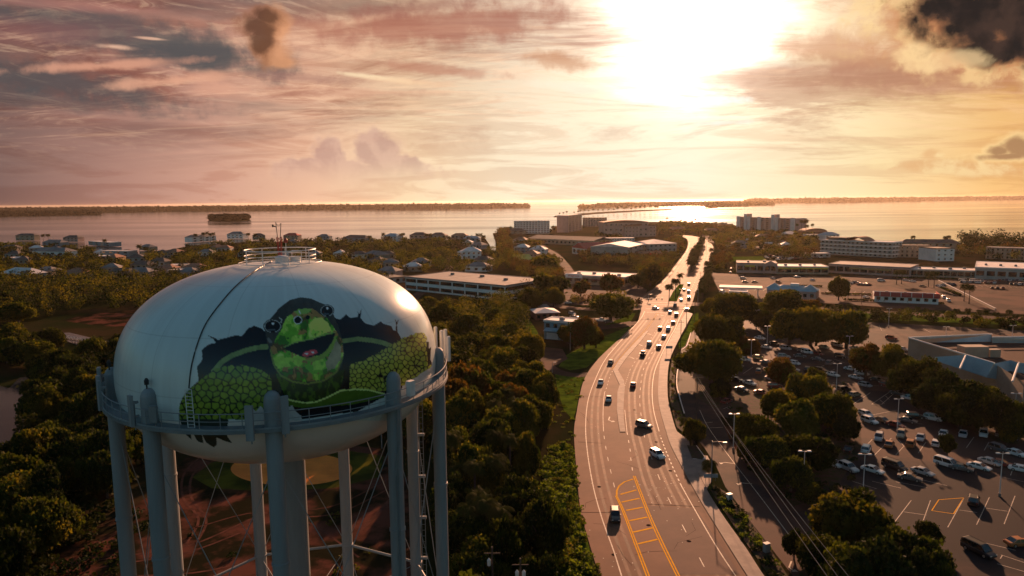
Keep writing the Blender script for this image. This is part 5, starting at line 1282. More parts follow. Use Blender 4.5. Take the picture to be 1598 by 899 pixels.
# footbridge over the left pond
a, b_ = at(98, 531), at(176, 543); d = b_ - a; Wd = math.hypot(*d[:2])
t = thing('footbridge', 'white railed timber footbridge over the pale pond left of the tank', 'footbridge', (a[0], a[1], 0), math.atan2(d[1], d[0]))
mb = MB(); mb.box(0, Wd, -1.1, 1.1, .9, 1.1); part(mb, 'deck', 'pole', t)
for s in (-1, 1):
    mb = MB(); mb.tube([(0, s, 2.1), (Wd, s, 2.1)], .08, 5); mb.tube([(0, s, 1.6), (Wd, s, 1.6)], .05, 5)
    for i in range(16): mb.tube([(Wd * i / 15, s, -.4), (Wd * i / 15, s, 2.1)], .08, 5)
    part(mb, 'railing', 'white', t)

# ------------------------------------------------------------------ trees
def crown_mesh(name, nl, nq, leaf, mt, seed, spread=(1, 1), flat=.62, lob=.40):
    """unit crown: radius 1, height 0..1 above the fork (z)"""
    r = np.random.default_rng(seed); L = []
    for i in range(nl):
        d = r.normal(size=3); d /= np.linalg.norm(d)
        if d[2] < -.3: d[2] *= .6
        k = r.uniform(.40, .82); L.append((d[0] * k, d[1] * k, .50 + d[2] * k * .52, r.uniform(.42, 1.2) * lob * (1.25 - k * .5)))
    L.append((0, 0, .5, .55)); L = np.array(L)
    idx = r.choice(len(L), nq, p=L[:, 3] ** 2 / (L[:, 3] ** 2).sum())
    d = r.normal(size=(nq, 3)); d /= np.linalg.norm(d, axis=1)[:, None]; d *= (1.12 - .55 * r.random(nq) ** .7 + .18 * (r.random(nq) > .93))[:, None]
    C = L[idx, :3] + d * L[idx, 3:4] * np.array([1, 1, flat])
    V = leaf_quads(C, leaf)
    alt = dict(leaf1='leaf2', leaf2='leaf1', leaf3='leaf1', leaf4='leaf1')[mt]
    lm = (r.random(len(L)) < .32).astype(int)[idx]; fl = r.random(nq) < .12; lm = np.where(fl, 1 - lm, lm)
    return quads_mesh(name, V, [M[mt], M[alt]], lm)


def trunk_mesh(name, seed, h=1.0, r0=.06, limbs=5, lean=.05):
    r = random.Random(seed); mb = MB()
    mb.tube([(0, 0, -.05), (lean * .3, 0, .3), (lean, .01, .62)], [r0 * 1.3, r0, r0 * .75], 8)
    for i in range(limbs):
        a = 2 * math.pi * i / limbs + r.uniform(-.4, .4); k = r.uniform(.35, .6)
        mb.tube([(lean * .8, 0, .42 + r.uniform(0, .12)), (lean + k * .5 * math.cos(a), k * .5 * math.sin(a), .66), (lean + k * math.cos(a), k * math.sin(a), .86)], [r0 * .55, r0 * .36, r0 * .14], 6)
    o = mb.build(name, M['trunk']); me = o.data; bpy.data.objects.remove(o); return me


CR = {}
for k, mt in enumerate(('leaf1', 'leaf3', 'leaf2', 'leaf4')):
    for s in range(3):
        CR[(mt, s, 'n')] = crown_mesh('crown', 34, 13000, .078, mt, 11 + 7 * k + s)
        CR[(mt, s, 'm')] = crown_mesh('crown', 16, 2200, .19, mt, 51 + 7 * k + s)
TK = [trunk_mesh('trunk', s) for s in range(3)]
CR['pine'] = [crown_mesh('crown', 9, 2200, .15, 'leaf3', 91 + s, lob=.34, flat=.8) for s in range(2)]


def palm_crown(seed, nf=26, droop=.9, L=1.0, skirt=True):
    r = random.Random(seed); Q = []
    for i in range(nf):
        a = 2 * math.pi * i * .618 + r.uniform(-.2, .2); e = r.uniform(-.35, 1.1); Lf = L * r.uniform(.85, 1.1)
        p = np.zeros(3); d = np.array([math.cos(a) * math.cos(e), math.sin(a) * math.cos(e), math.sin(e)]); sd = np.array([-math.sin(a), math.cos(a), 0])
        n = 7; pts = []
        for j in range(n + 1):
            pts.append(p.copy()); p = p + d * Lf / n; d = d + np.array([0, 0, -droop * .28]); d /= np.linalg.norm(d)
        for j in range(n):
            for s in (-1, 1):
                for q in range(2):
                    b0 = pts[j] + (pts[j + 1] - pts[j]) * q * .5; w = .34 * L * math.sin(math.pi * (j + .8 + q * .5) / (n + 1.2)) + .03
                    t1 = b0 + sd * s * w * .8 + (pts[j + 1] - pts[j]) * 1.1 + np.array([0, 0, -w * .5]); t0 = (pts[j + 1] - pts[j]) * .34
                    Q.append([b0, b0 + t0, t1 + t0 * .2, t1])
    return quads_mesh('crown', np.array(Q), [M['frond']])


PC = [palm_crown(3, 46, 1.1), palm_crown(4, 40, .8), palm_crown(5, 44, 1.5)]
def palm_trunk():
    mb = MB(); mb.tube([(0, 0, -.02), (.01, 0, .5), (0, 0, 1.0)], [.032, .024, .020], 8)
    o = mb.build('trunk', M['trunk']); me = o.data; bpy.data.objects.remove(o); return me
PT = palm_trunk()


def inst(me, name, parent, loc, sc, rz=0):
    o = bpy.data.objects.new(name, me); link(o, parent); o.location = loc; o.scale = sc; o.rotation_euler = (0, 0, rz); return o


def tree(x, y, Rr, Hh, mt, label, group, name='broadleaf_tree', lod='n', z=0.0):
    t = thing(name, label, 'tree', (x, y, z), random.uniform(0, 6.28), group)
    if name == 'pine_tree':
        inst(random.choice(CR['pine']), 'crown', t, (0, 0, Hh * .55), (Rr, Rr, Hh * .45))
        inst(random.choice(TK), 'trunk', t, (0, 0, 0), (Hh * .35, Hh * .35, Hh * .95))
    else:
        inst(CR[(mt, random.randint(0, 2), lod)], 'crown', t, (0, 0, Hh * .08), (Rr * random.uniform(.85, 1.2), Rr * random.uniform(.85, 1.2), Hh * random.uniform(.88, 1.08)), random.uniform(0, 6))
        inst(random.choice(TK), 'trunk', t, (0, 0, 0), (Rr * 1.0, Rr * 1.0, Hh * .9), random.uniform(0, 6))
    return t


def palm(x, y, h, L, label, group=None, k=0, z=0.0):
    t = thing('palm_tree', label, 'palm tree', (x, y, z), random.uniform(0, 6), group)
    inst(PC[k], 'crown', t, (0, 0, h), (L, L, L)); inst(PT, 'trunk', t, (0, 0, 0), (h * 1.0 if h < 9 else 9, h if h < 9 else 9, h)); return t


TREES = []   # x, y, R, H, leaf, label, group, name
def man(px, py, wpx, mt, label, group=None, zc=None, hk=1.15, name='broadleaf_tree'):
    zc0 = zc
    P_ = at(px, py, 4.0)
    for _ in range(3):
        Rr = wpx / 2 * depth(P_) / F; Hh = min(14, max(2.2, Rr * hk + 2.0)); P_ = at(px, py, Hh * .6)
    TREES.append((P_[0], P_[1], Rr, Hh, mt, label, group, name, True))


G1 = 'shade trees of the car park'
for a in ((1110, 562, 92, 'leaf2', 'broad olive tree overhanging the frontage lane beside the blue sign', None), (1126, 518, 84, 'leaf2', 'wide rounded tree at the lot corner below the highway palms', None), (1165, 540, 44, 'leaf4', 'small bronze tree right of the broad lane side tree', None),
          (1124, 606, 34, 'leaf3', 'dark low tree in the shade left of the white sedan', None), (1146, 482, 76, 'leaf1', 'broad tree in front of the filling station canopy', None), (1108, 478, 34, 'leaf2', 'small tree at the corner of highway and cross street', None),
          (1222, 474, 80, 'leaf1', 'large dark tree in front of the blue metal roof', None), (1262, 482, 40, 'leaf4', 'bronze tree right of the large dark one by the blue roof', None), (1218, 580, 48, 'leaf4', 'small bronze tree between parked cars mid lot', None), (1271, 590, 30, 'leaf1', 'round little tree behind the big grove of the lot', None),
          (1232, 510, 70, 'leaf1', 'leftmost oak of the trio along the back of the car park', None), (1266, 508, 80, 'leaf2', 'middle oak of the trio along the back of the car park', None), (1322, 512, 80, 'leaf1', 'rightmost oak of the trio along the back of the car park', None), (1192, 497, 44, 'leaf3', 'small tree left of the oak trio', None),
          (1309, 456, 28, 'leaf1', 'tall dark tree standing alone right of the blue metal roof', None)):
    man(*a)
for px, py, w, mt in ((1218, 632, 54, 'leaf2'), (1262, 612, 76, 'leaf2'), (1300, 640, 84, 'leaf1'), (1245, 655, 80, 'leaf1'), (1175, 668, 64, 'leaf1'), (1200, 700, 74, 'leaf3'), (1262, 700, 84, 'leaf3'), (1320, 665, 50, 'leaf3'), (1235, 738, 60, 'leaf3'), (1290, 640, 50, 'leaf2'), (1168, 700, 40, 'leaf3'), (1265, 765, 44, 'leaf3')):
    man(px, py, w, mt, 'tree of the dense grove between the frontage lane and the parked cars', 'dense grove in the middle of the car park')
for px, py, w, mt in ((1338, 815, 120, 'leaf2'), (1405, 860, 110, 'leaf3'), (1300, 870, 110, 'leaf3'), (1350, 900, 130, 'leaf3'), (1450, 900, 90, 'leaf3'), (1290, 815, 60, 'leaf3'), (1452, 835, 40, 'leaf3'), (1240, 850, 40, 'leaf3')):
    man(px, py, w, mt, 'tree of the dark clump at the foot of the car park', 'dark clump at the foot of the car park')
for px, py, w, mt in ((1352, 562, 60, 'leaf4'), (1392, 568, 70, 'leaf1'), (1436, 586, 76, 'leaf1'), (1415, 590, 60, 'leaf3'), (1470, 610, 80, 'leaf3'), (1516, 624, 86, 'leaf3'), (1562, 644, 90, 'leaf3'), (1500, 635, 80, 'leaf3'), (1455, 622, 60, 'leaf3'), (1545, 614, 44, 'leaf3'), (1580, 660, 60, 'leaf3')):
    man(px, py, w, mt, 'tree of the dark mass in front of the blue roofed supermarket', 'dark trees by the supermarket')
for a in ((1479, 693, 30, 'leaf3', 'small round tree among the parked white cars'), (1573, 678, 26, 'leaf2', 'low yellow green tree beside the dark supermarket trees'), (1326, 672, 34, 'leaf3', 'little tree beside the row with the tan jeep'), (1083, 673, 36, 'leaf1', 'bushy round tree in the planting bed by the lane'),
          (953, 475, 84, 'leaf1', 'broad dark tree left of the highway at the crossing'), (912, 521, 56, 'leaf4', 'bronze tree beside the pale blue house'), (886, 520, 36, 'leaf2', 'small tree hiding the right wall of the pale blue house'), (930, 527, 34, 'leaf4', 'low bronze tree on the verge below the side road'),
          (858, 446, 60, 'leaf1', 'large tree left of the pharmacy entrance'), (906, 447, 36, 'leaf4', 'dark tree in front of the pharmacy panel'), (953, 444, 40, 'leaf4', 'bronze tree in front of the pharmacy awning'), (846, 408, 60, 'leaf2', 'big yellow green tree right of the yellow roofed shed'),
          (1015, 428, 46, 'leaf2', 'round tree beside the highway right of the pharmacy'), (996, 436, 30, 'leaf1', 'dark tree at the right corner of the pharmacy'), (830, 468, 44, 'leaf1', 'dark tree left of the broad highway tree'), (864, 462, 40, 'leaf2', 'tree between pharmacy lot and side street')):
    man(*a)
TREES = [(a, b_, c_ * 1.0, 13.0, e_, f_, *g_) if 'tall dark tree standing alone' in f_ else (a, b_, c_, d_, e_, f_, *g_) for a, b_, c_, d_, e_, f_, *g_ in TREES]
n_manual = len(TREES)

road_poly = [tuple(proj(p)) for p in GL + GR[::-1]]
excl_polys = [road_poly,
              [(636, 484), (810, 470), (830, 440), (640, 430)], [(875, 452), (985, 452), (1000, 470), (860, 470)], [(845, 480), (905, 480), (910, 585), (860, 590), (830, 570)], [(1100, 424), (1800, 420), (1800, 480), (1100, 470)],
              [(885, 360), (905, 396), (925, 470), (893, 470), (870, 412), (838, 385)], [(0, 585), (70, 580), (60, 640), (20, 740), (0, 745)], [(90, 517), (180, 530), (180, 545), (96, 534)], [(757, 372), (776, 372), (776, 394), (757, 394)]]
# sight lines that the photograph leaves open: window boxes of the main buildings
clear = [(630, 428, 812, 452, 350), (802, 342, 860, 358, 900), (882, 333, 1026, 360, 900), (978, 368, 1062, 388, 600), (880, 416, 992, 440, 380), (1148, 334, 1244, 354, 900), (1278, 370, 1396, 396, 500), (893, 374, 931, 388, 700), (1398, 378, 1492, 396, 500),
         (845, 492, 880, 540, 180), (834, 478, 875, 492, 200), (1148, 404, 1420, 428, 400), (1195, 445, 1276, 462, 350), (1364, 450, 1466, 470, 300), (1420, 518, 1598, 560, 200), (1120, 443, 1194, 456, 300), (795, 362, 930, 374, 800), (718, 388, 752, 400, 600), (156, 390, 202, 404, 700), (50, 390, 100, 400, 800)]
def scatter(poly, sp, Rr, Hr, mts, label, group, name='broadleaf_tree', p=1.0, cl=True):
    g = [at(x, y)[:2] for x, y in poly]; lo, hi = np.min(g, 0), np.max(g, 0)
    nx, ny = int((hi[0] - lo[0]) / sp) + 1, int((hi[1] - lo[1]) / sp) + 1
    for i in range(nx):
        for j in range(ny):
            x = lo[0] + (i + .5 * (j % 2) + random.uniform(-.38, .38)) * sp; y = lo[1] + (j + random.uniform(-.38, .38)) * sp
            if random.random() > p: continue
            q = proj([x, y, 0])[None]
            if not in_poly(q, poly)[0] or any(in_poly(q, e_)[0] for e_ in excl_polys): continue
            kv = random.choice((.62, .8, 1, 1, 1.15, 1.3)); Rt = random.uniform(*Rr) * kv; Ht = random.uniform(*Hr) * (.55 + .45 * kv)
            tq = proj([x, y, Ht * .8]); dd = depth([x, y, 0]); rp = Rt * F / dd * .6
            if cl and any(x0 - rp < tq[0] < x1 + rp and tq[1] < y1 and q[0, 1] > y0 and dd > dm for x0, y0, x1, y1, dm in clear): continue
            if any(abs(tq[0] - hx) < 13 and 0 < q[0, 1] - hy < 13 for hx, hy in HOUSE_PX): continue
            TREES.append((x, y, Rt, Ht, random.choice(mts), label, group, name, False))


A1 = ('leaf1', 'leaf2', 'leaf3', 'leaf4')
scatter([(690, 615), (740, 596), (800, 590), (838, 600), (852, 640), (846, 700), (830, 712), (690, 712)], 7.0, (3.6, 5.6), (7.5, 11), ('leaf2', 'leaf1', 'leaf2', 'leaf1', 'leaf4'), 'tree of the dense wood between the water tower and the highway', 'wood between the water tower and the highway')
scatter([(690, 712), (830, 712), (832, 790), (842, 850), (862, 980), (840, 1080), (690, 1080)], 7.2, (3.6, 5.4), (7.5, 11), ('leaf3', 'leaf3', 'leaf1'), 'tree of the dark lower wood between the water tower and the highway', 'dark lower wood beside the tower')  # mostly the darkest leaves: shade over the lower wood put into their colour
scatter([(600, 500), (700, 488), (760, 472), (815, 472), (838, 500), (832, 545), (848, 585), (790, 590), (735, 594), (690, 612), (640, 600)], 9.0, (3.6, 5.6), (7, 11), ('leaf1', 'leaf2', 'leaf1', 'leaf3'), 'tree of the mixed wood beyond the right side of the tank', 'mixed wood beyond the right side of the tank', p=.9)
scatter([(686, 590), (745, 580), (745, 602), (690, 615)], 7, (2.6, 3.6), (11, 13), ('leaf3',), 'tall pine with bare trunk right behind the tank antennas', 'pines behind the tank antennas', 'pine_tree')
scatter([(650, 460), (740, 462), (820, 462), (818, 474), (700, 484), (650, 486)], 9, (2.6, 4), (5, 7.5), ('leaf2', 'leaf1', 'leaf4'), 'small tree on the lawn in front of the white office', 'small trees before the white office', p=.8, cl=False)
scatter([(58, 590), (200, 560), (250, 590), (262, 680), (190, 770), (120, 830), (60, 930), (-40, 1100), (-260, 1100), (-260, 760), (0, 750), (30, 700), (50, 650)], 8.5, (4, 6), (8, 11), ('leaf3', 'leaf3', 'leaf1'), 'tree of the dark wood left of the water tower legs', 'dark wood left of the water tower legs')
scatter([(-260, 540), (90, 545), (66, 575), (0, 583), (-260, 590)], 9.5, (4, 6), (8, 11), ('leaf3', 'leaf1'), 'tree of the dark wood on the far bank of the left pond', 'dark wood beyond the left pond')
scatter([(190, 545), (300, 520), (620, 520), (640, 600), (700, 620), (690, 700), (610, 690), (300, 690), (262, 600)], 9.5, (4, 5.6), (7.5, 10), ('leaf3', 'leaf1'), 'tree of the wood behind the tower around the ball field', 'wood around the ball field')
scatter([(-60, 447), (240, 450), (600, 470), (640, 500), (300, 500), (230, 484), (95, 489), (40, 508), (-60, 512)], 10.5, (4.2, 6.4), (8, 11), ('leaf3', 'leaf1', 'leaf3', 'leaf2'), 'tree of the dark wooded belt left of the tank', 'dark wooded belt left of the tank')
scatter([(-60, 402), (140, 404), (250, 400), (620, 398), (780, 398), (800, 424), (640, 432), (600, 440), (600, 470), (240, 450), (-60, 447)], 13.5, (4.6, 7), (7, 10), ('leaf1', 'leaf3', 'leaf1', 'leaf3', 'leaf2'), 'tree in the neighbourhood behind the water tower', 'neighbourhood trees behind the water tower', p=.92)
scatter([(-60, 384), (90, 386), (150, 393), (205, 401), (232, 402), (262, 393), (380, 380), (755, 375), (770, 398), (250, 402), (-60, 404)], 20, (5, 8), (6, 9.5), ('leaf1', 'leaf3'), 'tree along the bay shore behind the water tower', 'shore trees behind the water tower', p=.75)
scatter([(778, 364), (800, 362), (800, 398), (835, 440), (880, 470), (820, 478), (800, 440), (780, 400)], 10, (4, 6.5), (8, 12), ('leaf1', 'leaf2', 'leaf4', 'leaf4'), 'tree on the canal side strip left of the side street', 'canal side trees', p=.85)
scatter([(800, 376), (900, 378), (1000, 398), (1052, 404), (1030, 436), (1000, 446), (985, 420), (905, 412), (870, 396), (830, 398)], 10, (4, 6), (6, 9), ('leaf2', 'leaf4', 'leaf1', 'leaf3'), 'tree in the leafy blocks left of the far highway', 'leafy blocks left of the far highway', p=.95)
scatter([(780, 360), (900, 355), (1040, 349), (1070, 366), (1010, 378), (880, 372), (800, 378)], 15, (5, 8), (6, 9), ('leaf4', 'leaf3', 'leaf1'), 'tree of the waterfront left of the highway end', 'waterfront trees by the hotel', p=.9)
scatter([(1040, 348), (1150, 354), (1250, 365), (1290, 374), (1280, 396), (1200, 400), (1125, 396), (1112, 372), (1070, 364)], 14, (4.5, 7), (6, 9), ('leaf4', 'leaf2', 'leaf1', 'leaf3'), 'tree of the quarter around the highway end', 'trees around the highway end', p=.85)
scatter([(1290, 374), (1400, 380), (1598, 388), (1700, 392), (1700, 420), (1500, 404), (1396, 404)], 17, (5, 8), (8, 12), ('leaf3', 'leaf1', 'leaf4'), 'tree of the dark shore belt at the right', 'dark shore belt at the right', p=.85)
scatter([(1500, 383), (1598, 386), (1700, 392), (1700, 398), (1500, 392)], 12, (7, 9), (16, 20), ('leaf3',), 'tall dark tree of the grove above the right apartment row', 'tall grove at the right shore')
scatter([(1117, 398), (1150, 404), (1148, 424), (1112, 424)], 11, (3.5, 5), (6, 9), ('leaf2', 'leaf4'), 'tree beside the highway above the filling station', 'trees above the filling station', p=.8)
scatter([(1215, 394), (1282, 396), (1282, 406), (1220, 408)], 11, (4, 6), (7, 10), ('leaf4', 'leaf1'), 'tree behind the shop row with the yellow fascia', 'trees behind the shop row')
scatter([(1280, 500), (1440, 506), (1700, 518), (1700, 511), (1440, 500), (1290, 494)], 6.5, (2.4, 3.6), (3.5, 5.5), ('leaf3', 'leaf1'), 'tree in the hedge line between car park and cross street', 'hedge line along the cross street', cl=False)

scatter([(1040, 378), (1062, 372), (1066, 388), (1048, 410), (1030, 420), (1025, 405)], 8, (3, 5), (5, 8), ('leaf4', 'leaf1', 'leaf2'), 'tree close along the left edge of the far highway', 'trees along the left edge of the far highway', p=.9, cl=False)
scatter([(812, 440), (905, 436), (905, 416), (860, 404), (812, 420)], 8.5, (3.6, 5.5), (6, 9), ('leaf1', 'leaf2', 'leaf4'), 'tree in the leafy corner left of the pharmacy', 'leafy corner left of the pharmacy', p=.85)
scatter([(812, 450), (1000, 455), (1000, 480), (905, 500), (830, 480)], 13, (3, 5), (5, 8), ('leaf1', 'leaf2', 'leaf4'), 'tree in the lots below the pharmacy', 'trees in the lots below the pharmacy', p=.6, cl=False)
scatter([(940, 400), (1040, 402), (1050, 410), (1025, 445), (990, 445), (950, 420)], 9, (3.5, 6), (6, 9), ('leaf2', 'leaf1', 'leaf4'), 'tree between the pharmacy and the far highway', 'trees between pharmacy and far highway', p=.9)
scatter([(1285, 440), (1500, 446), (1560, 470), (1290, 466)], 15, (2, 3.4), (4, 6.5), ('leaf4', 'leaf1', 'leaf3'), 'small tree in the strip car park', 'small trees in the strip car park', p=.3)
scatter([(1500, 428), (1700, 430), (1700, 500), (1560, 480)], 17, (2, 3.2), (4, 6), ('leaf3', 'leaf1'), 'small tree before the wide store', 'small trees before the wide store', p=.35)
TREES = [t_ for t_ in TREES if math.hypot(t_[0] - TX, t_[1] - TY) > 16]
vis = []
for t_ in TREES:
    q = proj([t_[0], t_[1], t_[3] * .6]); dd = depth([t_[0], t_[1], t_[3] * .6]); rp = t_[2] * F / dd
    v = -rp - 5 < q[0] < 1598 + rp + 5 and q[1] - rp < 930
    vis.append((int(v), rp + (200 if t_[8] else 0)))
order = sorted(range(len(TREES)), key=lambda i: (-vis[i][0], -vis[i][1]))
near, rest = order[:298], order[298:]
# name each crown by its row and place within its wood
TN_ = {}
KN = dict(leaf1='green', leaf2='olive', leaf3='dark', leaf4='bronze')
for gp in {TREES[i][6] for i in near if TREES[i][6]}:
    g_ = sorted((i for i in near if TREES[i][6] == gp), key=lambda i: -proj([TREES[i][0], TREES[i][1], 0])[1]); nr = 8 if len(g_) > 14 else (4 if len(g_) > 5 else 9)
    for r_ in range(0, len(g_), nr):
        row = sorted(g_[r_:r_ + nr], key=lambda i: proj([TREES[i][0], TREES[i][1], 0])[0])
        for c_, i in enumerate(row):
            TN_[i] = f'{KN[TREES[i][4]]} tree, {nth(c_)} from left, {nth(r_ // nr)} row up, ' + gp.replace(' the ', ' ') if len(g_) > 5 else f'{KN[TREES[i][4]]} tree, {nth(c_)} from left, {gp}'
for i in near:
    x, y, Rr, Hh, mt, lb, gp, nm, _ = TREES[i]; lb = TN_.get(i, lb)
    d_ = depth([x, y, 0]); tree(x, y, Rr, Hh, mt, lb, gp, nm, 'n' if d_ < 420 else 'm')
if rest:
    bym = {}
    arr = [TREES[i] for i in rest]
    out = []; mi = []
    for (x, y, Rr, Hh, mt, *_r) in arr:
        d_ = math.hypot(x, y); nq = int(np.clip(95000 / d_, 60, 420)); lf = float(np.clip(d_ / F * 1.7, .7, 2.4))
        nlob = 5; lc = rng.normal(size=(nlob, 3)) * np.array([.40, .40, .16]); k = rng.integers(0, nlob, nq)
        d = rng.normal(size=(nq, 3)); d /= np.linalg.norm(d, axis=1)[:, None]; d *= rng.uniform(.7, 1.0, nq)[:, None] * np.array([.62, .62, .34])
        c = lc[k] + d; C = np.stack([x + c[:, 0] * Rr, y + c[:, 1] * Rr, np.maximum(.3, Hh * (.58 + c[:, 2] * .85))], 1)
        out.append(leaf_quads(C, lf)); mi.append(np.full(nq, ('leaf1', 'leaf2', 'leaf3', 'leaf4').index(mt)))
    me = quads_mesh('distant_trees', np.concatenate(out), [M[k] for k in ('leaf1', 'leaf2', 'leaf3', 'leaf4')], np.concatenate(mi))
    tag(link(bpy.data.objects.new('distant_trees', me)), 'mass of small distant tree crowns through the far neighbourhoods and shore', 'trees', kind='stuff')
print('TREES', len(TREES), 'visible', sum(v for v, _ in vis))

# hedge strip along the highway verge and understorey
def bush_mass(poly, sp, r, h, nq, leaf, mt, label, name='shrubs'):
    g = [at(x, y)[:2] for x, y in poly]; lo, hi = np.min(g, 0), np.max(g, 0); cs = []
    n = int((hi[0] - lo[0]) * (hi[1] - lo[1]) / sp ** 2)
    c = rng.uniform(lo, hi, size=(n, 2)); q = proj(np.concatenate([c, np.zeros((n, 1))], 1)); c = c[in_poly(q, poly)]
    if len(c): foliage_mass(name, label, 'shrubs', c, rng.uniform(r * .6, r * 1.2, len(c)), rng.uniform(h * .5, h * 1.2, len(c)), nq, leaf, mt)
bush_mass([(874, 690), (893, 705), (901, 790), (911, 838), (928, 899), (936, 930), (850, 930), (845, 860), (840, 790), (845, 720)], 1.5, 1.3, 1.5, 60, .42, ('hedge', 'leaf1', 'hedge'), 'thick green verge shrubs between the wood and the highway')
bush_mass([(1105, 760), (1113, 762), (1133, 774), (1162, 806), (1195, 852), (1235, 915), (1214, 915), (1166, 850), (1136, 803)], 1.3, .9, 1.0, 50, .3, ('leaf3', 'hedge'), 'dark clipped hedge between pavement and frontage lane')
bush_mass([(1050, 562), (1046, 585), (1046, 618), (1050, 640), (1057, 664), (1070, 670), (1060, 640), (1051, 605), (1053, 580), (1060, 560)], 1.6, .6, .6, 26, .25, ('leaf4', 'hedge'), 'bronze ground cover in the planting bed beside the lane')
bush_mass([(862, 590), (912, 590), (903, 640), (896, 690), (870, 690), (862, 640)], 3.4, .8, .3, 20, .35, ('hedge', 'leaf2'), 'rough bright grass tussocks on the verge')
bush_mass([(60, 640), (250, 600), (300, 700), (120, 860), (60, 930), (-40, 930), (30, 740)], 4, 1.8, 2.0, 40, .6, ('leaf3',), 'dark undergrowth at the edge of the left wood')
bush_mass([(80, 900), (200, 790), (300, 800), (420, 770), (560, 800), (640, 840), (640, 960), (80, 960)], 11, 1.0, 1.0, 26, .4, ('leaf3', 'leaf1'), 'scattered scrub across the bare red yard under the tower')
bush_mass([(-20, 880), (60, 850), (190, 790), (260, 800), (180, 900), (-20, 960)], 3, 1.6, 2.0, 40, .5, ('leaf3',), 'dark scrub at the left edge of the yard')
bush_mass([(1130, 640), (1330, 600), (1340, 760), (1250, 790), (1180, 760)], 4.5, 1.2, 1.4, 40, .4, ('leaf3',), 'low undergrowth beneath the car park grove')
bush_mass([(845, 870), (880, 860), (885, 899), (845, 899)], 1.4, 2.0, 5.0, 80, .35, ('leaf2', 'hedge'), 'yellow green bush at the bottom beside the highway wood')

# palms
GPm = 'median palms'
for px, py, h, L, k in ((1044, 470, 9, 3.6, 0), (1054, 466, 11, 3.8, 0), (1061, 450, 9, 3.2, 1)):
    g = at(px, py); palm(g[0], g[1], h, L, {0: 'date palm at the tip of the first grassy median', 1: 'tallest date palm of the first grassy median', 2: 'date palm at the back of the first grassy median'}[(1044, 1054, 1061).index(px)], None, k, .18)
for i in range(26):
    t_ = i / 25; px = 1078 + 17 * t_ + random.uniform(-3, 3); py = 424 - 42 * t_; g = at(px, py); palm(g[0], g[1], random.uniform(7.5, 10), random.uniform(4.2, 5.4), f'{nth(i)} palm from the near end of the second highway median', 'palms on the second highway median', random.randint(0, 2), .18)
for i in range(18):
    t_ = i / 17; px = 1092 + 24 * t_ - 8 * t_ * t_ + random.uniform(-2, 3) + 2; py = 468 - 66 * t_; g = at(px, py); palm(g[0], g[1], random.uniform(6, 8.5), random.uniform(3.4, 4.4), f'{nth(i)} palm from the near end of the row along the right highway edge', 'palms along the right edge of the highway', random.randint(0, 2))
for px, py, w, lb in ((1071, 655, 26, 'small cabbage palm at the top of the planting bed'), (1107, 723, 30, 'squat cabbage palm beside the lane arrow'), (1085, 672, 34, 'bushy cabbage palm above the concrete apron')):
    P_ = at(px, py, 3.4); L = w / 2 * depth(P_) / F; palm(P_[0], P_[1], 3.4, L * 1.15, lb, None, 2)
for i in range(22):
    px = 1262 + i * 15.5 + random.uniform(-4, 4); py = 487 + (px - 1262) * .052 + random.uniform(-2, 6); P_ = at(px, py, 0)
    palm(P_[0], P_[1], random.uniform(3.5, 6), random.uniform(1.7, 2.4), f'{nth(i)} cabbage palm from the left in the green strip along the cross street', 'cabbage palms along the cross street', 2)
pw = sorted((random.uniform(700, 830), random.uniform(600, 800)) for _ in range(16))
for i, (px, py) in enumerate(pw):
    P_ = at(px, py, 8); palm(P_[0], P_[1], random.uniform(8, 11), random.uniform(2.2, 3), f'{nth(i)} cabbage palm from the left poking out of the wood beside the highway', 'palms in the wood beside the highway', i % 2)
for px, py, h, lb in ((1400, 424, 9, 'left one of two dark palms before the brown fascia shops'), (1408, 423, 9, 'right one of two dark palms before the brown fascia shops'), (1450, 427, 9, 'left one of the palms beside the dark blue fascia'), (1459, 426, 10, 'right one of the palms beside the dark blue fascia'), (1506, 446, 9, 'left palm at the parking wall'), (1514, 447, 10, 'right palm at the parking wall')):
    P_ = at(px, py, h); palm(P_[0], P_[1], h, 3.4, lb, None, 0)
for i, (px, py, h) in enumerate(((67, 367, 13), (75, 366.5, 13), (217, 384, 12), (228, 387, 10), (163, 375, 9), (305, 366, 12), (317, 364, 14), (323, 363, 14), (328, 365, 13), (333, 364.5, 13), (387, 365, 12), (398, 366, 9), (577, 369, 12), (598, 365, 12), (625, 366, 12), (629, 365, 11), (666, 366, 13), (671, 366, 13), (745, 366, 13), (750, 366, 12), (755, 369, 11))):
    P_ = at(px, py, h); palm(P_[0], P_[1], h, 4.2, f'{nth(i)} palm from the left standing against the bay among shore houses', 'palms among the shore houses', random.randint(0, 1))
for i in range(26):
    t_ = i / 25; px = 872 + 176 * t_ + random.uniform(-3, 3); py = 337 - 9.6 * t_ ** .8; P_ = at(px, py); h = random.uniform(10, 15) * (1 + t_ * 1.1)
    palm(P_[0], P_[1], h, h * .42, f'{nth(i)} palm from the left on the thin causeway beyond the pink tower', 'palms on the causeway', 2)
for px, py, h, L, lb in ((1251, 344.5, 26, 4.5, 'leftmost tall palm beside the rounded barn roof'), (1258, 344, 27, 6, 'tallest double headed palm above the rounded barn roof'), (1259, 352, 19, 5, 'shorter palm directly above the rounded barn roof'), (1268, 350, 19, 4, 'slim palm right of the barn roof palms'), (1244, 350, 20, 3.4, 'palm at the corner of the wide condominium'), (1425, 369, 14, 4, 'lone palm above the tan apartments'), (1476, 370, 14, 4.5, 'left palm of the pair over the gable ended block'), (1480, 369, 14, 4.5, 'right palm of the pair over the gable ended block'), (1521, 371, 14, 4.5, 'palm left of the tall dark grove')):
    P_ = at(px, py, h); palm(P_[0], P_[1], h, L, lb, None, 2)

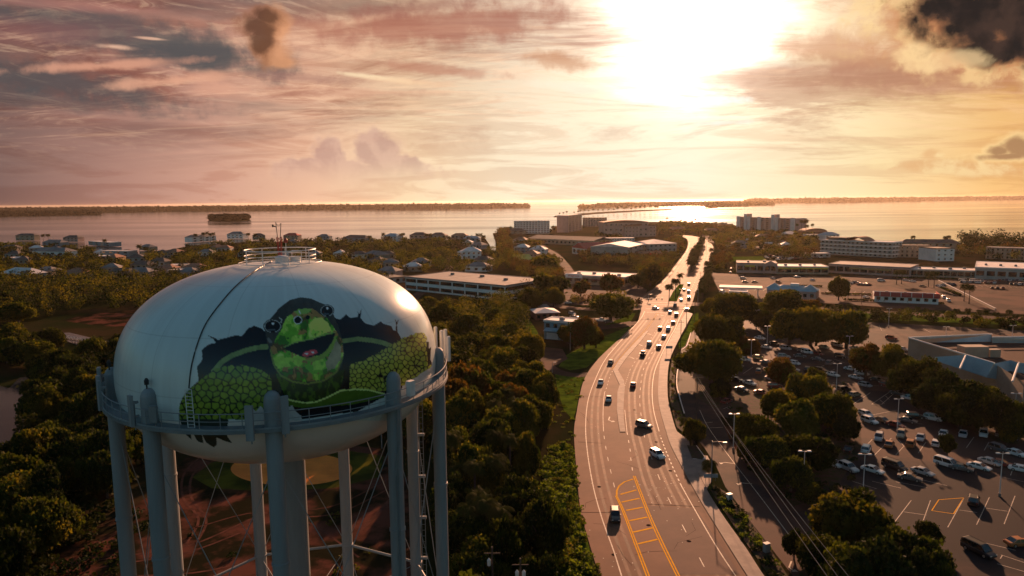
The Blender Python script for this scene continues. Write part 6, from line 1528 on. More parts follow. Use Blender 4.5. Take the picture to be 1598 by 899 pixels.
# ------------------------------------------------------------------ vehicles
def loft_body(mb, st, wb):
    """st: stations (x, zlow, ztop, halfwidth); rounded shoulder section"""
    n = 8; vs = []
    for x, zl, zt, w in st:
        vs += [(x, -w * .93, zl), (x, -w, zl + (zt - zl) * .35), (x, -w * .97, zl + (zt - zl) * .8), (x, -w * .82, zt), (x, w * .82, zt), (x, w * .97, zl + (zt - zl) * .8), (x, w, zl + (zt - zl) * .35), (x, w * .93, zl)]
    fs = []
    for i in range(len(st) - 1):
        for k in range(n): fs.append((i * n + k, (i + 1) * n + k, (i + 1) * n + (k + 1) % n, i * n + (k + 1) % n))
    fs += [tuple(reversed(range(n))), tuple(range((len(st) - 1) * n, len(st) * n))]
    mb.add(vs, fs)


def make_car(kind):
    t = bpy.data.objects.new('car', None)
    parts = []
    def P(mb, name, m_, parent=t):
        o = mb.build(name, m_ if not isinstance(m_, str) else M[m_], parent); parts.append(o); return o
    L, W, cab, rz_, bz = dict(sedan=(4.7, .91, (-1.75, -1.0, .35, 1.15), 1.43, .92), suv=(4.7, .95, (-2.2, -1.95, .35, 1.15), 1.75, 1.08), hatch=(4.2, .89, (-2.0, -1.6, .5, 1.25), 1.52, .98),
                              pickup=(5.6, 1.0, (-.75, -.5, .75, 1.45), 1.85, 1.12), van=(5.3, 1.0, (-2.55, -2.4, .9, 1.75), 1.95, 1.1), jeep=(4.2, .93, (-2.0, -1.9, .25, .6), 1.82, 1.12))[kind]
    h = L / 2; mb = MB()
    loft_body(mb, [(-h, .42, bz * .86, W * .84), (-h + .12, .28, bz * .97, W * .93), (-h + .8, .24, bz, W), (0, .24, bz, W), (h * .45, .24, bz * .98, W), (h - .5, .25, bz * .86, W * .96), (h - .1, .30, bz * .74, W * .86), (h, .40, bz * .60, W * .76)], W)
    x0, x1, x2, x3 = cab; k = W * .78; b_ = W * .93   # roof
    mb.hexa([(x1 - .02, -k, rz_ - .07), (x2 + .02, -k, rz_ - .07), (x2 + .02, k, rz_ - .07), (x1 - .02, k, rz_ - .07), (x1 + .12, -k * .9, rz_), (x2 - .12, -k * .9, rz_), (x2 - .12, k * .9, rz_), (x1 + .12, k * .9, rz_)])
    for s in (-1, 1):   # pillars
        for xa, xb in ((x0, x1), (x3, x2), ((x0 + x3) / 2 - .1, (x1 + x2) / 2 - .1)):
            mb.hexa([(xa - .06, s * b_ - .03, bz - .03), (xa + .06, s * b_ - .03, bz - .03), (xa + .06, s * b_ + .02, bz - .03), (xa - .06, s * b_ + .02, bz - .03), (xb - .05, s * k - .03, rz_ - .05), (xb + .05, s * k - .03, rz_ - .05), (xb + .05, s * k + .02, rz_ - .05), (xb - .05, s * k + .02, rz_ - .05)])
        mb.box(x2 + .3, x2 + .48, s * (W + .02) - .09, s * (W + .02) + .09, bz - .02, bz + .12)
    if kind == 'pickup':
        for s in (-1, 1): mb.box(-h + .05, x0 - .05, s * (W - .08) - .07, s * (W - .08) + .07, bz, bz + .12)
        mb.box(-h + .02, -h + .14, -W + .08, W - .08, bz, bz + .12)
    if kind in ('suv', 'van'):
        for s in (-1, 1): mb.tube([(x1 + .3, s * k * .86, rz_ + .05), (x2 - .3, s * k * .86, rz_ + .05)], .025, 4)
    body = P(mb, 'body', CARP['white'])
    mb = MB(); mb.hexa([(x0, -b_, bz - .01), (x3, -b_, bz - .01), (x3, b_, bz - .01), (x0, b_, bz - .01), (x1, -k, rz_ - .07), (x2, -k, rz_ - .07), (x2, k, rz_ - .07), (x1, k, rz_ - .07)]); P(mb, 'window', 'carglass')
    if kind == 'pickup': mb = MB(); mb.box(-h + .2, x0 - .06, -W + .16, W - .16, bz + .004, bz + .02); P(mb, 'bed_cover', 'dark')
    r = .34 if kind in ('sedan', 'hatch') else .39
    for sx in (-1, 1):
        for sy in (-1, 1):
            cx_, cy_ = sx * L * .30 + .02, sy * (W - .10); mb = MB(); n = 14
            for y in (-.11, .11): pass
            vs = [(r * math.cos(2 * math.pi * i / n), y, r * math.sin(2 * math.pi * i / n)) for y in (-.12, .12) for i in range(n)]
            mb.add(vs, [(i, (i + 1) % n, n + (i + 1) % n, n + i)[::-1] for i in range(n)] + [tuple(range(n)), tuple(reversed(range(n, 2 * n)))])
            w_ = P(mb, 'wheel', 'tyre'); w_.location = (cx_, cy_, r)
            mb = MB(); rr = r * .62; y = sy * .125; vs = [(rr * math.cos(2 * math.pi * i / 10), y, rr * math.sin(2 * math.pi * i / 10)) for i in range(10)] + [(0, y + sy * .015, 0)]
            mb.add(vs, [(i, (i + 1) % 10, 10) if sy < 0 else ((i + 1) % 10, i, 10) for i in range(10)]); P(mb, 'rim', 'rim', w_)
    for s in (-1, 1):
        mb = MB(); mb.box(h - .16, h - .02, s * W * .62 - .16, s * W * .62 + .16, bz * .60, bz * .60 + .13); P(mb, 'headlight', 'headl')
        mb = MB(); mb.box(-h - .015, -h + .10, s * W * .66 - .13, s * W * .66 + .13, bz * .72, bz * .72 + .17); P(mb, 'taillight', 'taill')
    for o in parts: COL.objects.unlink(o)
    return t, parts


PROTO = {k: make_car(k) for k in ('sedan', 'suv', 'hatch', 'pickup', 'van', 'jeep')}
FARCAR = {}
for k, (t_, ps) in PROTO.items():   # one mesh with the same shape, for cars of a few pixels
    mb = MB(); mats = []
    for o in ps:
        if o.name.startswith('rim'): continue
        m_ = o.data.materials[0]; slot = m_ if m_ in mats else None
        if slot is None: mats.append(m_)
        off = o.location if o.name.startswith('wheel') else Vector((0, 0, 0))
        mb.add([tuple(v.co + off) for v in o.data.vertices], [tuple(p.vertices) for p in o.data.polygons], mats.index(m_))
    o = mb.build('car_far', mats); FARCAR[k] = o.data; bpy.data.objects.remove(o)


def car(kind, colour, px, py, dx, dy, label, group=None, far=False, flip=False, cat=None, z=.02):
    c = at(px, py, .7); e_ = at(px + dx, py + dy, .7) - c; rz = math.atan2(e_[1], e_[0])
    nm = {'sedan': 'sedan', 'suv': 'suv', 'hatch': 'hatchback', 'pickup': 'pickup_truck', 'van': 'van', 'jeep': 'jeep'}[kind]
    if nm == 'jeep': nm = 'off_road_car'
    nm = 'parked_' + nm if group != 'traffic' else nm
    g = {'traffic': 'cars driving on the highway'}.get(group, group or 'cars parked in the near car park')
    if far:
        o = bpy.data.objects.new('parked_car', FARCAR[kind]); link(o); o.location = (c[0], c[1], z); o.rotation_euler = (0, 0, rz)
        o.material_slots[0].link = 'OBJECT'; o.material_slots[0].material = CARP[colour]; return tag(o, label, 'car', g)
    t = thing(nm, label, cat or ('van' if kind == 'van' else 'car'), (c[0], c[1], z), rz, g)
    src, ps = PROTO[kind]; mp = {src: t}
    for o in ps:
        n = o.copy(); COL.objects.link(n); n.parent = mp[o.parent]; mp[o] = n
        if o.name.startswith('body'): n.material_slots[0].link = 'OBJECT'; n.material_slots[0].material = CARP[colour]
    return t


# traffic: x, y, heading in the photograph
TR_ = [('suv', 'black', 960, 804, 3, 30, 'black car coming down beside the yellow hatched median'), ('sedan', 'silver', 950, 622, -3, 20, 'silver car in the turn bay left of the concrete median'), ('sedan', 'white', 937.5, 596, -6, 18, 'white car by the left edge line above the turn bay'),
       ('sedan', 'black', 953, 565, -9, 14, 'black car at the pointed head of the concrete median'), ('suv', 'grey', 1005, 663, 22, 6, 'dark grey hatchback slewed across the lanes above the white one'), ('suv', 'white', 1026, 709, 30, 17, 'white boxy car turning toward the concrete apron'),
       ('sedan', 'red', 988, 600, 2, -18, 'dark red car just above the end of the concrete median'), ('pickup', 'black', 1003.4, 552, 8, -16, 'black pickup alone in the middle lane'), ('suv', 'silver', 1013.5, 536, 8, -14, 'silver suv leading the black pickup'), ('sedan', 'orange', 1028, 541, 7, -14, 'bronze car beside the silver suv'),
       ('sedan', 'white', 1036, 525, 7, -12, 'white car glaring in the sun ahead of the bronze one'), ('sedan', 'grey', 1030, 512, 7, -12, 'grey car left of the wide pale suv'), ('suv', 'white', 1043, 513, 6, -12, 'wide pale suv by the right edge line'), ('sedan', 'red', 1050.5, 503, 6, -12, 'dark red car below the crossing'),
       ('suv', 'black', 1055.5, 491, 5, -12, 'black suv just below the crossing'), ('sedan', 'silver', 1045.5, 487, 5, -12, 'silver car waiting at the stop line'), ('sedan', 'white', 1023, 480.5, 20, 3, 'white car crossing the highway at the junction'), ('suv', 'grey', 1053.5, 476.5, 4, -12, 'grey suv in the middle of the junction'),
       ('sedan', 'white', 1072, 482.5, 18, -5, 'pale car turning off right at the junction corner'), ('van', 'black', 1075, 465.5, 2, -12, 'big dark van right after the junction'), ('suv', 'white', 1074.5, 455, 2, -12, 'white suv shining ahead of the big dark van'), ('sedan', 'white', 1063, 468, 2, -12, 'white car left of the big dark van'),
       ('sedan', 'grey', 1067.5, 452, 2, -12, 'grey car at the grassy median edge'), ('suv', 'black', 1075, 443.5, 3, -12, 'farthest black suv on the highway before the palm median')]
for k, c, x, y, dx, dy, lb in TR_: car(k, c, x, y, dx, dy, lb, 'traffic', z=.045)
D1 = (30, 9); D2 = (-20, 30); DR = (14, 8)
PK = [('suv', 'silver', 1324, 729, 30, 13, 'silver wagon at the left end of the lower facing row'), ('sedan', 'white', 1362, 732, 30, 9, 'white sedan second in the lower facing row under the double lamp'), ('van', 'black', 1396, 727, 30, 10, 'black minivan third in the lower facing row'),
      ('van', 'white', 1478, 723, 30, 9, 'large white van behind the small round tree'), ('sedan', 'white', 1528, 727, 30, 8, 'white sedan right of the large white van'), ('sedan', 'silver', 1545, 719.5, 30, 9, 'silver sedan behind the white sedan near the double lamp'), ('sedan', 'white', 1594, 731, 30, 6, 'pale sedan cut by the right edge in the lower row'),
      ('suv', 'silver', 1371.5, 682, -8, 18, 'silver suv at the left end of the nose down row'), ('jeep', 'tan', 1406, 678, -8, 18, 'tan roofed green open car in the nose down row'), ('sedan', 'orange', 1388, 692, 8, -16, 'orange lit dark car nosed against the silver suv'), ('jeep', 'orange', 1421, 692, 8, -16, 'orange lit dark off road car below the tan roofed one'),  # orange body colour stands in for sunlight on the two dark cars
      ('sedan', 'silver', 1436.5, 682, -8, 18, 'silver sedan between two orange lit cars and white ones'), ('sedan', 'white', 1472, 676, -8, 18, 'white sedan right behind the small round tree'), ('hatch', 'white', 1461, 691, 8, -16, 'white hatchback left of the small round tree'), ('sedan', 'silver', 1503, 676.5, -5, 18, 'silver sedan in the shade right of the small tree'),
      ('suv', 'white', 1535, 676, -2, 18, 'white suv last in the shaded row beside the low green tree'), ('sedan', 'black', 1324, 700, 8, -16, 'black car alone beside the dense grove'), ('suv', 'black', 1519.5, 780, 3, -18, 'black suv parked beside the yellow painted stall'), ('van', 'black', 1527, 857, 30, 14, 'long black van at the foot of the car park'),
      ('sedan', 'orange', 1590, 845, 30, -2, 'dark car with a sunlit bonnet at the lower right edge'), ('hatch', 'white', 1351, 645, 26, 10, 'white hatchback with black roof behind the grove'), ('suv', 'white', 1357, 656, 24, 8, 'white suv half hidden by the grove'), ('sedan', 'black', 1377, 655, 26, 8, 'black sedan right of the half hidden white suv'),  # dark car with sunlit bonnet: the sun is put into an orange body colour
      ('suv', 'black', 1428, 649, 30, 2, 'black suv in the shade of the supermarket trees'), ('sedan', 'white', 1336, 588, 26, 6, 'white sedan in front of the bushes by the tall lamp'), ('suv', 'black', 1317, 607, 24, -3, 'black suv under the double lamp right of the grove'), ('hatch', 'tan', 1334, 615, 22, -4, 'tan dark hatchback right below the black suv'),
      ('sedan', 'grey', 1401, 613, 26, 6, 'grey car beside the hatched stall'), ('suv', 'red', 1391, 527, 28, 3, 'dark red suv alone left of the supermarket'), ('sedan', 'silver', 1409, 544, 26, 4, 'silver car peeking out above the supermarket bushes'),
      ('sedan', 'white', 1162, 560, 26, 4, 'white sedan with long shadow left of the yellow one'), ('hatch', 'yellow', 1183, 557, 26, 2, 'golden hatchback right of the shadowed white sedan'), ('suv', 'silver', 1223.5, 556, 28, 1, 'silver suv left of the matching dark sedan'), ('sedan', 'grey', 1248, 555, 28, 2, 'dark sedan right of the silver suv'),
      ('suv', 'orange', 1184, 579, 8, -16, 'bronze suv seen from behind by the lamp post'), ('sedan', 'white', 1170, 597, 26, 7, 'white sedan by itself left of the red suv'), ('suv', 'red', 1209, 602, 28, 0, 'dark red suv below the black topped white car'), ('suv', 'white', 1221, 593, 28, 8, 'white car with black windows behind the dark red suv'),
      ('sedan', 'silver', 1237, 576, 20, 2, 'silver sedan right of the small bronze tree'), ('sedan', 'orange', 1208, 567, 20, -4, 'sunlit bronze sedan left of the small bronze tree'), ('sedan', 'tan', 1229, 566, 20, -4, 'tan sedan behind the small bronze tree'), ('suv', 'black', 1260, 576, 4, -16, 'black suv seen from behind in mid lot'),
      ('suv', 'grey', 1294.5, 566, 20, -10, 'grey suv nosed toward the double lamp'), ('sedan', 'white', 1247, 598, 26, -2, 'white sedan at the top of the dense grove'), ('sedan', 'white', 1261.5, 590.5, 26, -2, 'white sedan beside the round little tree'), ('hatch', 'white', 1140, 582, 24, 4, 'white hatchback in the shadow of the broad olive tree'),
      ('sedan', 'red', 1134, 625, 20, -8, 'dark red sedan in the shade left of painted bays'), ('hatch', 'grey', 1173.5, 539, 22, 5, 'grey hatchback right of the small bronze tree by the lamp'), ('sedan', 'black', 1209, 535.5, 28, 4, 'black sedan in the upper aisle before the oak trio'),
      ('sedan', 'white', 1186, 527, 28, 4, 'white sedan in the upper aisle'), ('suv', 'silver', 1306, 538, 26, 5, 'silver suv beneath the oak trio'), ('sedan', 'white', 1335, 543, 26, 6, 'white sedan beneath the rightmost oak'), ('sedan', 'tan', 1286, 541, 26, 6, 'tan sedan beneath the middle oak')]
for k, c, x, y, dx, dy, lb in PK: car(k, c, x, y, dx, dy, lb)
# beside the strip, pharmacy and houses
for k, c, x, y, dx, dy, lb in (('sedan', 'silver', 1206, 434, 20, 4, 'silver car before the arched gable porch'), ('sedan', 'white', 1244, 431.5, 20, 0, 'white car below the yellow fascia'), ('sedan', 'white', 1268, 436.5, 20, -2, 'white car right of the blue roof cupola'), ('suv', 'orange', 1215, 440, 20, 3, 'sunlit dark suv above the blue metal roof'),  # sunlit dark suv: sunlight painted as an orange body
                               ('sedan', 'grey', 1163, 439.5, 20, 1, 'grey car above the canopy, left one'), ('sedan', 'grey', 1178, 439.5, 20, 1, 'grey car above the canopy, right one'), ('suv', 'silver', 1160, 434, 20, 1, 'silver suv before the yellow sign'), ('van', 'white', 1375, 437.5, 20, 0, 'large white delivery van before the brown fascia'),
                               ('sedan', 'silver', 1414, 437, 20, 1, 'silver car right of the two dark palms'), ('sedan', 'white', 1424, 438.5, 20, 1, 'white car right of the silver car by the palms'), ('sedan', 'black', 1440, 446, 20, 1, 'black car above the red roofed restaurant'), ('suv', 'silver', 1473, 464, 10, 6, 'silver suv at the right end of the red roof, upper'),
                               ('suv', 'silver', 1480, 469, 10, 6, 'silver suv at the right end of the red roof, lower'), ('sedan', 'blue', 1390, 469.5, 20, 0, 'blue car in front of the red roofed restaurant'), ('sedan', 'white', 1352, 463, 18, -1, 'pale car left of the red roofed restaurant'), ('suv', 'white', 1128, 455, 16, 2, 'white suv beneath the canopy'),
                               ('sedan', 'silver', 871, 452, 20, 2, 'silver car before the pharmacy corner'), ('sedan', 'grey', 896, 494, 20, 0, 'grey car right of the flat roofed blue house'), ('suv', 'silver', 893, 489, 20, 4, 'silver suv behind the flat roofed blue house'), ('sedan', 'grey', 826, 484, 16, 8, 'grey car left of the red brick house'),
                               ('sedan', 'silver', 1140, 425, 10, -8, 'silver car left of the shop row end'), ('suv', 'red', 1141, 420, 4, -10, 'dark suv beside the shop row end'), ('sedan', 'white', 886, 472, 20, 0, 'white car on the road above the red brick house'), ('pickup', 'white', 938, 499.5, 20, 1, 'white pickup in the lot under the broad highway tree'), ('sedan', 'black', 950, 501.5, 20, 1, 'black sedan in the lot under the broad highway tree')):
    car(k, c, x, y, dx, dy, lb, 'cars parked around the shops')
cc = ['white', 'silver', 'grey', 'black', 'blue', 'red', 'white', 'silver', 'tan']; kk = ['sedan', 'suv', 'hatch', 'sedan', 'suv', 'pickup']
for r_, (y, x0, x1, n) in enumerate(((436.5, 1494, 1545, 13), (439.5, 1500, 1552, 12), (437, 1560, 1598, 8), (443, 1578, 1598, 4), (449, 1540, 1565, 4))):
    for i in range(n):
        if random.random() < .12: continue
        car(random.choice(kk), random.choice(cc), x0 + (x1 - x0) * i / (n - 1), y + i * .15, 3, -6, f'small parked car, {nth(i)} from left in row {nth(r_)} before the wide store', 'cars parked before the wide store', far=True)
for i in range(34):
    x = 1195 + 95 * (i + random.uniform(0, .8)) / 34; y = 397 + random.uniform(0, 8)
    car(random.choice(kk), random.choice(cc), x, y, 20, random.uniform(-2, 2), f'{nth(i)} of the tiny parked cars between the lawn and the shop row', 'cars parked behind the shop row', far=True)
for i in range(40):
    x = 1093 + 105 * (i + random.uniform(0, .8)) / 40; y = 362 + random.uniform(0, 20)
    if x < 1118 and y > 370: continue
    car(random.choice(kk), random.choice(['white', 'white', 'silver', 'orange']), x, y, 20, 1, f'{nth(i)} of the tiny glinting vehicles among the mobile homes', 'vehicles among the mobile homes', far=True)
for i in range(16): car(random.choice(kk), random.choice(cc), 822 + i * 3.2, 443 + (i % 2) * 3, 4, -8, f'{nth(i)} tiny car from the left parked right of the white office', 'cars right of the white office', far=True)

# ------------------------------------------------------------------ lamp posts, poles, wires, signs
def lamp(px, py, label, h=9.0, arms=2, z=0.0):
    P_ = at(px, py, h); t = thing('lamp_post', label, 'lamp post', (P_[0], P_[1], z), random.uniform(-.15, .15), 'car park lamps')
    mb = MB(); mb.lathe([(.28, 0), (.28, .7), (.01, .71)], 12); part(mb, 'base', 'concrete', t)
    mb = MB(); mb.tube([(0, 0, .6), (0, 0, h)], [.11, .07], 8); part(mb, 'pole', 'lamp', t)
    for s in ((-1, 1) if arms == 2 else (1,)):
        mb = MB(); mb.tube([(0, 0, h - .1), (s * .55, 0, h)], .045, 6); mb.hexa([(s * .9 - .42, -.25, h - .06), (s * .9 + .42, -.25, h - .06), (s * .9 + .42, .25, h - .06), (s * .9 - .42, .25, h - .06), (s * .9 - .32, -.17, h + .14), (s * .9 + .32, -.17, h + .14), (s * .9 + .32, .17, h + .14), (s * .9 - .32, .17, h + .14)]); part(mb, 'lamp_head', 'lamp', t)
for x, y, lb in ((1135, 474, 'lamp post right of the broad tree before the canopy'), (1181, 484, 'lamp post between the two large trees by the cross street'), (1198, 509, 'lamp post left of the oak trio'), (1173, 530.5, 'lamp post beside the small bronze tree in the lane side rows'), (1307, 567.5, 'lamp post in mid lot beside the grey suv'),
                 (1403, 622.5, 'lamp post beside the hatched stall'), (1350, 709, 'lamp post among the white cars of the lower row'), (1565, 707.5, 'lamp post at the right end of the lower row'), (1586, 614, 'lamp post before the dark supermarket trees'), (1326, 524.5, 'lamp post in front of the rightmost oak'),
                 (1388, 481.5, 'lamp post above the dark red suv by the cross street'), (1477, 510, 'lamp post rising behind the supermarket roof, left one'), (1581, 508, 'lamp post rising behind the supermarket roof, right one'), (1146, 646, 'lamp post at the top left corner of the dense grove'), (1256, 704, 'lamp post half buried in the dense grove')):
    lamp(x, y, lb)
def street_lamp(px, py, h, label, arm=(-1, 0)):
    g = at(px, py); t = thing('street_lamp', label, 'street lamp', (g[0], g[1], .1), 0, None)
    mb = MB(); mb.tube([(0, 0, 0), (0, 0, h)], [.13, .08], 8); part(mb, 'pole', 'steel_d', t)
    mb = MB(); mb.tube([(0, 0, h - .3), (arm[0] * 1.2, arm[1] * 1.2, h + .1), (arm[0] * 2.4, arm[1] * 2.4, h + .2)], .05, 6); part(mb, 'arm', 'steel_d', t)
    mb = MB(); x, y = arm[0] * 2.7, arm[1] * 2.7; mb.box(x - .4, x + .4, y - .16, y + .16, h + .1, h + .28); part(mb, 'lamp_head', 'lamp', t)
street_lamp(1110, 752, 9, 'street lamp rising from the squat cabbage palm', (.8, -.6)); street_lamp(890, 547, 9.5, 'thin street lamp in front of the pale blue house', (.7, .7)); street_lamp(862, 582, 3.5, 'short sign post on the grass beside the driveway', (.3, 0))
PW = []
def upole(px, py, h, label, xa=True):
    g = at(px, py); t = thing('utility_pole', label, 'utility pole', (g[0], g[1], .1), 0, None)
    mb = MB(); mb.tube([(0, 0, -.2), (0, 0, h)], [.17, .11], 8); part(mb, 'pole', 'pole', t)
    if xa:
        mb = MB(); mb.box(-1.2, 1.2, -.06, .06, h - 1.0, h - .86); part(mb, 'crossarm', 'pole', t)
        for x in (-1.1, 0, 1.1): mb = MB(); mb.lathe([(.05, h - .85), (.07, h - .7), (.01, h - .62)], 6, c=(x, 0)); part(mb, 'insulator', 'lamp', t)
    return np.array([g[0], g[1], h + .1])
a1 = upole(1084, 501, 15, 'tallest thick utility pole by the junction grass'); a2 = upole(1071, 514, 12.5, 'thin pole on the grass strip below the tallest pole'); a3 = upole(1062, 548, 12.5, 'slender pole beside the kerb above the lane mouth')
upole(1102, 392, 14, 'utility pole at the far right of the highway palms'); upole(1108, 372, 14, 'utility pole at the far highway bend'); upole(1323, 470, 13, 'pole beside the tall dark tree right of the blue roof'); upole(1344, 475, 8, 'short pole left of the red roofed restaurant', False); upole(1093, 455, 13, 'utility pole left of the filling station')
upole(1053, 565, 4.5, 'short post beside the blue board sign', False)
# signal mast across the highway
def signal(px, py, h, reach, label):
    g = at(px, py); t = thing('traffic_signal', label, 'traffic signal', (g[0], g[1], .1), 0, None)
    mb = MB(); mb.tube([(0, 0, 0), (0, 0, h)], [.18, .14], 8); part(mb, 'pole', 'steel_d', t)
    mb = MB(); mb.tube([(0, 0, h - .3), (reach, 0, h)], [.12, .07], 6); part(mb, 'mast_arm', 'steel_d', t)
    for k in (.45, .7, .95):
        mb = MB(); x = reach * k; mb.box(x - .22, x + .22, -.2, .2, h - 1.1, h + .1); part(mb, 'signal_head', 'dark', t)
signal(1089, 471, 7.5, -24, 'traffic signal on a long mast arm beyond the junction'); signal(1000, 486, 7, 12, 'traffic signal at the left corner of the junction')
signal(1012, 470, 4, 2, 'low signal post at the far left corner of the junction')
# overhead wires: from the pole by the junction down the lane to a pole out of frame
far_ = [at(1082, 606, 11.0), at(1088, 606, 11.3), at(1076, 612, 9.6)]; near_ = [at(1286, 895, 11.0), at(1304, 895, 11.3), at(1322, 893, 9.6)]
e0 = a3
for i, (nm_, n2, z_) in enumerate((((1182, 740), (1284, 890), 11.2), ((1190, 736), (1300, 890), 11.5), ((1200, 742), (1318, 892), 9.8))):
    A_, B_ = at(*nm_, z_), at(*n2, z_); d = B_ - A_; far = A_ - d * 1.9; near = B_ + d * .9
    pts = []
    for k in range(25):
        t_ = k / 24; p = far * (1 - t_) + near * t_; p = p.copy(); p[2] = z_ - 1.2 * 4 * t_ * (1 - t_) + .9; pts.append(p)
    mb = MB(); mb.tube(pts, .032, 4); tag(mb.build('power_line', M['steel_d']), ('outer wire of the overhead line along the frontage lane', 'middle wire of the overhead line along the frontage lane', 'inner wire of the overhead line along the frontage lane')[i], 'wire', 'overhead line')
    if i == 1: F0, F1 = far, near
for p, lb in ((F0, 'utility pole where the overhead line starts beside the lane'), (F1, 'utility pole at the near end of the overhead line')):
    t = thing('utility_pole', lb, 'utility pole', (p[0], p[1], 0), 0, None); mb = MB(); mb.tube([(0, 0, 0), (0, 0, 12.6)], [.17, .11], 8); part(mb, 'pole', 'pole', t); mb = MB(); mb.box(-1.6, 1.6, -.06, .06, 12.2, 12.36); part(mb, 'crossarm', 'pole', t)
# bottom centre: two pole tops with transformers
for px, py, n_, lb in ((812, 880, 2, 'pole top carrying two white transformers at the bottom edge'), (768, 862, 1, 'slim pole top with small fittings at the bottom edge')):
    P_ = at(px, py, 12); t = thing('utility_pole', lb, 'utility pole', (P_[0], P_[1], 0), 0, None)
    mb = MB(); mb.tube([(0, 0, 0), (0, 0, 12.8)], [.17, .12], 8); part(mb, 'pole', 'pole', t); mb = MB(); mb.box(-1.1, 1.1, -.05, .05, 11.8, 11.92); part(mb, 'crossarm', 'pole', t)
    for i in range(n_): mb = MB(); mb.lathe([(.01, 10.2), (.24, 10.25), (.26, 11.0), (.2, 11.1), (.05, 11.3), (.01, 11.35)], 12, c=(-.45 + .9 * i, -.25)); part(mb, 'transformer', 'lamp', t)
# roadside board, cabinets, bins
def board(px, py, w, h, z0, m_, label, name='street_sign', rz=0.0):
    g = at(px, py); t = thing(name, label, 'sign', (g[0], g[1], .14), rz); mb = MB(); mb.box(-w / 2, w / 2, -.06, .06, z0, z0 + h); part(mb, 'panel', m_, t)
    for s in (-1, 1): mb = MB(); mb.tube([(s * w * .35, .1, 0), (s * w * .35, .1, z0 + h * .9)], .05, 6); part(mb, 'post', 'steel_d', t)
board(1044, 553, 2.6, 1.0, 2.2, 'w_blue', 'blue grey board sign on the pavement by the lane mouth'); board(1109, 752, 3.0, .8, .8, 'w_blue', 'low pale board sign beneath the squat cabbage palm')
for px, py, lb in ((1138, 783, 'white utility cabinet by the hedge'), (1196, 862, 'grey slatted box standing in the lower hedge')):
    g = at(px, py); t = thing('utility_cabinet', lb, 'cabinet', (g[0], g[1], .1), .4); mb = MB(); mb.box(-.5, .5, -.35, .35, 0, 1.5); mb.box(-.55, .55, -.4, .4, 1.5, 1.6); part(mb, 'housing', 'white' if px < 1150 else 'steel', t); mb = MB(); mb.box(-.4, .4, -.39, -.36, .2, 1.3); part(mb, 'door', 'steel', t)
for px, py, lb in ((303, 700, 'left floodlight pole of the ball field'), (596, 700, 'right floodlight pole of the ball field')):
    g = at(px, py); t = thing('floodlight_pole', lb, 'floodlight', (g[0], g[1], 0), 0); mb = MB(); mb.tube([(0, 0, 0), (0, 0, 11)], [.15, .1], 8); part(mb, 'pole', 'steel_d', t); mb = MB(); mb.box(-1.2, 1.2, -.15, .15, 10.4, 11.2); part(mb, 'floodlight', 'dark', t)
for px, py, lb in ((1041, 340.6, 'left tiny boat on the bright water'), (1063, 344.3, 'middle tiny boat on the bright water'), (1085, 343.4, 'right tiny boat on the bright water')):
    g = at(px, py); mb = MB(); mb.hexa([(-5, -1.2, -.8), (4, -1.2, -.8), (4, 1.2, -.8), (-5, 1.2, -.8), (-5.5, -1.7, .8), (6, -.4, 1.2), (6, .4, 1.2), (-5.5, 1.7, .8)]); t = thing('boat', lb, 'boat', (g[0], g[1], 0), .3, 'boats on the bright water'); part(mb, 'hull', 'dark', t); mb = MB(); mb.box(-2, 1.5, -1, 1, .9, 3.4); part(mb, 'cabin', 'w_tan', t)
for i in range(60):
    x = 1300 + 190 * (i + random.uniform(0, .8)) / 60; y = 439 + random.uniform(0, 6) + (x - 1300) * .02
    if 1355 < x < 1395 or 1395 < x < 1465: continue
    car(random.choice(kk), random.choice(cc), x, y, 20, random.uniform(-1, 2), f'{nth(i)} of the tiny cars in the open lot before the brown fascia shops', 'cars in the open lot of the strip', far=True)
hb = [((1285, 459), (1362, 461)), ((1320, 469), (1475, 475)), ((1240, 447), (1285, 448)), ((1395, 434), (1520, 437)), ((1470, 450), (1500, 462))]
for i, (a, b_) in enumerate(hb):
    A_, B_ = at(*a), at(*b_); n_ = int(np.linalg.norm(B_ - A_) / 1.4); c_ = np.array([(A_ + (B_ - A_) * k / n_)[:2] for k in range(n_)]) + rng.normal(size=(n_, 2)) * .2
    foliage_mass('hedge', ('hedge line left of the red roofed restaurant', 'long hedge along the cross street before the red roofed restaurant', 'hedge line right of the blue roofed restaurant', 'hedge line in the strip car park', 'hedge beside the diagonal wall')[i], 'hedge', c_, np.full(n_, 1.1), np.full(n_, 1.3), 40, .6, ('leaf3', 'leaf1'))
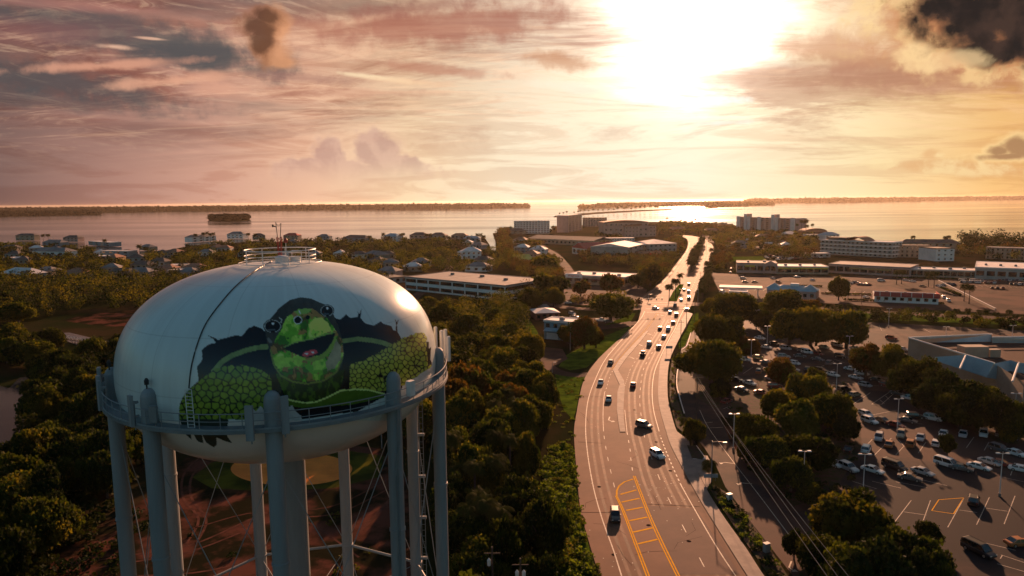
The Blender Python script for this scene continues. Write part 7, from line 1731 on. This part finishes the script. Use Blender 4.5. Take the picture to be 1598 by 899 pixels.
XT = (('sedan', 'white', 1196, 541, 26, 4), ('suv', 'silver', 1226, 543, 26, 5), ('sedan', 'grey', 1252, 546, 26, 5), ('sedan', 'white', 1300, 584, 24, 6), ('suv', 'black', 1282, 578, 24, 4), ('hatch', 'silver', 1350, 600, 26, 6), ('sedan', 'black', 1368, 592, 26, 6), ('sedan', 'white', 1420, 620, 24, 4),
      ('suv', 'silver', 1444, 630, 24, 5), ('sedan', 'red', 1398, 662, 26, 8), ('sedan', 'white', 1300, 722, 28, 11), ('sedan', 'silver', 1440, 735, 28, 9), ('suv', 'grey', 1560, 700, 26, 8), ('sedan', 'white', 1585, 706, 26, 8), ('suv', 'white', 1352, 700, 8, -16), ('sedan', 'grey', 1560, 676, -3, 18), ('suv', 'silver', 1582, 680, -3, 18),
      ('sedan', 'white', 1150, 553, 24, 4), ('sedan', 'silver', 1204, 590, 24, 6), ('sedan', 'black', 1158, 607, 24, 6), ('suv', 'grey', 1336, 563, 26, 5), ('sedan', 'white', 1360, 548, 26, 5))
XT += tuple((random.choice(('sedan', 'suv', 'hatch')), random.choice(('white', 'silver', 'grey', 'black', 'red', 'white')), x, y, 26, 5) for x, y in ((1150, 570), (1196, 565), (1214, 584), (1240, 566), (1276, 560), (1312, 556), (1328, 575), (1345, 582), (1384, 600), (1410, 606), (1188, 612), (1150, 592), (1260, 549), (1276, 551), (1416, 655), (1456, 652), (1562, 722), (1500, 729), (1420, 744)))
for i, (k, c, x, y, dx, dy) in enumerate(sorted(XT, key=lambda t_: t_[2])): car(k, c, x, y, dx, dy, f'{c} parked car, {nth(i)} from the left among the loosely scattered ones in the lot', 'loosely scattered parked cars')

# ------------------------------------------------------------------ haze over the bay
b = MB(); b.box(-30000, 30000, -500, 45000, -4.5, 75)
hz_m = bpy.data.materials.new('haze'); hz_m.use_nodes = True; nt = hz_m.node_tree; nt.nodes.clear()
pv = nt.nodes.new('ShaderNodeVolumePrincipled'); pv.inputs['Color'].default_value = (1.0, 0.86, 0.70, 1); pv.inputs['Density'].default_value = 1.5e-5; pv.inputs['Anisotropy'].default_value = 0.6
o_ = nt.nodes.new('ShaderNodeOutputMaterial'); nt.links.new(pv.outputs[0], o_.inputs['Volume'])
tag(b.build('haze', hz_m), 'thin warm evening haze lying over the town and the bay', 'haze', kind='stuff')
